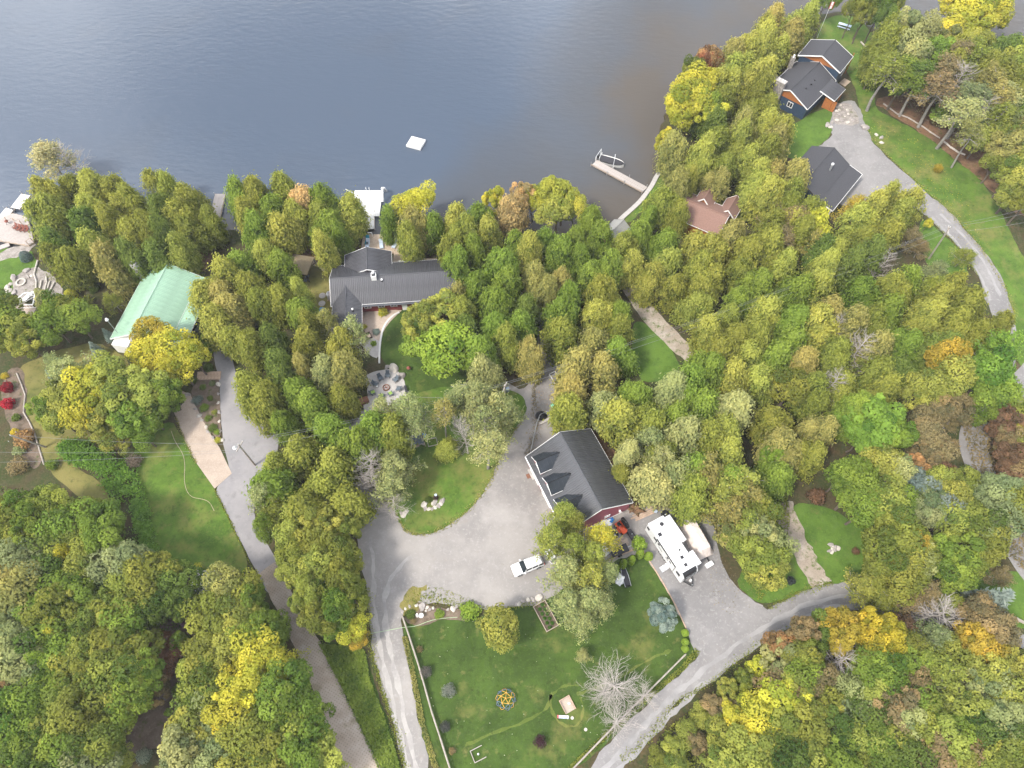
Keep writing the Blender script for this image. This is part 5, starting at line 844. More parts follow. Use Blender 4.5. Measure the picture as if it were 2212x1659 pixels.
# railing and steps (white) of the left cottage deck
def white_stairs():
    c = at_('S', 200, -250); t = thing('white_stair_deck', 'white railed stair landing with tan boards at the left edge', 'deck', (c.x, c.y, 0))
    pp = lambda x, y, z=0: at(x * .25, 276.5 + y * .25, z) - c
    q = [pp(x, y, 1.0) for x, y in ((0, 1500), (150, 1500), (280, 1530), (310, 1560), (250, 1660), (100, 1560), (0, 1540))]
    MB().slab([(p.x, p.y) for p in q], .6, .95).build('landing', M['paver_tan'], t)
    for a, b in (((0, 1500), (150, 1500)), ((150, 1500), (290, 1420)), ((290, 1420), (300, 1440)), ((300, 1440), (285, 1520)), ((150, 1470), (215, 1425)), ((215, 1425), (290, 1420)), ((165, 1530), (285, 1525))):
        u, v = pp(*a, 1.9), pp(*b, 1.9); d = v - u
        MB().box(0, d.length, -.07, .07, .88, 1.0).box(0, d.length, -.03, .03, .05, .14).build('railing', M['white'], t, (u.x, u.y, .95), math.atan2(d.y, d.x))
        for k in range(int(d.length / .5) + 1): MB().box(-.03, .03, -.03, .03, 0, .88).build('baluster', M['white'], t, (u.x + d.x * k * .5 / max(.01, d.length), u.y + d.y * k * .5 / max(.01, d.length), .95))
    for k in range(6): a = pp(205 + k * 12, 1490 - k * 12, .9 - .15 * k); MB().box(-.7, .7, -.16, .16, -.06, .0).build('stair_tread', M['white'], t, (a.x, a.y, .9 - .13 * k), R(40))
white_stairs()
def north_deck():
    pts = [at_('B', *q, .35) for q in ((925, 640), (1060, 640), (1250, 640), (1250, 765), (1400, 850), (1560, 845), (1560, 880), (1190, 890), (1190, 800), (960, 790), (905, 790))]; c = pts[0]; t = thing('lake_deck', 'tan board deck between the red house and the white dock', 'deck', (c.x, c.y, 0)); q = [p - c for p in pts]
    MB().slab([(p.x, p.y) for p in q], .05, .30).build('deck_base', M['deck'], t)
    x0 = min(p.x for p in q); x1 = max(p.x for p in q); n = int((x1 - x0) / .3)
    for k in range(n):
        x = x0 + .3 * (k + .5); ys = []
        for i in range(len(q)):
            a, b = q[i], q[(i + 1) % len(q)]
            if (a.x - x) * (b.x - x) < 0: ys.append(a.y + (b.y - a.y) * (x - a.x) / (b.x - a.x))
        if len(ys) >= 2: MB().box(x - .135, x + .135, min(ys) + .03, max(ys) - .03, .302, .34).build('board', M['deck'], t)
    for a, b in (((1235, 872), (1420, 862)), ((1340, 800), (1340, 880)), ((965, 628), (1000, 628))):
        u, v = at_('B', *a, 1.3) - c, at_('B', *b, 1.3) - c; MB().tube([(u.x, u.y, 1.3), (v.x, v.y, 1.3)], .08, 5).build('railing', M['white'], t)
        for w_ in (u, v): MB().box(-.05, .05, -.05, .05, .34, 1.3).build('rail_post', M['white'], t, (w_.x, w_.y, 0))
north_deck()
def rail_landing():
    c = at_('A', 1735, 890); t = thing('shore_landing', 'small timber landing with a rail at the narrow dock', 'landing', c)
    for k in range(6): MB().box(-1.2, 1.2, -.16, .16, .2, .27).build('board', M['deck'], t, (0, -.9 + k * .36, 0))
    MB().tube([(-1.3, 1.2, 0), (-1.3, 1.2, 1.1), (1.2, 1.3, 1.1), (1.2, 1.3, 0)], .045, 5).build('handrail', M['black'], t)
rail_landing()
# ------------------------------------------------------------------ vehicles
def wheel(parent, x, y, r, wd=.22, s=1):
    t = MB().ring((0, 0), r * .58, r, -wd / 2, wd / 2, 16).build('wheel', M['tyre'], parent, (x, y, r)); t.rotation_euler = (R(90), 0, 0); MB().cyl((0, 0), r * .58, r * .5, -wd * .4, wd * .4, 12).build('rim', M['steel'], t); return t
def suv():
    c = at_('L', 225, 552, .8); d = at_('L', 120, 590, .8) - at_('L', 330, 505, .8); t = thing('white_suv', 'white suv parked under the loose tree in front of the garage', 'suv', (c.x, c.y, 0), math.atan2(d.y, d.x)); L, wd = 4.5, 1.72
    prof = [(-2.25, .45, .95), (-2.2, .35, 1.0), (-1.0, .32, 1.02), (.9, .32, 1.02), (1.3, .34, 1.0), (2.0, .38, .92), (2.25, .5, .78)]; v = []; n = len(prof)
    for x, z0, z1 in prof:
        hw = wd / 2 * (1 if abs(x) < 2.1 else .93); v += [(x, -hw, z0), (x, -hw, z1 - .08), (x, -hw * .9, z1), (x, hw * .9, z1), (x, hw, z1 - .08), (x, hw, z0)]
    MB().add(v, [(6 * i + k, 6 * i + (k + 1) % 6, 6 * i + 6 + (k + 1) % 6, 6 * i + 6 + k) for i in range(n - 1) for k in range(6)] + [tuple(range(6)), tuple(6 * (n - 1) + k for k in range(6))]).build('body', M['gel'], t, smooth=False)
    cb = MB().add([(-2.15, -.8, 1.0), (1.0, -.8, 1.0), (.35, -.70, 1.56), (-2.0, -.70, 1.56), (-2.15, .8, 1.0), (1.0, .8, 1.0), (.35, .70, 1.56), (-2.0, .70, 1.56)], [(0, 1, 2, 3), (4, 5, 6, 7), (1, 5, 6, 2), (0, 4, 7, 3)]); cb.build('cabin_glass', M['glass'], t)
    rf = MB().add([(.32, -.69, 1.57), (-1.98, -.69, 1.57), (-1.98, .69, 1.57), (.32, .69, 1.57), (.2, -.55, 1.64), (-1.85, -.55, 1.64), (-1.85, .55, 1.64), (.2, .55, 1.64)], [(0, 1, 5, 4), (1, 2, 6, 5), (2, 3, 7, 6), (3, 0, 4, 7), (4, 5, 6, 7), (0, 1, 2, 3)]).build('roof', M['gel'], t)
    for s in (-1, 1):
        MB().tube([(-1.8, s * .6, 1.66), (-1.75, s * .6, 1.72), (.0, s * .6, 1.72), (.05, s * .6, 1.66)], .025, 5).build('roof_rail', M['steel'], rf)
        for x in (.62, -.35, -1.3): MB().add([(x + .05, s * .8, 1.0), (x - .05, s * .8, 1.0), (x - .2, s * .71, 1.55), (x - .1, s * .71, 1.55)], [(0, 1, 2, 3)]).tube([(x, s * .81, 1.0), (x - .14, s * .715, 1.55)], .04, 4).build('pillar', M['gel'], t)
        MB().box(-.1, .1, -.12, .12, 0, .16).build('mirror', M['gel'], t, (.75, s * .98, .98)); MB().box(0, .06, -.25, .25, 0, .16).build('headlight', M['glass'], t, (2.2, s * .52, .62)); MB().box(-.06, 0, -.12, .12, 0, .3).build('tail_light', M['red'], t, (-2.24, s * .7, .7))
        for x in (-1.4, 1.4): wheel(t, x, s * .78, .36)
    MB().box(-.3, .3, -.02, .02, 0, .5).build('door', M['gel'], t, (-.1, -.87, .45)); MB().box(-.3, .3, -.02, .02, 0, .5).build('door', M['gel'], t, (-.1, .87, .45))
suv()
def trailer():
    t = thing('travel_trailer', 'long white travel trailer with black nose parked on the gravel pad', 'travel trailer', (22.35, 29.0, 0), R(-61.5)); L, wd = 8.6, 2.6; z0, z1 = .55, 3.25
    prof = [(-L / 2, z0, z1), (L / 2 - .9, z0, z1), (L / 2 - .25, z0, z1 - .28), (L / 2 + .05, z0 + .1, z1 - .9), (L / 2 + .12, z0 + .3, z0 + .9)]; v = []
    for x, a, b in prof: v += [(x, -wd / 2, a), (x, -wd / 2, b - .06), (x, -wd / 2 + .1, b), (x, wd / 2 - .1, b), (x, wd / 2, b - .06), (x, wd / 2, a)]
    n = len(prof); MB().add(v, [(6 * i + k, 6 * i + (k + 1) % 6, 6 * i + 6 + (k + 1) % 6, 6 * i + 6 + k) for i in range(n - 1) for k in range(6)] + [tuple(range(6)), tuple(6 * (n - 1) + k for k in range(6))]).build('body', M['gel'], t)
    cap = MB().add([(L / 2 - .62, -1.12, z1 - .11), (L / 2 - .62, 1.12, z1 - .11), (L / 2 - .24, 1.1, z1 - .27), (L / 2 - .24, -1.1, z1 - .27), (L / 2 + .06, 1.0, z1 - .9), (L / 2 + .06, -1.0, z1 - .9), (L / 2 + .13, .92, z0 + .95), (L / 2 + .13, -.92, z0 + .95)], [(0, 1, 2, 3), (3, 2, 4, 5), (5, 4, 6, 7)])
    cap.v = [(q[0] + .03, q[1], q[2] + .025) for q in cap.v]; cp = cap.build('nose_cap', M['black'], t)
    for row, (zz, hh, w_) in enumerate(((z1 - .58, .10, 1.5), (z1 - .80, .07, 1.1))):     # two lines of pale lettering too blurred to read
        for k in range(9): 
            if (k + row) % 5 == 4: continue
            MB().box(-.005, .02, -.06, .05, -hh / 2, hh / 2, ry=R(-22)).build('letter', M['steel'], cp, (L / 2 - .06 + .30 * (z1 - .27 - zz) / .63 + .02, -w_ / 2 + k * w_ / 8, zz))
    for x0, x1, dp, zt in ((-L / 2 + .3, .1, .85, 2.95), (1.75, L / 2 - .55, .75, 2.95)):
        s = MB().box(x0, x1, wd / 2 + .002, wd / 2 + dp, .75, zt).build('slide_out', M['gel'], t); MB().box(x0 - .03, x1 + .03, wd / 2 + .01, wd / 2 + dp + .05, zt, zt + .06).build('slide_topper', M['gel'], s)
    for x, y, k in ((-2.2, -.75, .5), (1.9, .1, .42), (3.0, -.05, .42), (.9, .4, .24), (-.6, .5, .16)): 
        vmb = MB().box(-k / 2, k / 2, -k / 2, k / 2, 0, .1); vmb.build('roof_vent', M['cover'] if k > .22 else M['gel'], t, (x, y, z1))
    ac = MB().cyl((0, 0), .3, .24, 0, .16, 12).build('roof_fan', M['cover'], t, (-3.35, .35, z1))
    for x, w_, h_ in ((-3.9, .55, .6), (-2.1, .8, .45), (-1.3, .4, .5), (.9, .35, .5), (3.35, .75, .75)):
        wn = MB().box(-w_ / 2, w_ / 2, -.03, 0, -h_ / 2, h_ / 2).build('window', M['black'], t, (x, -wd / 2 - .002, 2.15)); MB().box(-w_ / 2 + .05, w_ / 2 - .05, -.045, -.032, -h_ / 2 + .05, h_ / 2 - .05).build('pane', M['glass'], wn)
    dr = MB().box(-.36, .36, -.04, 0, 0, 1.9).build('door', M['gel'], t, (1.55, -wd / 2 - .004, .75)); MB().box(-.2, .2, -.055, -.042, 1.1, 1.6).build('door_pane', M['glass'], dr)
    for x in (-.7, 1.0): MB().box(-.45, .45, -.025, 0, .0, .09).build('side_stripe', M['black'], t, (x, -wd / 2 - .003, 1.5))
    MB().tube([(-1.9, -wd / 2 - .1, 3.05), (2.6, -wd / 2 - .1, 3.05)], .085, 8).build('awning', M['black'], t)
    for x in (-1.85, 2.55): MB().tube([(x, -wd / 2 - .05, 3.05), (x, -wd / 2 - .05, .9)], .045, 4).build('awning_arm', M['black'], t)
    for k in range(3): MB().box(-.38, .38, -.15, .15, 0, .05).build('step', M['gel'], t, (1.55, -wd / 2 - .25 - .36 * k, .62 - .2 * k))
    MB().box(-.4, .4, -1.0, .0, .05, .1).build('step_frame', M['steel'], t, (1.55, -wd / 2 - .2, 0))
    for s in (-1, 1):
        MB().tube([(L / 2 - .2, s * .9, .5), (L / 2 + 1.25, 0, .5)], .07, 5).build('tow_bar', M['black'], t)
        for x in (-.5, .45): wheel(t, x, s * (wd / 2 - .12), .36)
    MB().cyl((0, 0), .17, .17, .5, 1.0, 10).build('gas_bottle', M['gel'], t, (L / 2 + .5, .12, 0)); MB().cyl((0, 0), .1, .08, .0, .75, 8).build('jack', M['steel'], t, (L / 2 + 1.1, 0, 0))
    MB().box(-.02, 0, -.5, .5, 0, .5).build('rear_window', M['glass'], t, (-L / 2 - .002, .2, 2.0))
trailer()
def covered_boat():
    a = at_('L', 1615, 150, 1.8); b = at_('L', 1775, 425, 1.8); d = b - a; c = (a + b) / 2; t = thing('tarp_covered_boat', 'large boat on a trailer shrouded in a beige tarp beside the travel trailer', 'covered boat', (c.x, c.y, 0), math.atan2(d.y, d.x)); L = d.length + 1.2; n, m = 22, 14; v = []; rr = random.Random(3)
    for i in range(n + 1):
        u = i / n; x = -L / 2 + L * u; e = min(1, .35 + 6 * u, .25 + 5 * (1 - u)); xx = x
        for k in range(m + 1):
            q = k / m * 2 - 1; aq = abs(q); sg = 1 if q > 0 else -1; fold = .10 * math.sin(u * 34 + sg) + .05 * math.sin(u * 71)
            if aq < .45: y = q / .45 * .72; z = 2.15 * e - .10 * aq
            else: f = (aq - .45) / .55; y = sg * (.72 + f * (.75 + fold)); z = (2.1 * e) * (1 - f) ** .85 + .12 * f
            v.append((xx, y * (.75 + .25 * e), z + rr.uniform(-.025, .025)))
    MB().add(v, [(i * (m + 1) + k, i * (m + 1) + k + 1, (i + 1) * (m + 1) + k + 1, (i + 1) * (m + 1) + k) for i in range(n) for k in range(m)]).build('tarp', M['tarp'], t)
    for s in (-1, 1): wheel(t, -.5, s * 1.0, .3)
    MB().tube([(L / 2 - .3, 0, .35), (L / 2 + .9, 0, .4)], .07, 5).build('hitch_bar', M['black'], t); hull(L * .8, 1.9, .8, M['gel'], 'hull', t, .35)
covered_boat()
# ------------------------------------------------------------------ smaller plants
def shrub(name, label, px, py, r, h, col, me=None, k='Z', group=None, stem=True):
    p = at(*fr(k, px, py), 0); rm = r * pix(p)[2] / F; e = thing(name, label, 'shrub', p, rng.uniform(0, 6.28), group); mm = me or rng.choice(SHRUB); h0 = 2.6 if mm in CONE else 1.1
    o = part('foliage', mm, e, scale=(rm, rm, h / h0)); c = PAL[col][0]; vv = rng.uniform(.9, 1.1); o.color = (*[q * vv for q in c], 1)
    if stem: part('stem', STEM, e, scale=(1, 1, min(1, h / .8)))
    return e
for i, (x, y) in enumerate([(1311, 1228), (1327, 1222), (1344, 1211), (1362, 1203), (1380, 1190)]): shrub('clipped_cedar', f'{ORD[i]} from left of the clipped green cones below the timber edging', x, y + 12, 9, 2.9, 'BR', CONE[i % 2], group='clipped cones below the timber edging')
shrub('clipped_cedar', 'clipped green cone standing alone at the pad corner below round bush', 1400, 1204, 10, 1.7, 'BR', CONE[0]); shrub('round_bush', 'dense round dark green bush at the corner of the trailer pad', 1379, 1178, 19, 2.0, 'BR', SHRUB[1])
for i, y in enumerate((1368, 1388, 1402)): shrub('clipped_globe', f'{ORD[i]} from the top of three clipped green globes beside gravel pad', 1479, y, 8.5, 1.1, 'BR', CONE[i % 2], group='clipped globes beside the pad')
shrub('flowering_shrub', 'silvery grey round shrub alone on the lawn left of the dome', 970, 1493, 18, 1.3, 'GG', FINE[0]).children[0].color = (.24, .26, .22, 1)
shrub('wispy_shrub', 'wispy grey shrub against the rail fence, nearest the small flowering one', 921, 1452, 15, 1.3, 'GG', FINE[1]).children[0].color = (.17, .16, .14, 1)
shrub('wispy_shrub', 'dark wispy grey shrub on the rail fence left of the dome', 963, 1570, 14, 1.3, 'GG', FINE[1]).children[0].color = (.10, .105, .095, 1)
shrub('flowering_shrub', 'small shrub with orange and white flowers against the rail fence', 907, 1403, 9, .8, 'TN', SPIKY); shrub('small_shrub', 'small reddish green shrub near the lower end of the rail fence', 977, 1622, 9, .8, 'TN', SHRUB[0])
shrub('purple_shrub', 'dark purple shrub by itself on the lower lawn', 1166, 1603, 16, 1.4, 'PU', FINE[0]); shrub('round_shrub', 'dark purple round shrub in the island stone bed', 942, 1077, 7, .9, 'PU', FINE[0]); shrub('round_shrub', 'round grey green shrub in the island stone bed', 925, 1081, 9, .9, 'DG', FINE[1])
shrub('hydrangea_bush', 'broad bright green bush in the bed along the gravel', 1015, 1322, 26, 1.3, 'BR', SHRUB[2]); shrub('bed_plant', 'leafy green plant in the bed between statue and broad bush', 949, 1327, 13, .7, 'MG', SHRUB[0]); shrub('bed_plant', 'dark green plant with white flowers left of the statue', 887, 1327, 13, .6, 'DG', SHRUB[1])
shrub('bed_plant', 'yellow flowered low plant below the white statue', 893, 1342, 9, .4, 'TN', FINE[0])
shrub('croton_bush', 'pink and yellow leaved bush under the red house windows', 1100, 1330, 14, 1.4, 'YL', SPIKY, 'B'); shrub('yellow_shrub', 'small yellow shrub on the house patio', 942, 1447, 7, .6, 'YL', FINE[0], 'B'); shrub('juniper_bush', 'low blue green juniper at the patio edge', 1040, 1492, 10, .6, 'BB', SHRUB[2], 'B'); shrub('hosta_plant', 'spiky pale green plant on the lower patio', 1020, 1592, 9, .7, 'BR', SPIKY, 'B')
shrub('red_maple_shrub', 'bright red shrub, lower of two in the left garden bed', 22, 876, 16, 1.6, 'RD', SHRUB[0]).children[0].color = (.40, .03, .05, 1); shrub('red_maple_shrub', 'bright red shrub, upper of two in the left garden bed', 20, 842, 15, 1.5, 'RD', SHRUB[1]).children[0].color = (.30, .03, .04, 1)
shrub('orange_bush', 'orange and gold bush by the leaning pole at left', 58, 952, 26, 1.8, 'OR', SHRUB[2]); shrub('yellow_bush', 'small bright yellow bush beside the orange one', 36, 937, 11, 1.1, 'YE', SHRUB[0]); shrub('yellow_bush', 'yellow bush at the top of the left garden bed', 13, 815, 10, .9, 'YE', FINE[1]); shrub('green_bush', 'round green bush at the tip of the log edging', 117, 1006, 15, 1.3, 'MG', SHRUB[1]); shrub('green_bush', 'dark green bush in the left bed below the red shrubs', 38, 905, 11, 1.0, 'DG', SHRUB[0]); shrub('green_bush', 'green shrub below the orange bush at left', 45, 975, 16, 1.1, 'GG', SHRUB[0]); shrub('thin_bush', 'thin yellowish bush at the left gravel edge', 45, 1010, 26, 1.6, 'TN', FINE[0])
shrub('round_evergreen', 'round golden evergreen left of the green roof', 158, 643, 14, 2.0, 'YL', CONE[0]); shrub('feathery_shrub', 'feathery yellow green shrub left of the green roof', 187, 660, 24, 2.0, 'YG', SPIKY); shrub('dark_bush', 'dark bush tucked beneath the cedar left of the green roof', 206, 628, 12, 1.2, 'DG', SHRUB[1]); shrub('spruce_bush', 'small blue spruce on the left shore lawn', 60, 560, 13, 1.9, 'BB', CONE[1]).children[0].color = (.14, .19, .18, 1)
shrub('grey_bush', 'leafless tan bush beside the curved hedge', 293, 1000, 21, 1.3, 'TG', FINE[1]).children[0].color = (.22, .18, .14, 1); shrub('rose_bush', 'yellow flowering bush by the white pergola', 430, 1226, 11, 1.0, 'YL', FINE[0])
shrub('hedge_block', 'clipped green hedge block beside the screened porch', 449, 735, 15, 1.7, 'MG', CONE[0]); shrub('hedge_block', 'clipped green hedge block, second along the screened porch', 452, 757, 15, 1.7, 'MG', CONE[1]); shrub('round_evergreen', 'round clipped evergreen above the wooden steps', 452, 797, 11, 1.3, 'DG', CONE[0])
for i, (x, y, r, c) in enumerate([(420, 824, 10, 'DG'), (440, 838, 9, 'MG'), (428, 866, 14, 'BB'), (442, 882, 12, 'BR'), (451, 905, 10, 'MG'), (462, 926, 13, 'DG'), (465, 892, 8, 'YG'), (472, 952, 9, 'YL'), (470, 935, 8, 'BR'), (460, 830, 9, 'GG'), (455, 862, 8, 'MG')]): shrub('rock_garden_plant', f'{PAL[c][1]} mound plant, {ORD[i]} in the rock garden counted downhill', x, y, r, .6, c, FINE[i % 2], group='mound plants of the rock garden')
shrub('white_flower_bush', 'white flowering bush at the bottom left path', 315, 1632, 20, 1.2, 'GG', FINE[1]).children[0].color = (.32, .36, .26, 1); shrub('green_bush', 'dark round bush by the small shed path at bottom left', 392, 1572, 12, 1.1, 'DG', CONE[1]); shrub('green_bush', 'bright green shrub in the bottom left woodland garden', 366, 1540, 10, .9, 'BR', SHRUB[0]); shrub('fern_clump', 'feathery green clump beside the lower left wall', 385, 1490, 14, .9, 'MG', FINE[0]); shrub('flower_clump', 'pink flower clump below the white pergola', 399, 1350, 8, .7, 'PK', FINE[0]).children[0].color = (.42, .27, .40, 1)
shrub('young_maple', 'small golden sapling alone on the sloping right lawn', 2022, 371, 11, 1.9, 'GO', FINE[0]); shrub('dark_shrub', 'dark blue shrub below the loose trees at the dirt track', 1706, 1256, 11, 1.1, 'DG', SHRUB[0]).children[0].color = (.06, .075, .075, 1); shrub('rust_shrub', 'rust coloured shrub under the round trees near the track', 1760, 1075, 22, 1.6, 'BN', SHRUB[1]); shrub('rust_shrub', 'small rusty shrub on the bright corner lawn', 1846, 1192, 10, .8, 'BN', FINE[0])
shrub('lime_bush', 'pale lime bush on the roof edge of the dark garage', 1795, 432, 10, 2.2, 'BR', SHRUB[0])
def hedge():
    out_ = P('565,1110 590,1050 680,1030 800,1050 950,1110 1090,1190 1190,1330 1255,1500 1290,1660 1330,1850 1370,2000', 'S'); inn = P('570,1180 640,1250 720,1300 860,1350 920,1440 985,1580 1170,1640 1190,1720 1200,1820 1230,2000', 'S')
    e = thing('curved_hedge', 'long thick green hedge sweeping beside the left orchard lawn', 'hedge', at(*out_[4])); o0 = e.location.copy(); g = np.random.default_rng(5); pts = []
    po = smooth([at(*q) for q in out_], 1, False); pi_ = smooth([at(*q) for q in inn], 1, False); cs = []; os_ = []; tt = []
    for k in range(340):
        u = g.random() * (len(po) - 1.01); i = int(u); a = po[i].lerp(po[i + 1], u - i); u2 = u / (len(po) - 1) * (len(pi_) - 1.01); j = int(u2); b = pi_[j].lerp(pi_[j + 1], u2 - j); f = g.uniform(.06, .94); c = np.array(a.lerp(b, f) - o0); hh = 1.25 * (1 - abs(2 * f - 1) ** 4) + .15; n = 30
        cs.append(c + g.normal(size=(n, 3)) * [.33, .33, .1] + np.array([0, 0, hh]) - np.array([0, 0, 1]) * (g.random((n, 1)) ** 3 * hh)); os_.append(np.tile([0, 0, 1.], (n, 1)) + g.normal(size=(n, 3)) * .5); tt.append(g.normal(.45, .14) + .1 * g.normal(size=n))
    me = leaves('hedge_foliage', np.concatenate(cs), np.concatenate(os_), g.normal(size=(340 * 30, 3)), .34, .22, np.concatenate(tt), g); o = part('foliage', me, e); o.color = (.17, .30, .05, 1)
    for k in range(9): a = po[k].lerp(pi_[min(k, len(pi_) - 1)], .5) - o0; part('stem', STEM, e, a, scale=(1, 1, 1.6))
hedge()
def cover(name, s, n, h, cols, lsz, k='Z', seed=1):
    """dense ground plants nobody could count"""
    pts = [at(*q) for q in P(s, k)]; g = np.random.default_rng(seed); xs = [p.x for p in pts]; ys = [p.y for p in pts]; C_ = []
    def inside(x, y):
        r = False; j = len(pts) - 1
        for i in range(len(pts)):
            if (pts[i].y > y) != (pts[j].y > y) and x < (pts[j].x - pts[i].x) * (y - pts[i].y) / (pts[j].y - pts[i].y) + pts[i].x: r = not r
            j = i
        return r
    while len(C_) < n:
        x, y = g.uniform(min(xs), max(xs)), g.uniform(min(ys), max(ys))
        if inside(x, y): C_.append((x, y, g.uniform(min(.12, h), h + .13)))
    c = np.array(C_); t = .45 + .25 * np.sin(c[:, 0] * 1.3) * np.sin(c[:, 1] * 1.1 + 1) + .15 * g.normal(size=n)
    o = link(bpy.data.objects.new(name, leaves(name, c, np.tile([0, 0, 1.], (n, 1)), g.normal(size=(n, 3)), lsz, lsz * .6, t, g, 1.0))); o['kind'] = 'stuff'; o.color = (*PAL[cols][0], 1); return o
cover('ground_cover', '690,1392 735,1395 788,1405 800,1470 830,1545 850,1605 868,1672 832,1672 765,1535 732,1468', 9000, .45, 'MG', .34, seed=3).color = (.20, .27, .05, 1)
cover('undergrowth', '1640,1085 1700,1075 1705,1120 1690,1240 1640,1300 1600,1240', 2500, .5, 'OG', .3, seed=4)
cover('undergrowth', '1395,1640 1436,1578 1556,1481 1672,1391 1768,1345 1842,1328 1990,1348 2190,1390 2230,1425 2230,1680 1372,1680', 14000, .9, 'OG', .4, seed=5)
cover('undergrowth', '0,1050 240,1090 330,1220 420,1300 330,1500 240,1659 0,1659', 9000, .8, 'DG', .4, seed=6)
cover('undergrowth', '1920,215 2000,260 2080,320 2212,440 2240,200 2000,130', 5000, .8, 'TN', .4, seed=7)
cover('undergrowth', '1980,850 2070,900 2110,1060 2160,1180 2230,1260 2230,860 2150,870 2090,920', 5000, .7, 'TN', .35, seed=8)
cover('fallen_leaves', '1540,1180 1640,1290 1600,1340 1530,1300', 260, .03, 'TN', .16, seed=9)
cover('fallen_leaves', '1150,840 1235,860 1250,900 1170,930 1140,900', 420, .03, 'OR', .16, seed=10)
cover('fallen_leaves', '1860,250 1960,350 2100,560 2150,560 2060,380 1960,280', 500, .04, 'YE', .17, seed=11)
cover('fallen_leaves', '880,1340 1360,1210 1500,1400 1240,1650 960,1650', 90, .04, 'LG', .16, seed=12).color = (.5, .5, .4, 1)
cover('weeds', '870,1310 885,1268 935,1262 1010,1290 1060,1310 1000,1315 940,1305', 260, .08, 'OG', .2, seed=13)
cover('edge_grass', '868,1375 885,1450 905,1560 935,1659 948,1659 918,1560 897,1450 880,1375', 1500, .15, 'TG', .22, seed=14)
cover('edge_grass', '1240,1659 1340,1570 1410,1505 1480,1446 1514,1408 1500,1400 1470,1440 1400,1498 1330,1560 1225,1659', 1500, .15, 'OG', .22, seed=15)
def edge_tufts(name, s, n, wd, h, col, lsz=.2, seed=1):
    pts = smooth([at(*q) for q in P(s)], 2, False); g = np.random.default_rng(seed); L = np.cumsum([0] + [(b - a).length for a, b in zip(pts, pts[1:])]); c = []
    for k in range(n):
        u = g.random() * L[-1]; i = min(len(pts) - 2, int(np.searchsorted(L, u)) - 1); i = max(0, i); a, b = pts[i], pts[i + 1]; d = (b - a).normalized(); p = a.lerp(b, (u - L[i]) / max(1e-6, L[i + 1] - L[i])); o = g.normal() * wd * (.4 + .6 * math.sin(u * .7 + math.sin(u * .23) * 3) ** 2); c.append((p.x - d.y * o, p.y + d.x * o, .10 + g.random() * h))
    c = np.array(c); o = link(bpy.data.objects.new(name, leaves(name, c, np.tile([0, 0, 1.], (n, 1)), g.normal(size=(n, 3)), lsz, lsz * .6, .45 + .25 * g.normal(size=n), g, 1.0))); o['kind'] = 'stuff'; o.color = (*PAL[col][0], 1); return o
for i, (s_, n_, w_, c_) in enumerate([('770,1010 800,1050 850,1100 870,1140 885,1153 920,1157 960,1140 1005,1110 1040,1070 1065,1030 1075,1000 1085,980 1100,950 1132,900', 1700, .35, 'TG'), ('885,1300 930,1285 1000,1312 1060,1318 1130,1309 1180,1300', 700, .5, 'OG'), ('1659,1313 1696,1295 1746,1270 1799,1260', 600, .35, 'OG'), ('1340,1640 1373,1621 1423,1571 1450,1521 1544,1471 1600,1420 1659,1378 1759,1333 1834,1315', 1500, .5, 'OG'), ('1870,270 1899,321 1946,364 1981,394 2046,451 2121,539 2174,626 2189,676', 1200, .4, 'TG'), ('1999,466 2034,499 2069,531 2114,599', 400, .25, 'OG'), ('464,1056 500,1130 550,1240', 500, .15, 'OG'), ('795,1270 800,1400 822,1480 850,1560 875,1660', 1300, .4, 'OG'), ('690,1385 730,1462 775,1560 830,1680', 900, .3, 'MG'), ('1140,985 1165,900 1150,860 1160,780', 800, .6, 'TN'), ('425,1001 400,953 380,900', 300, .2, 'TG')]): edge_tufts('edge_grass', s_, n_, w_, .08, c_, seed=40 + i)
# ------------------------------------------------------------------ stones
def rock_me(seed, m):
    bm = bmesh.new(); bmesh.ops.create_icosphere(bm, subdivisions=2, radius=.5); g = random.Random(seed)
    ks = [(Vector((g.uniform(-1, 1), g.uniform(-1, 1), g.uniform(-1, 1))).normalized(), g.uniform(.26, .42)) for _ in range(9)]
    for v in bm.verts:
        for n, d in ks:
            q = v.co.dot(n)
            if q > d: v.co -= n * (q - d)
        v.co.z *= .7
    me = bpy.data.meshes.new('boulder'); bm.to_mesh(me); bm.free(); me.materials.append(m); return me
RK = [rock_me(i, M['rock_pale'] if i % 2 else M['rock_grey']) for i in range(4)]
def stones(label, group, k, s, z=.12, size=.8):
    for i, q in enumerate(s.split()):
        a = [float(v) for v in q.split(',')]; p = at(*fr(k, a[0], a[1])); sz = a[2] if len(a) > 2 else size * rng.uniform(.75, 1.25); o = part('boulder', RK[i % 4], None, (p.x, p.y, z * sz), (0, 0, rng.uniform(0, 6)), (sz * rng.uniform(1, 1.3), sz * .9, sz * .85)); tag(o, label.format(ORD[i]), 'boulder', group)
stones('{} pale stone from left in the island bed ring', 'pale stones of the island bed', 'I', '1460,1632 1490,1636 1525,1632 1550,1622 1575,1610 1600,1592 1612,1570 1530,1585 1545,1578 1450,1600', size=.95)
stones('{} boulder from left in the row along the gravel edge', 'boulders along the gravel edge', 'L', '130,890 155,885 190,865,.8 235,850,.8 275,845 320,835,1.15 355,825', size=.65)
stones('{} boulder around the white statue bed, counted from left', 'boulders of the statue bed', 'K', '1265,905,.6 1290,880,.5 1330,862,.6 1385,855,.6 1432,868,1.3 1475,875,.6 1500,890,.6 1530,875,.5 1660,890,.5 1700,880,.9 1730,870,.6 1470,900,.45', size=.9)
stones('{} boulder around the fire patio, counted from its top', 'boulders of the fire patio', 'I', '1130,410,1.0 1195,428,1.8 1255,492,1.7 1300,665,1.2 1285,690,1.6 1300,705,1.2 1165,412,.9 1310,640,.9', size=1.2)
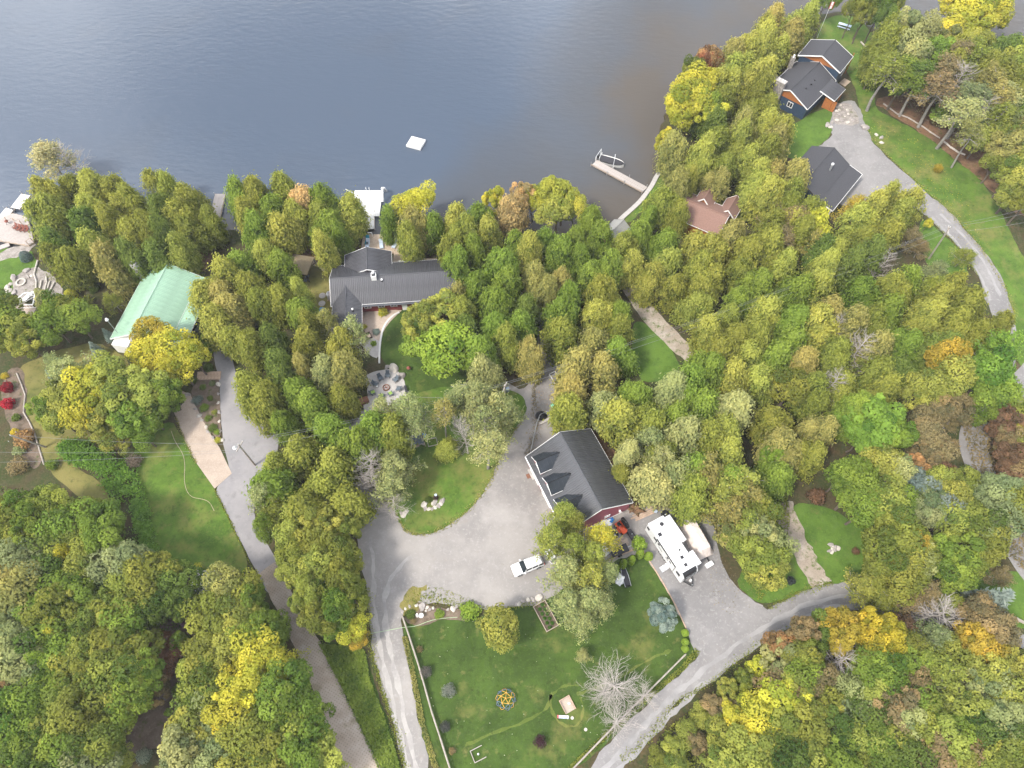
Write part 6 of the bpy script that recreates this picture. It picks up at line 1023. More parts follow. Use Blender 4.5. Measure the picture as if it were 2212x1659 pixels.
stones('{} pale boulder around the left fire ring, counted from top', 'pale boulders at the left fire ring', 'A', '235,1238,1.3 275,1278 120,1300,1.6 65,1388,1.3 130,1425,1.2 85,1405 250,1285,.8 95,1350,.8', size=1.0)
stones('{} stone beside the upper driveway counted from the top', 'stones beside the upper driveway', 'D', '1938,1110,1.9 2040,1165,1.0 2085,1195,1.1 2085,1235,1.0 1620,1085,1.3 1640,1100,1.0 1660,1060,1.0 1700,1040,.9 1740,1050,.8 1790,1060,1.0', size=1.0)
stones('{} stone in the stone walk from the porch', 'stones of the porch walk', 'D', '1700,900 1730,910 1760,930 1720,950 1760,970 1800,990 1720,990 1770,1010 1820,1020 1700,960 1840,1040 1790,950', .05, .8)
stones('{} stone of the pale pile on the bright corner lawn', 'pale rubble pile on the corner lawn', 'M', '540,380 560,385 580,400 555,410 575,420 600,410 530,430 550,435 590,395', .15, .7)
stones('{} edging stone of the rock garden counted from the top', 'edging stones of the rock garden', 'S', '1625,650 1660,710 1690,770 1720,830 1745,870 1780,930 1800,970 1890,560 1890,640 1885,720 1890,800 1895,880 1905,960 1915,1040 1840,1020', .1, .8)
stones('{} stone at the foot of the grey bare island tree', 'stones under the bare island tree', 'K', '1190,75,1.1 1275,75,1.1 1260,60,.8 1300,40,.8 1215,95,.7', size=.9)
# ------------------------------------------------------------------ fences, edging, poles
def logs(name, label, cat, k, s, r=.11, hh=.75, posts=True, m='log', rails=2, group=None):
    pts = [at(*fr(k, *map(float, q.split(',')))) for q in s.split()]; t = thing(name, label, cat, pts[0], 0, group); o0 = pts[0]; acc = []
    for a, b in zip(pts, pts[1:]):
        d = b - a; n = max(1, round(d.length / 3.0)); acc += [a + d * (i / n) for i in range(n)]
    acc.append(pts[-1]); acc = [p - o0 for p in acc]
    for i, p in enumerate(acc):
        if posts: MB().cyl((0, 0), .085, .075, 0, hh + .25, 7).build('fence_post', M[m], t, p)
        if i + 1 < len(acc):
            q = acc[i + 1]
            for j in range(rails):
                z = hh * (1 - .5 * j); z2 = z + .05 * math.sin(i * 3 + j); MB().tube([(p.x, p.y, z2), ((p.x + q.x) / 2, (p.y + q.y) / 2 , z2 + .03), (q.x, q.y, z)], [r, r * .92, r * .84], 7).build('rail', M[m], t)
    return t
logs('rail_fence', 'grey split rail fence down the left side of the front lawn', 'fence', 'Z', '871,1335 885,1376 906,1441 920,1490 933,1537 952,1595 975,1668')
logs('rail_fence', 'grey split rail fence between front lawn and gravel road', 'fence', 'Z', '1478,1416 1423,1471 1340,1554 1230,1668')
logs('rail_fence', 'weathered rail fence on the bright lawn at the right edge', 'fence', 'M', '1630,835 1800,890 1990,965 2120,1020 2260,1090', r=.12)
logs('log_edging', 'crooked pale log edging between dry lawn and left garden bed', 'log edging', 'S', '150,465 190,560 222,650 208,800 255,880 305,985 335,1090 385,1255', r=.14, hh=.14, posts=False, rails=1)
logs('log_edging', 'low log edging under the trees beyond the sloping lawn', 'log edging', 'E', '590,1200 750,1320 880,1365 1000,1440 1240,1600', r=.16, hh=.16, posts=False, rails=1)
logs('log_edging', 'long log along the trees on the point', 'log edging', 'E', '330,490 430,600', r=.18, hh=.18, posts=False, rails=1)
logs('stone_edging', 'white stone edging of the bed below leaning trunks', 'edging', 'E', '1290,1640 1360,1700 1450,1760 1530,1790', r=.2, hh=.15, posts=False, rails=1, m='rock_pale'); logs('pad_edging', 'straight pale timber edging between lawn and trailer pad', 'edging', 'Z', '1389,1190 1433,1261 1458,1306 1482,1358', r=.10, hh=.10, posts=False, m='timber', rails=1)
logs('timber_edging', 'reddish timber edging above the clipped green cones', 'edging', 'L', '890,530 1010,470 1140,420', r=.13, hh=.2, posts=False, m='timber', rails=2)
for i in range(5): logs('terrace_wall', f'{ORD[i]} low pale terrace wall from left beside the fire ring', 'terrace wall', 'A', ['330,1150 300,1270 320,1330 315,1420', '365,1320 355,1370 340,1430', '405,1285 410,1340 390,1410', '435,1330 415,1400 405,1420', '475,1340 450,1390 430,1425'][i], r=.16, hh=.18, posts=False, m='rock_pale', rails=1, group='terrace walls beside the fire ring')
def wall_run(name, label, k, s, h, t_, m, cat='wall'):
    pts = [at(*fr(k, *map(float, q.split(',')))) for q in s.split()]; e = thing(name, label, cat, pts[0]); o0 = pts[0]
    for a, b in zip(pts, pts[1:]):
        d = b - a; n = max(1, round(d.length / 1.6))
        for i in range(n): p = a + d * (i / n) - o0; MB().box(.01, d.length / n - .02, -t_ / 2, t_ / 2, 0, h + .015 * (i % 2)).build('wall_block', M[m], e, p, math.atan2(d.y, d.x))
pts = smooth([at_('B', *q) for q in ((1240, 1318), (1185, 1345), (1130, 1400), (1095, 1470), (1078, 1550), (1068, 1640), (1066, 1760))], 1, False)
e = thing('curved_curb', 'white curved concrete curb between patio and house lawn', 'curb', pts[0])
for a, b in zip(pts, pts[1:]): d = b - a; MB().box(0, d.length - .01, -.14, .14, 0, .2).build('curb_block', M['white_wood'], e, a - pts[0], math.atan2(d.y, d.x))
wall_run('garden_wall', 'thin grey retaining wall in the lower left woodland garden', 'N', '1280,490 1255,590 1240,700 1205,880', .8, .2, 'concrete'); wall_run('garden_wall', 'short pale board wall at the bottom of the left garden', 'N', '1235,878 1390,882', .5, .15, 'wood')
for i in range(7):
    p = at_('S', 1720 + i * 29, 485); o = MB().box(-.28, .28, -.75, .75, 0, .14 + .02 * i).build('step', M['timber'], None, p, R(6)); tag(o, f'{ORD[i]} wooden step from left below the green house hedge', 'step', 'wooden steps below the hedge')
for i, q in enumerate([(495, 885), (520, 900), (545, 908), (568, 922), (583, 938), (600, 952), (618, 967), (637, 976), (660, 986)]):
    p = at_('B', *q); o = MB().box(-.22, .22, -.5, .5, 0, .08).build('stepping_stone', M['paver_tan'], None, p, R(-38 + 5 * i)); tag(o, f'{ORD[i]} tan slab from the gazebo in the curved stepping path', 'stepping stone', 'slabs of the gazebo path')
for i, (q, m) in enumerate([((574, 1172), 'concrete'), ((570, 1240), 'concrete'), ((568, 1296), 'blue')]):
    o = MB().cyl((0, 0), .62, .58, 0, .08, 18).build('stepping_stone' if i < 2 else 'plastic_disc', M[m], None, at_('B', *q)); tag(o, ['upper round pale stepping stone left of the red house', 'lower round pale stepping stone left of the red house', 'round blue lid on the grass left of the red house'][i], 'stepping stone' if i < 2 else 'disc')
def pole(label, base, h, arms=True, lamp=False, lean=(0, 0)):
    t = thing('utility_pole', label, 'utility pole', base); top = (lean[0], lean[1], h); MB().tube([(0, 0, 0), top], [.16, .11], 8).build('pole', M['log'], t)
    if arms: MB().box(-.9, .9, -.06, .06, h - .7, h - .55).build('crossarm', M['log'], t, (lean[0], lean[1], 0), R(70))
    for s in (-.8, 0, .8): MB().cyl((0, 0), .05, .03, 0, .2, 6).build('insulator', M['gel'], t, (lean[0] + s * .34, lean[1] + s * .94, h - (.55 if s else 0)))
    if lamp: a = MB().tube([(lean[0], lean[1], h - .3), (lean[0] - .5, lean[1] - .3, h - .1)], .05, 5).build('lamp_arm', M['steel'], t); MB().cyl((0, 0), .32, .12, -.35, .05, 12).build('lamp_head', M['gel'], a, (lean[0] - .6, lean[1] - .35, h - .1))
    return Vector(base) + Vector(top)
b3 = at(1090, 832, 9); P_L = pole('grey leaning utility pole beside the orange bush at left', at(99, 966), 6.4, False, False, (-1.2, -1.0)); P_S = pole('grey utility pole with a white lamp beside the asphalt lane', at(551, 1005), 7.6, True, True); P_C = pole('grey utility pole among trees north of the island lawn', Vector((b3.x, b3.y, 0)), 9, True); P_R = pole('tall grey utility pole on the verge beside the curved upper lane', at(2006, 559), 9.4, True, False, (-1.5, -1.0))
MB().cyl((0, 0), .3, .3, 0, .9, 12).build('transformer', M['grey_plastic'], None, (0, 0, 0)).name = 'transformer'; tr_ = bpy.data.objects['transformer']; tr_.location = (P_C.x + .4, P_C.y, 7.2); tag(tr_, 'grey cylinder transformer on the central utility pole', 'transformer')
p = at(274, 744); t = thing('yard_lamp', 'tall slim white yard lamp at the corner of the green roof', 'lamp post', p); top = at(230, 690, 6.8) - p; MB().tube([(0, 0, 0), (top.x, top.y, 6.8)], [.07, .05], 6).build('pole', M['steel'], t); MB().cyl((0, 0), .3, .16, -.15, .2, 10).build('lamp_head', M['gel'], t, top)
p = at_('I', 1565, 1560); t = thing('garden_lamp', 'small black garden lamp behind the island stone bed', 'lamp post', p); MB().cyl((0, 0), .04, .04, 0, 2.0, 6).build('pole', M['black'], t); MB().cyl((0, 0), .14, .2, 2.0, 2.3, 8).build('lamp_head', M['paleblue'], t)
def wire(label, a, b, sag=1.0, r=.014, group='overhead wires'):
    o = MB().tube([a.lerp(b, i / 14) - Vector((0, 0, sag * 4 * (i / 14) * (1 - i / 14))) for i in range(15)], r, 4, cap=False).build('wire', M['wire']); tag(o, label, 'wire', group)
for i, s in enumerate((-.8, 0, .8)):
    nm = ('southern', 'middle', 'northern')[i]; of = Vector((s * .34, s * .94, -.45 if s else .15))
    wire(f'{nm} wire from lamp pole to the central utility pole', P_S + of, P_C + of, 1.0); wire(f'{nm} wire from central pole to the tall right pole', P_C + of, P_R + of, 1.6); wire(f'{nm} wire leaving the right pole over the right edge', P_R + of, at(2330, 445 + i * -12, 9.5) + of, .8)
wire('wire from the leaning left pole to the lamp pole', P_L, P_S, .8); wire('upper wire running from the left edge to the lamp pole', at(-90, 975, 7), P_S + Vector((-.3, -.7, -.5)), .7); wire('lower wire running from the left edge to the lamp pole', at(-90, 1000, 6.5), P_S + Vector((-.3, -.7, -1.0)), .7)
wire('low cable crossing the fire patio lawn', at(880, 857, 3), P_C - Vector((0, 0, 3)), .5, .02)
def hose(name, label, k, s, m, r=.035): pts = smooth([at(*fr(k, *map(float, q.split(','))), .06) for q in s.split()], 2, False); o = MB().tube([p - pts[0] for p in pts], r, 5).build(name, m, None, pts[0]); tag(o, label, 'hose')
hose('garden_hose', 'orange hose winding over the orchard lawn', 'S', '1480,960 1510,1050 1580,1150 1600,1250 1590,1380 1610,1480 1660,1535 1740,1545 1810,1570 1850,1650', M['deck'], .035); hose('garden_hose', 'pale green hose across the gravel to the flower bed', 'K', '960,1100 1080,1080 1180,1060 1290,1040 1380,1035 1500,985 1600,965 1740,955', mat('green_hose', (.35, .48, .28), .5), .035)
# ------------------------------------------------------------------ chairs and patio things
def patio_chair(m):
    t = thing('patio_chair', 'dark patio chair standing by the fire ring', 'chair'); MB().box(-.3, .3, -.3, .3, .36, .42).build('seat', m, t); b = MB().box(-.3, .3, -.05, .03, 0, .75).build('backrest', m, t, (0, -.32, .38)); b.rotation_euler = (R(22), 0, 0)
    for s in (-1, 1):
        MB().box(-.05, .05, -.36, .34, .56, .61).build('armrest', m, t, (s * .34, 0, 0))
        for y in (-.28, .28): MB().box(-.035, .035, -.035, .035, 0, .56).build('leg', m, t, (s * .34, y, 0))
    return t
def copy_tree(o, parent=None):
    c = link(o.copy(), parent)
    for ch in o.children: copy_tree(ch, c)
    return c
fc = at_('I', 1127, 592); ch0 = patio_chair(M['grey_plastic']); CUSH = MB().box(-.29, .29, -.29, .31, .425, .50).mesh('cushion', M['cushion'])
NAMES = ['dark chair left of the topmost at the fire ring', 'dark chair topmost at the fire ring', 'dark chair upper right of the fire ring', 'dark chair at the right of the fire ring', 'green cushioned chair lower right of the fire ring', 'green cushioned chair directly below the fire ring', 'green cushioned chair lower left of the fire ring', 'dark chair upper left, with a white cup, at the fire ring']
for i, q in enumerate(((1080, 518), (1140, 495), (1207, 532), (1232, 608), (1166, 650), (1092, 668), (1016, 640), (1040, 568))):
    p = at_('I', *q); d = fc - p; c = ch0 if i == 0 else copy_tree(ch0); c.location = (p.x, p.y, .135); c.rotation_euler = (0, 0, math.atan2(d.y, d.x) - R(90)); c['label'] = NAMES[i]; c['category'] = 'chair'; c['group'] = 'chairs around the fire ring'
    if i in (4, 5, 6): part('cushion', CUSH, c)
t = thing('fire_ring', 'round rusty fire ring in the middle of the chair circle', 'fire pit', (fc.x, fc.y, .13)); MB().ring((0, 0), .46, .56, 0, .3, 20).build('rim', M['rust'], t); MB().cyl((0, 0), .45, .45, .02, .10, 14).build('ash_bed', M['concrete'], t); MB().tube([(-.25, -.1, .14), (.2, .15, .18)], .07, 6).build('log', M['adir'], t); MB().tube([(-.15, .2, .16), (.2, -.15, .2)], .06, 6).build('log', M['adir'], t)
MUG = MB().cyl((0, 0), .10, .11, 0, .16, 10).build('cup', M['gel'], None, at_('I', 1047, 577, .55)); tag(MUG, 'white cup on the chair upper left of the fire', 'cup')
def wicker(i, q, rz, lab):
    p = at_('B', *q); t = thing('wicker_chair', lab, 'chair', (p.x, p.y, .11), rz, 'wicker chairs on the lower patio'); MB().box(-.36, .36, -.34, .36, .05, .42).build('seat', M['brown'], t); MB().box(-.38, .38, -.46, -.34, .05, .95).build('backrest', M['brown'], t); MB().box(-.28, .28, -.3, .34, .425, .5).build('cushion', M['wood'], t)
    for s in (-1, 1): MB().box(-.06, .06, -.34, .36, .05, .66).build('armrest', M['brown'], t, (s * .42, 0, 0))
wicker(0, (920, 1515), R(180), 'left brown wicker chair on the lower patio'); wicker(1, (980, 1535), R(205), 'right brown wicker chair on the lower patio, slightly turned')
def adirondack(q, k, z, rz, lab, m, group):
    p = at_(k, *q, z); c = copy_tree(ch0); c.location = p; c.rotation_euler = (0, 0, rz); c['label'] = lab; c['group'] = group; c['category'] = 'chair'
    for o in list(c.children):
        if o.name.startswith('cushion'): bpy.data.objects.remove(o); continue
        o.data = RED.setdefault(o.data.name, o.data.copy()); o.data.materials[0] = m
RED = {}
for i, q in enumerate(((140, 872), (172, 884), (205, 890), (240, 893))): adirondack(q, 'A', .5, R(150 + 8 * i), f'{ORD[i]} red brown chair from left on the left plank deck', M['adir'], 'red brown chairs on the plank deck')
for j, (q, m, lab) in enumerate((((72, 826), 'red', 'small round reddish brown grill on the left plank deck'), ((1322, 432 + 0), 'red', 'round reddish brown grill on the house lawn by the fire patio'))):
    p = at_('A' if j == 0 else 'I', *q, .5 if j == 0 else 0); t = thing('kettle_grill', lab, 'grill', p); MB().cyl((0, 0), .22, .34, .45, .65, 14).cyl((0, 0), .34, .12, .66, .9, 14).build('bowl', M['adir'], t)
    for a in range(3): MB().tube([(.15 * math.cos(a * 2.1), .15 * math.sin(a * 2.1), .5), (.36 * math.cos(a * 2.1), .36 * math.sin(a * 2.1), 0)], .03, 5).build('leg', M['black'], t)
def lounger(q, m1, rz, lab):
    p = at_('B', *q, .35); t = thing('lounge_chair', lab, 'lounge chair', p, rz, 'lounge chairs on the lake deck'); MB().box(-.33, .33, -.5, .75, .30, .38).build('seat', M[m1], t); b = MB().box(-.33, .33, -.04, .04, 0, .75).build('backrest', M[m1], t, (0, -.5, .34)); b.rotation_euler = (R(40), 0, 0)
    for s in (-1, 1): MB().box(-.04, .04, -.45, .7, 0, .30).build('leg', M['gel'], t, (s * .3, 0, 0))
lounger((962, 712), 'teal', R(175), 'teal lounge chair on the lake deck at left'); lounger((965, 740), 'paleblue', R(175), 'pale blue lounge chair nearest the gable on the deck'); lounger((1085, 745), 'paleblue', R(190), 'pale lounge chair in the middle of the lake deck'); lounger((1200, 742), 'paleblue', R(160), 'pale blue lounge chair at the right on the deck')
p = at_('B', 1270, 805, .35); t = thing('barbecue', 'black barbecue on the lake deck beside the railing', 'barbecue', p); MB().box(-.6, .6, -.28, .28, .1, .85).build('cabinet', M['black'], t); MB().tube([(-.5, 0, .95), (.5, 0, .95)], .25, 10).build('hood', M['black'], t); MB().box(-.95, -.62, -.2, .2, .8, .85).build('side_shelf', M['steel'], t)
p = at_('B', 1318, 815, .35); t = thing('covered_table', 'black covered table next to the barbecue', 'table', p); MB().cyl((0, 0), .5, .42, .05, .8, 10).build('cover', M['black'], t); MB().cyl((0, 0), .06, .04, .8, 1.5, 6).build('umbrella_pole', M['black'], t)
p = at_('B', 645, 1200); t = thing('propane_tank', 'upright white propane tank at the left wall of the red house', 'tank', p); MB().cyl((0, 0), .48, .48, .25, 1.5, 16).cyl((0, 0), .48, .2, 1.5, 1.75, 16).build('tank', M['gel'], t); MB().ring((0, 0), .14, .2, 1.75, 1.95, 12).build('collar', M['gel'], t); MB().box(-.5, .5, -.5, .5, 0, .24).build('stand', M['timber'], t)
p = at_('I', 938, 712); t = thing('storage_box', 'rusty brown storage box beside the fire patio', 'box', (p.x, p.y, .13), R(25)); MB().box(-.7, .7, -.45, .45, 0, .6).build('body', M['rust'], t); MB().box(-.74, .74, -.49, .49, .602, .68).build('lid', M['rust'], t)
p = at_('I', 1300, 620); t = thing('garden_bench', 'dark narrow bench on the right rim of the fire patio', 'bench', (p.x, p.y, .1), R(-76)); MB().box(-.9, .9, -.18, .18, .4, .46).build('seat', M['black'], t)
for s in (-.75, .75): MB().box(-.06, .06, -.16, .16, 0, .4).build('leg', M['black'], t, (s, 0, 0))
p = at_('D', 1760, 240); t = thing('picnic_table', 'white picnic table on the grass at the point', 'table', p, R(-28)); MB().box(-1.4, 1.4, -.4, .4, .7, .76).build('table_top', M['paleblue'], t)
for s in (-1, 1): MB().box(-1.4, 1.4, -.14, .14, .42, .47).build('bench_board', M['paleblue'], t, (0, s * .75, 0)); MB().box(-.05, .05, -.8, .8, 0, .42).build('frame', M['wood'], t, (s, 0, 0))
p = at_('D', 1530, 330); t = thing('flagpole', 'flagpole with a red and white flag on the point', 'flagpole', p); MB().cyl((0, 0), .05, .03, 0, 9, 6).build('pole', M['gel'], t); fl = MB().box(-.45, .0, -.02, .02, 0, 1.5).build('flag', M['white'], t, (.5, 0, 6.9)); MB().box(-.62, -.44, -.025, .025, 0, 1.5).build('red_band', M['red'], fl); MB().box(-.02, .16, -.025, .025, 0, 1.5).build('red_band', M['red'], fl); MB().cyl((0, 0), .12, .12, -.03, .03, 5).build('leaf_emblem', M['red'], fl, (-.22, 0, .75))
# ------------------------------------------------------------------ things on the front lawn
def dome():
    p = at(1092.5, 1511); t = thing('climbing_dome', 'geodesic climbing dome of yellow and blue bars on the front lawn', 'climbing frame', p, R(12)); bm = bmesh.new(); bmesh.ops.create_icosphere(bm, subdivisions=2, radius=1.5); es = []
    for e in bm.edges:
        a, b = [v.co.copy() for v in e.verts]
        if min(a.z, b.z) > -.1: es.append((a, b))
    rad = 1.33 / 1.5; n = 0
    for a, b in es:
        m = (a + b) / 2; yl = m.z > 1.2 or (m.z < .15) or (int(math.degrees(math.atan2(m.y, m.x)) // 36) % 2 == 0 and abs(a.z - b.z) > .3); A = Vector((a.x * rad, a.y * rad, max(0, a.z) * .95)); B = Vector((b.x * rad, b.y * rad, max(0, b.z) * .95)); MB().tube([A, B], .032, 6).build('bar', M['yellow_bar'] if yl else M['blue_bar'], t)
    for v in bm.verts:
        if v.co.z > -.1: MB().cyl((0, 0), .08, .08, -.03, .05, 8).build('joint', M['yellow_bar'] if v.co.z > .9 else M['black'], t, (v.co.x * rad, v.co.y * rad, max(0, v.co.z) * .95))
    bm.free()
dome()
def box_frame(name, label, px, py, a, w_, h_, sides, m, cat, fill=None, hh=.28):
    p = at(px, py); t = thing(name, label, cat, p, a)
    for s in sides: x0, x1, y0, y1 = dict(n=(-w_, w_, h_ - .08, h_), s=(-w_, w_, -h_, -h_ + .08), e=(w_ - .08, w_, -h_ + .085, h_ - .085), w=(-w_, -w_ + .08, -h_ + .085, h_ - .085))[s]; MB().box(x0, x1, y0, y1, 0, hh).build('board', M[m], t)
    if fill: MB().box(-w_ + .1, w_ - .1, -h_ + .1, h_ - .1, 0, .05).build('fill', M[fill], t)
    return t
t = box_frame('sandpit', 'open timber sand box with pale sand beside the dome', 1226, 1523, R(28), .75, .95, 'new', 'timber', 'sand box', 'paver_tan'); MB().box(-.15, .15, -.12, .12, 0, .2).build('corner_seat', M['gel'], t, (.25, .05, .05))
t = box_frame('horseshoe_pit', 'empty pale timber frame with a white peg on the lower lawn', 1033, 1629, R(25), .8, .75, 'nsw', 'deck_pale', 'timber frame'); MB().cyl((0, 0), .14, .12, 0, .3, 8).build('peg', M['gel'], t)
p = at(1216, 1548); t = thing('toppled_bench', 'small white bench lying on the lawn below the sand box', 'bench', p, R(-3)); MB().box(-.75, .75, -.13, .13, .05, .12).build('seat', M['gel'], t); MB().box(-.75, .75, -.03, .03, 0, .2).build('side_rail', M['paleblue'], t, (0, -.2, 0)); MB().box(-.08, .08, -.2, .2, 0, .2).build('leg', M['red'], t, (-.65, -.05, 0)); MB().box(-.08, .08, -.2, .2, 0, .2).build('leg', M['gel'], t, (.6, -.05, 0))
for x, y, lab in ((1236, 1551, 'pale round stump beside the toppled bench on lawn'), (1265, 1576, 'small white peg on the lower right lawn')): o = MB().cyl((0, 0), .22, .2, 0, .2, 10).build('stump', M['rock_pale'], None, at(x, y)); tag(o, lab, 'stump')
t = box_frame('raised_bed', 'long grey framed vegetable bed beneath the loose tree', 1179, 1331, R(-62), 1.9, .95, 'nsew', 'wood', 'garden bed', 'soil', .35)
for i in range(10):
    o = part('vegetable_plant', FINE[i % 2], t, (-1.5 + .34 * i, .3 * (-1) ** i, .05), scale=(.34, .34, .35)); o.color = (.08, .19, .03, 1)
p = at(907, 1331); t = thing('garden_statue', 'white garden statue beside a round grey birdbath in the bed', 'statue', p); MB().tube([(-.3, 0, 0), (-.3, 0, .35), (-.35, .05, .7), (-.3, .05, .95), (-.28, .05, 1.1)], [.22, .2, .16, .09, .11], 9).build('figure', M['gel'], t); MB().cyl((0, 0), .14, .1, 0, .6, 10).cyl((0, 0), .2, .36, .6, .72, 16).build('birdbath', M['rock_pale'], t, (.25, -.05, 0)); MB().cyl((0, 0), .3, .3, 0, .01, 14).build('bath_water', M['paleblue'], t, (.25, -.05, .722))
def canoe():
    p = at(1349.5, 1246); t = thing('canoe', 'narrow dark grey boat lying on the lawn below the cones', 'boat', (p.x, p.y, .25), R(102)); hull(3.0, .85, .45, M['cover'], 'hull', t, -.22); MB().box(-1.35, .9, -.36, .36, .2, .235).build('boat_cover', M['cover'], t); MB().tube([(-1.5, -.42, .27), (.0, -.45, .27), (1.0, -.33, .3), (1.5, 0, .36)], .04, 5).build('gunwale', M['steel'], t)
    MB().tube([(-1.5, .42, .27), (.0, .45, .27), (1.0, .33, .3), (1.5, 0, .36)], .04, 5).build('gunwale', M['steel'], t)
canoe()
def heap(name, label, cat, px, py, L, wd, h, m, rz=0, seed=1, z=0, lump=.25):
    p = at(px, py); bm = bmesh.new(); bmesh.ops.create_icosphere(bm, subdivisions=3, radius=1); g = random.Random(seed); ph = [g.uniform(0, 6) for _ in range(6)]
    for v in bm.verts:
        q = 1 + lump * (math.sin(v.co.x * 5 + ph[0]) * math.sin(v.co.y * 6 + ph[1]) + .5 * math.sin(v.co.z * 9 + v.co.x * 7 + ph[2])); v.co = Vector((v.co.x * L / 2 * q, v.co.y * wd / 2 * q, max(0, v.co.z) * h * q))
    me = bpy.data.meshes.new(name); bm.to_mesh(me); bm.free(); me.materials.append(m); o = part(name, me, None, (p.x, p.y, z), (0, 0, rz)); return tag(o, label, cat)
heap('white_tarp', 'crumpled white tarp beside the dark grey boat', 'tarp', 1337, 1251, 1.5, 1.8, .7, M['tarp_white'], R(20)); heap('white_tarp', 'big crumpled white tarp seen through the yellow tree', 'tarp', 1297, 1181, 3.6, 3.0, .9, M['tarp_white'], R(30), 2); heap('plastic_sheet', 'white plastic sheeting against the barn red wall', 'tarp', 1305, 1132, 2.6, 1.2, .5, M['tarp_white'], R(25), 3); heap('blue_tarp', 'crumpled blue tarp at the garage wall', 'tarp', 1319, 1124, 1.1, .7, .45, M['blue'], R(25), 4); heap('brush_pile', 'brown brush heap between garage and trailer', 'brush pile', 1372, 1100, 2.2, 1.6, .8, M['duff'], 0, 5, 0, .5); heap('gravel_heap', 'low grey rubble heap at the garage corner', 'rubble', 1360, 1098, 2.2, 1.8, .35, M['rubble'], 0, 6); heap('sand_heap', 'tan rubbish heap above the timber edging', 'rubble', 1342, 1172, 1.8, 1.4, .4, M['paver_tan'], 0, 7, 0, .5); heap('green_netting', 'mint green netting draped over the run fence', 'netting', 1203, 881, 1.7, 1.0, .75, M['green_net'], R(25), 8, .6, .6); heap('black_barrel', 'black rounded bin at the corner of the dog run', 'bin', 1169, 899, 1.9, 1.5, 1.0, M['black'], 0, 9, 0, .05); heap('wheelbarrow', 'red barrow under the cedars by the dog run', 'wheelbarrow', 1230, 878, .9, .5, .5, M['red'], R(-20), 10, .1); heap('yellow_crate', 'yellow plastic sled in the brush behind the trailer', 'sled', 1453, 1092, 1.6, .75, .4, M['yellow'], R(15), 11, .1, .12); heap('blue_bundle', 'small pale blue bundle on the stacked boards', 'bundle', 1415, 1105, .7, .6, .4, M['paleblue'], 0, 12, .25); heap('blue_barrel', 'bright blue barrel under the cedars of the north lane', 'barrel', 1213, 797, .8, 1.0, .8, M['blue'], 0, 13, 0, .08)
def big_tyre(label, px, py, r, rz, tilt, z=None):
    p = at(px, py); t = thing('loose_tyre', label, 'tyre', (p.x, p.y, z if z is not None else r), rz); o = MB().ring((0, 0), r * .45, r, -.16, .16, 22).build('tread', M['tyre'], t); o.rotation_euler = (R(tilt), 0, 0); q = MB().cyl((0, 0), r * .46, r * .3, -.05, .1, 12).build('hub', M['black'], t); q.rotation_euler = (R(tilt), 0, 0); MB().cyl((0, 0), .1, .1, .1, .14, 8).build('hub_cap', M['gel'], q)
big_tyre('big upright black tyre between garage and trailer', 1349, 1133, .88, R(115), 62, .8); big_tyre('black tyre lying at the end of the stacked boards', 1436, 1113, .62, 0, 20, .35); big_tyre('smaller black tyre behind the travel trailer roof', 1431, 1126, .5, R(60), 70, .5); big_tyre('old tyre near the tan rubbish above the edging', 1327, 1157, .55, R(20), 30, .4)
p = at(1341, 1142); t = thing('riding_mower', 'orange red riding mower with black seat near the garage', 'mower', p, R(-55)); MB().box(-.15, 1.0, -.42, .42, .3, .75).build('hood', M['orange'], t); MB().box(-.95, -.2, -.5, .5, .35, .6).build('fender', M['orange'], t); MB().box(-.75, -.3, -.25, .25, .61, .75).box(-.8, -.7, -.25, .25, .75, 1.05).build('seat', M['black'], t); w_ = MB().ring((0, 0), .14, .18, -.02, .02, 12).build('steering_wheel', M['black'], t, (-.1, 0, 1.0)); MB().box(-.3, .5, -.62, .62, .12, .28).build('mower_deck', M['orange'], t)
for x, y, r in ((-.6, .5, .28), (-.6, -.5, .28), (.7, .42, .2), (.7, -.42, .2)): wheel(t, x, y, r, .2)
p = at(1363, 1158); t = thing('oil_tank', 'dark grey horizontal tank beside the orange mower', 'tank', p, R(-62)); MB().tube([(-.85, 0, .5), (-.75, 0, .5), (.75, 0, .5), (.85, 0, .5)], [.3, .42, .42, .3], 14).build('tank', M['cover'], t); MB().box(-.6, -.5, -.35, .35, 0, .2).box(.5, .6, -.35, .35, 0, .2).build('stand', M['black'], t); MB().cyl((0, 0), .07, .07, .9, 1.05, 8).build('filler_cap', M['steel'], t)
p = at(1337, 1191); t = thing('utility_trailer', 'small grey flatbed trailer above the timber edging', 'trailer', p, R(22)); MB().box(-1.3, 1.3, -.6, .6, .4, .55).build('bed', M['cover'], t); MB().box(1.3, 2.0, -.05, .05, .4, .48).build('tow_bar', M['steel'], t); MB().box(-1.3, 1.3, .6, .66, .4, .8).build('side_board', M['wood'], t)
for s in (-1, 1): wheel(t, -.2, s * .72, .3)
for i, (x, y, L, z) in enumerate([(1395, 1107, 5.0, 0), (1402, 1108, 4.6, .0), (1400, 1113, 4.2, 0), (1392, 1103, 4.0, .0), (1320, 1190, 4.2, 0.0), (1326, 1184, 3.0, 0)]):
    p = at(x, y); o = MB().box(-L / 2, L / 2, -.1, .1, z + .02, z + .12).build('loose_board', M['timber'], None, (p.x, p.y, 0), R(24 if i < 4 else 27)); tag(o, [f'{ORD[i]} of four long boards behind the trailer, nearest first' if i < 4 else ['long board above the grey flatbed trailer', 'short board beside the tan rubbish'][i - 4]][0], 'board', 'long boards behind the trailer' if i < 4 else None)
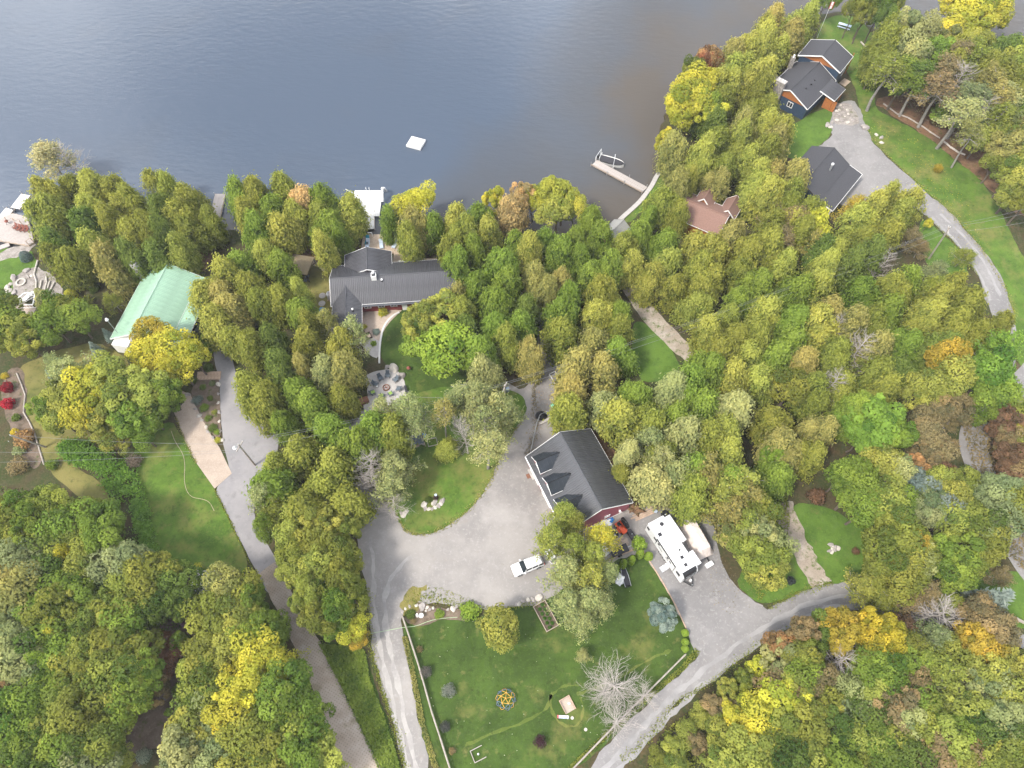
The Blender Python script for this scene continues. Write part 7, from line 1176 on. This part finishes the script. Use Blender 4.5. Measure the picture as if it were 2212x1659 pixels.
# dog run beside the garage
def dog_run():
    a = at_('H', 345, 690); t = thing('dog_run_fence', 'grey pipe fence of the small run behind the garage', 'fence', a); pts = [at_('H', *q) - a for q in ((345, 690), (372, 560), (400, 440), (425, 385), (485, 360))]; q2 = [at_('H', *q) - a for q in ((635, 305), (680, 380), (722, 460))]
    for ps in (pts, q2):
        for z in (1.25, .6): MB().tube([(p.x, p.y, z) for p in ps], .055, 6).build('rail', M['steel'], t)
        for p in ps: MB().cyl((0, 0), .05, .05, 0, 1.25, 6).build('post', M['steel'], t, p)
    b = [at_('H', *q) - a for q in ((420, 440), (610, 345), (690, 470))]
    for u, v in zip(b, b[1:]): d = v - u; MB().box(0, d.length - .1, -.2, .2, 0, .28).build('border_block', M['rock_pale'], t, u, math.atan2(d.y, d.x))
dog_run()
o = MB().box(-.5, .5, -.38, .38, 0, .03).build('door_mat', M['rust'], None, at_('H', 337, 885, 0) + Vector((0, 0, .07)), R(24)); tag(o, 'brown door mat on gravel at the garage side door', 'door mat')
p = at_('H', 365, 870); t = thing('door_step', 'pale step in front of the garage side door', 'step', (p.x, p.y, .06), R(-65)); MB().box(-.9, .9, -.5, .5, 0, .18).build('slab', M['concrete'], t)
p = at(1188, 1200); t = thing('storage_bin', 'white storage bin glimpsed through the yellow tree', 'bin', p, R(-50)); MB().box(-.75, .75, -.4, .4, 0, .7).build('body', M['gel'], t); MB().box(-.78, .78, -.43, .43, .702, .78).build('lid', M['gel'], t); MB().tube([(.5, -.6, .06), (1.2, -.8, .9), (1.5, -.2, .9)], .05, 5).build('handle_bar', M['gel'], t)
t = thing('goal_frame', 'white pipe frame standing by the north gravel lane', 'frame', at(1188, 815)); q = [at(*s) - at(1188, 815) for s in ((1200, 838), (1186, 814), (1199, 808), (1207, 822))]
for u, v in zip(q, q[1:]): MB().tube([(u.x, u.y, .9), (v.x, v.y, .9)], .04, 6).build('bar', M['gel'], t)
for u in q: MB().cyl((0, 0), .04, .04, 0, .9, 6).build('post', M['gel'], t, u)
p = at(1531, 1221); t = thing('white_cooler', 'white cooler on the gravel beside the travel trailer nose', 'cooler', p, R(30)); MB().box(-.55, .55, -.3, .3, 0, .45).build('body', M['gel'], t); MB().box(-.57, .57, -.32, .32, .452, .52).build('lid', M['gel'], t)
p = at(96, 610); t = thing('fire_pit', 'pale round fire ring on the bare ground at left', 'fire pit', at_('A', 185, 1338)); n = 10; g_ = MB().box(-.22, .22, -.14, .14, 0, .3).mesh('ring_block', M['rock_pale'])
for k in range(n): a = 6.283 * k / n; part('ring_block', g_, t, (.72 * math.cos(a), .72 * math.sin(a), 0), (0, 0, a + R(90)))
t = box_frame('sandbox', 'small square timber frame under the island trees', *fr('I', 1525, 1060), R(14), .75, .65, 'nsew', 'deck_pale', 'timber frame'); o = MB().box(-2.1, 2.1, -.14, .14, .25, .4).build('beam', M['wood'], None, at_('I', 1300, 1130), R(21)); tag(o, 'grey squared beam lying under the island trees', 'beam')
b = at_('I', 1450, 998, .3); o = MB().cyl((0, 0), .3, .34, 0, .4, 12).build('bucket', M['blue'], None, (b.x, b.y, 0)); tag(o, 'blue bucket beside the tall island trunk', 'bucket')
t = thing('car_front', 'dark parked car mostly hidden under the feathery tree', 'car', at_('S', 1475, 745), R(35)); MB().box(-2.1, 2.1, -.85, .85, .3, .85).build('body', M['black'], t); MB().box(-1.4, .9, -.75, .75, .852, 1.4).build('cabin', M['glass'], t); MB().box(2.1, 2.16, -.5, .5, .4, .55).build('bumper', M['gel'], t)
for x in (-1.3, 1.3):
    for y in (-.75, .75): wheel(t, x, y, .32)

# ------------------------------------------------------------------ thin autumn haze round the whole place
hz = MB().box(-420, 420, -160, 420, -2.5, 104).build('haze', [], None); hz['kind'] = 'stuff'
hm = bpy.data.materials.new('haze'); hm.use_nodes = True; t_ = hm.node_tree; t_.nodes.clear(); ho = N(t_, 'ShaderNodeOutputMaterial'); pv = N(t_, 'ShaderNodeVolumePrincipled'); pv.inputs['Color'].default_value = (.95, .96, 1, 1); pv.inputs['Density'].default_value = .0002; pv.inputs['Anisotropy'].default_value = .1
t_.links.new(pv.outputs['Volume'], ho.inputs['Volume']); hz.data.materials.append(hm)
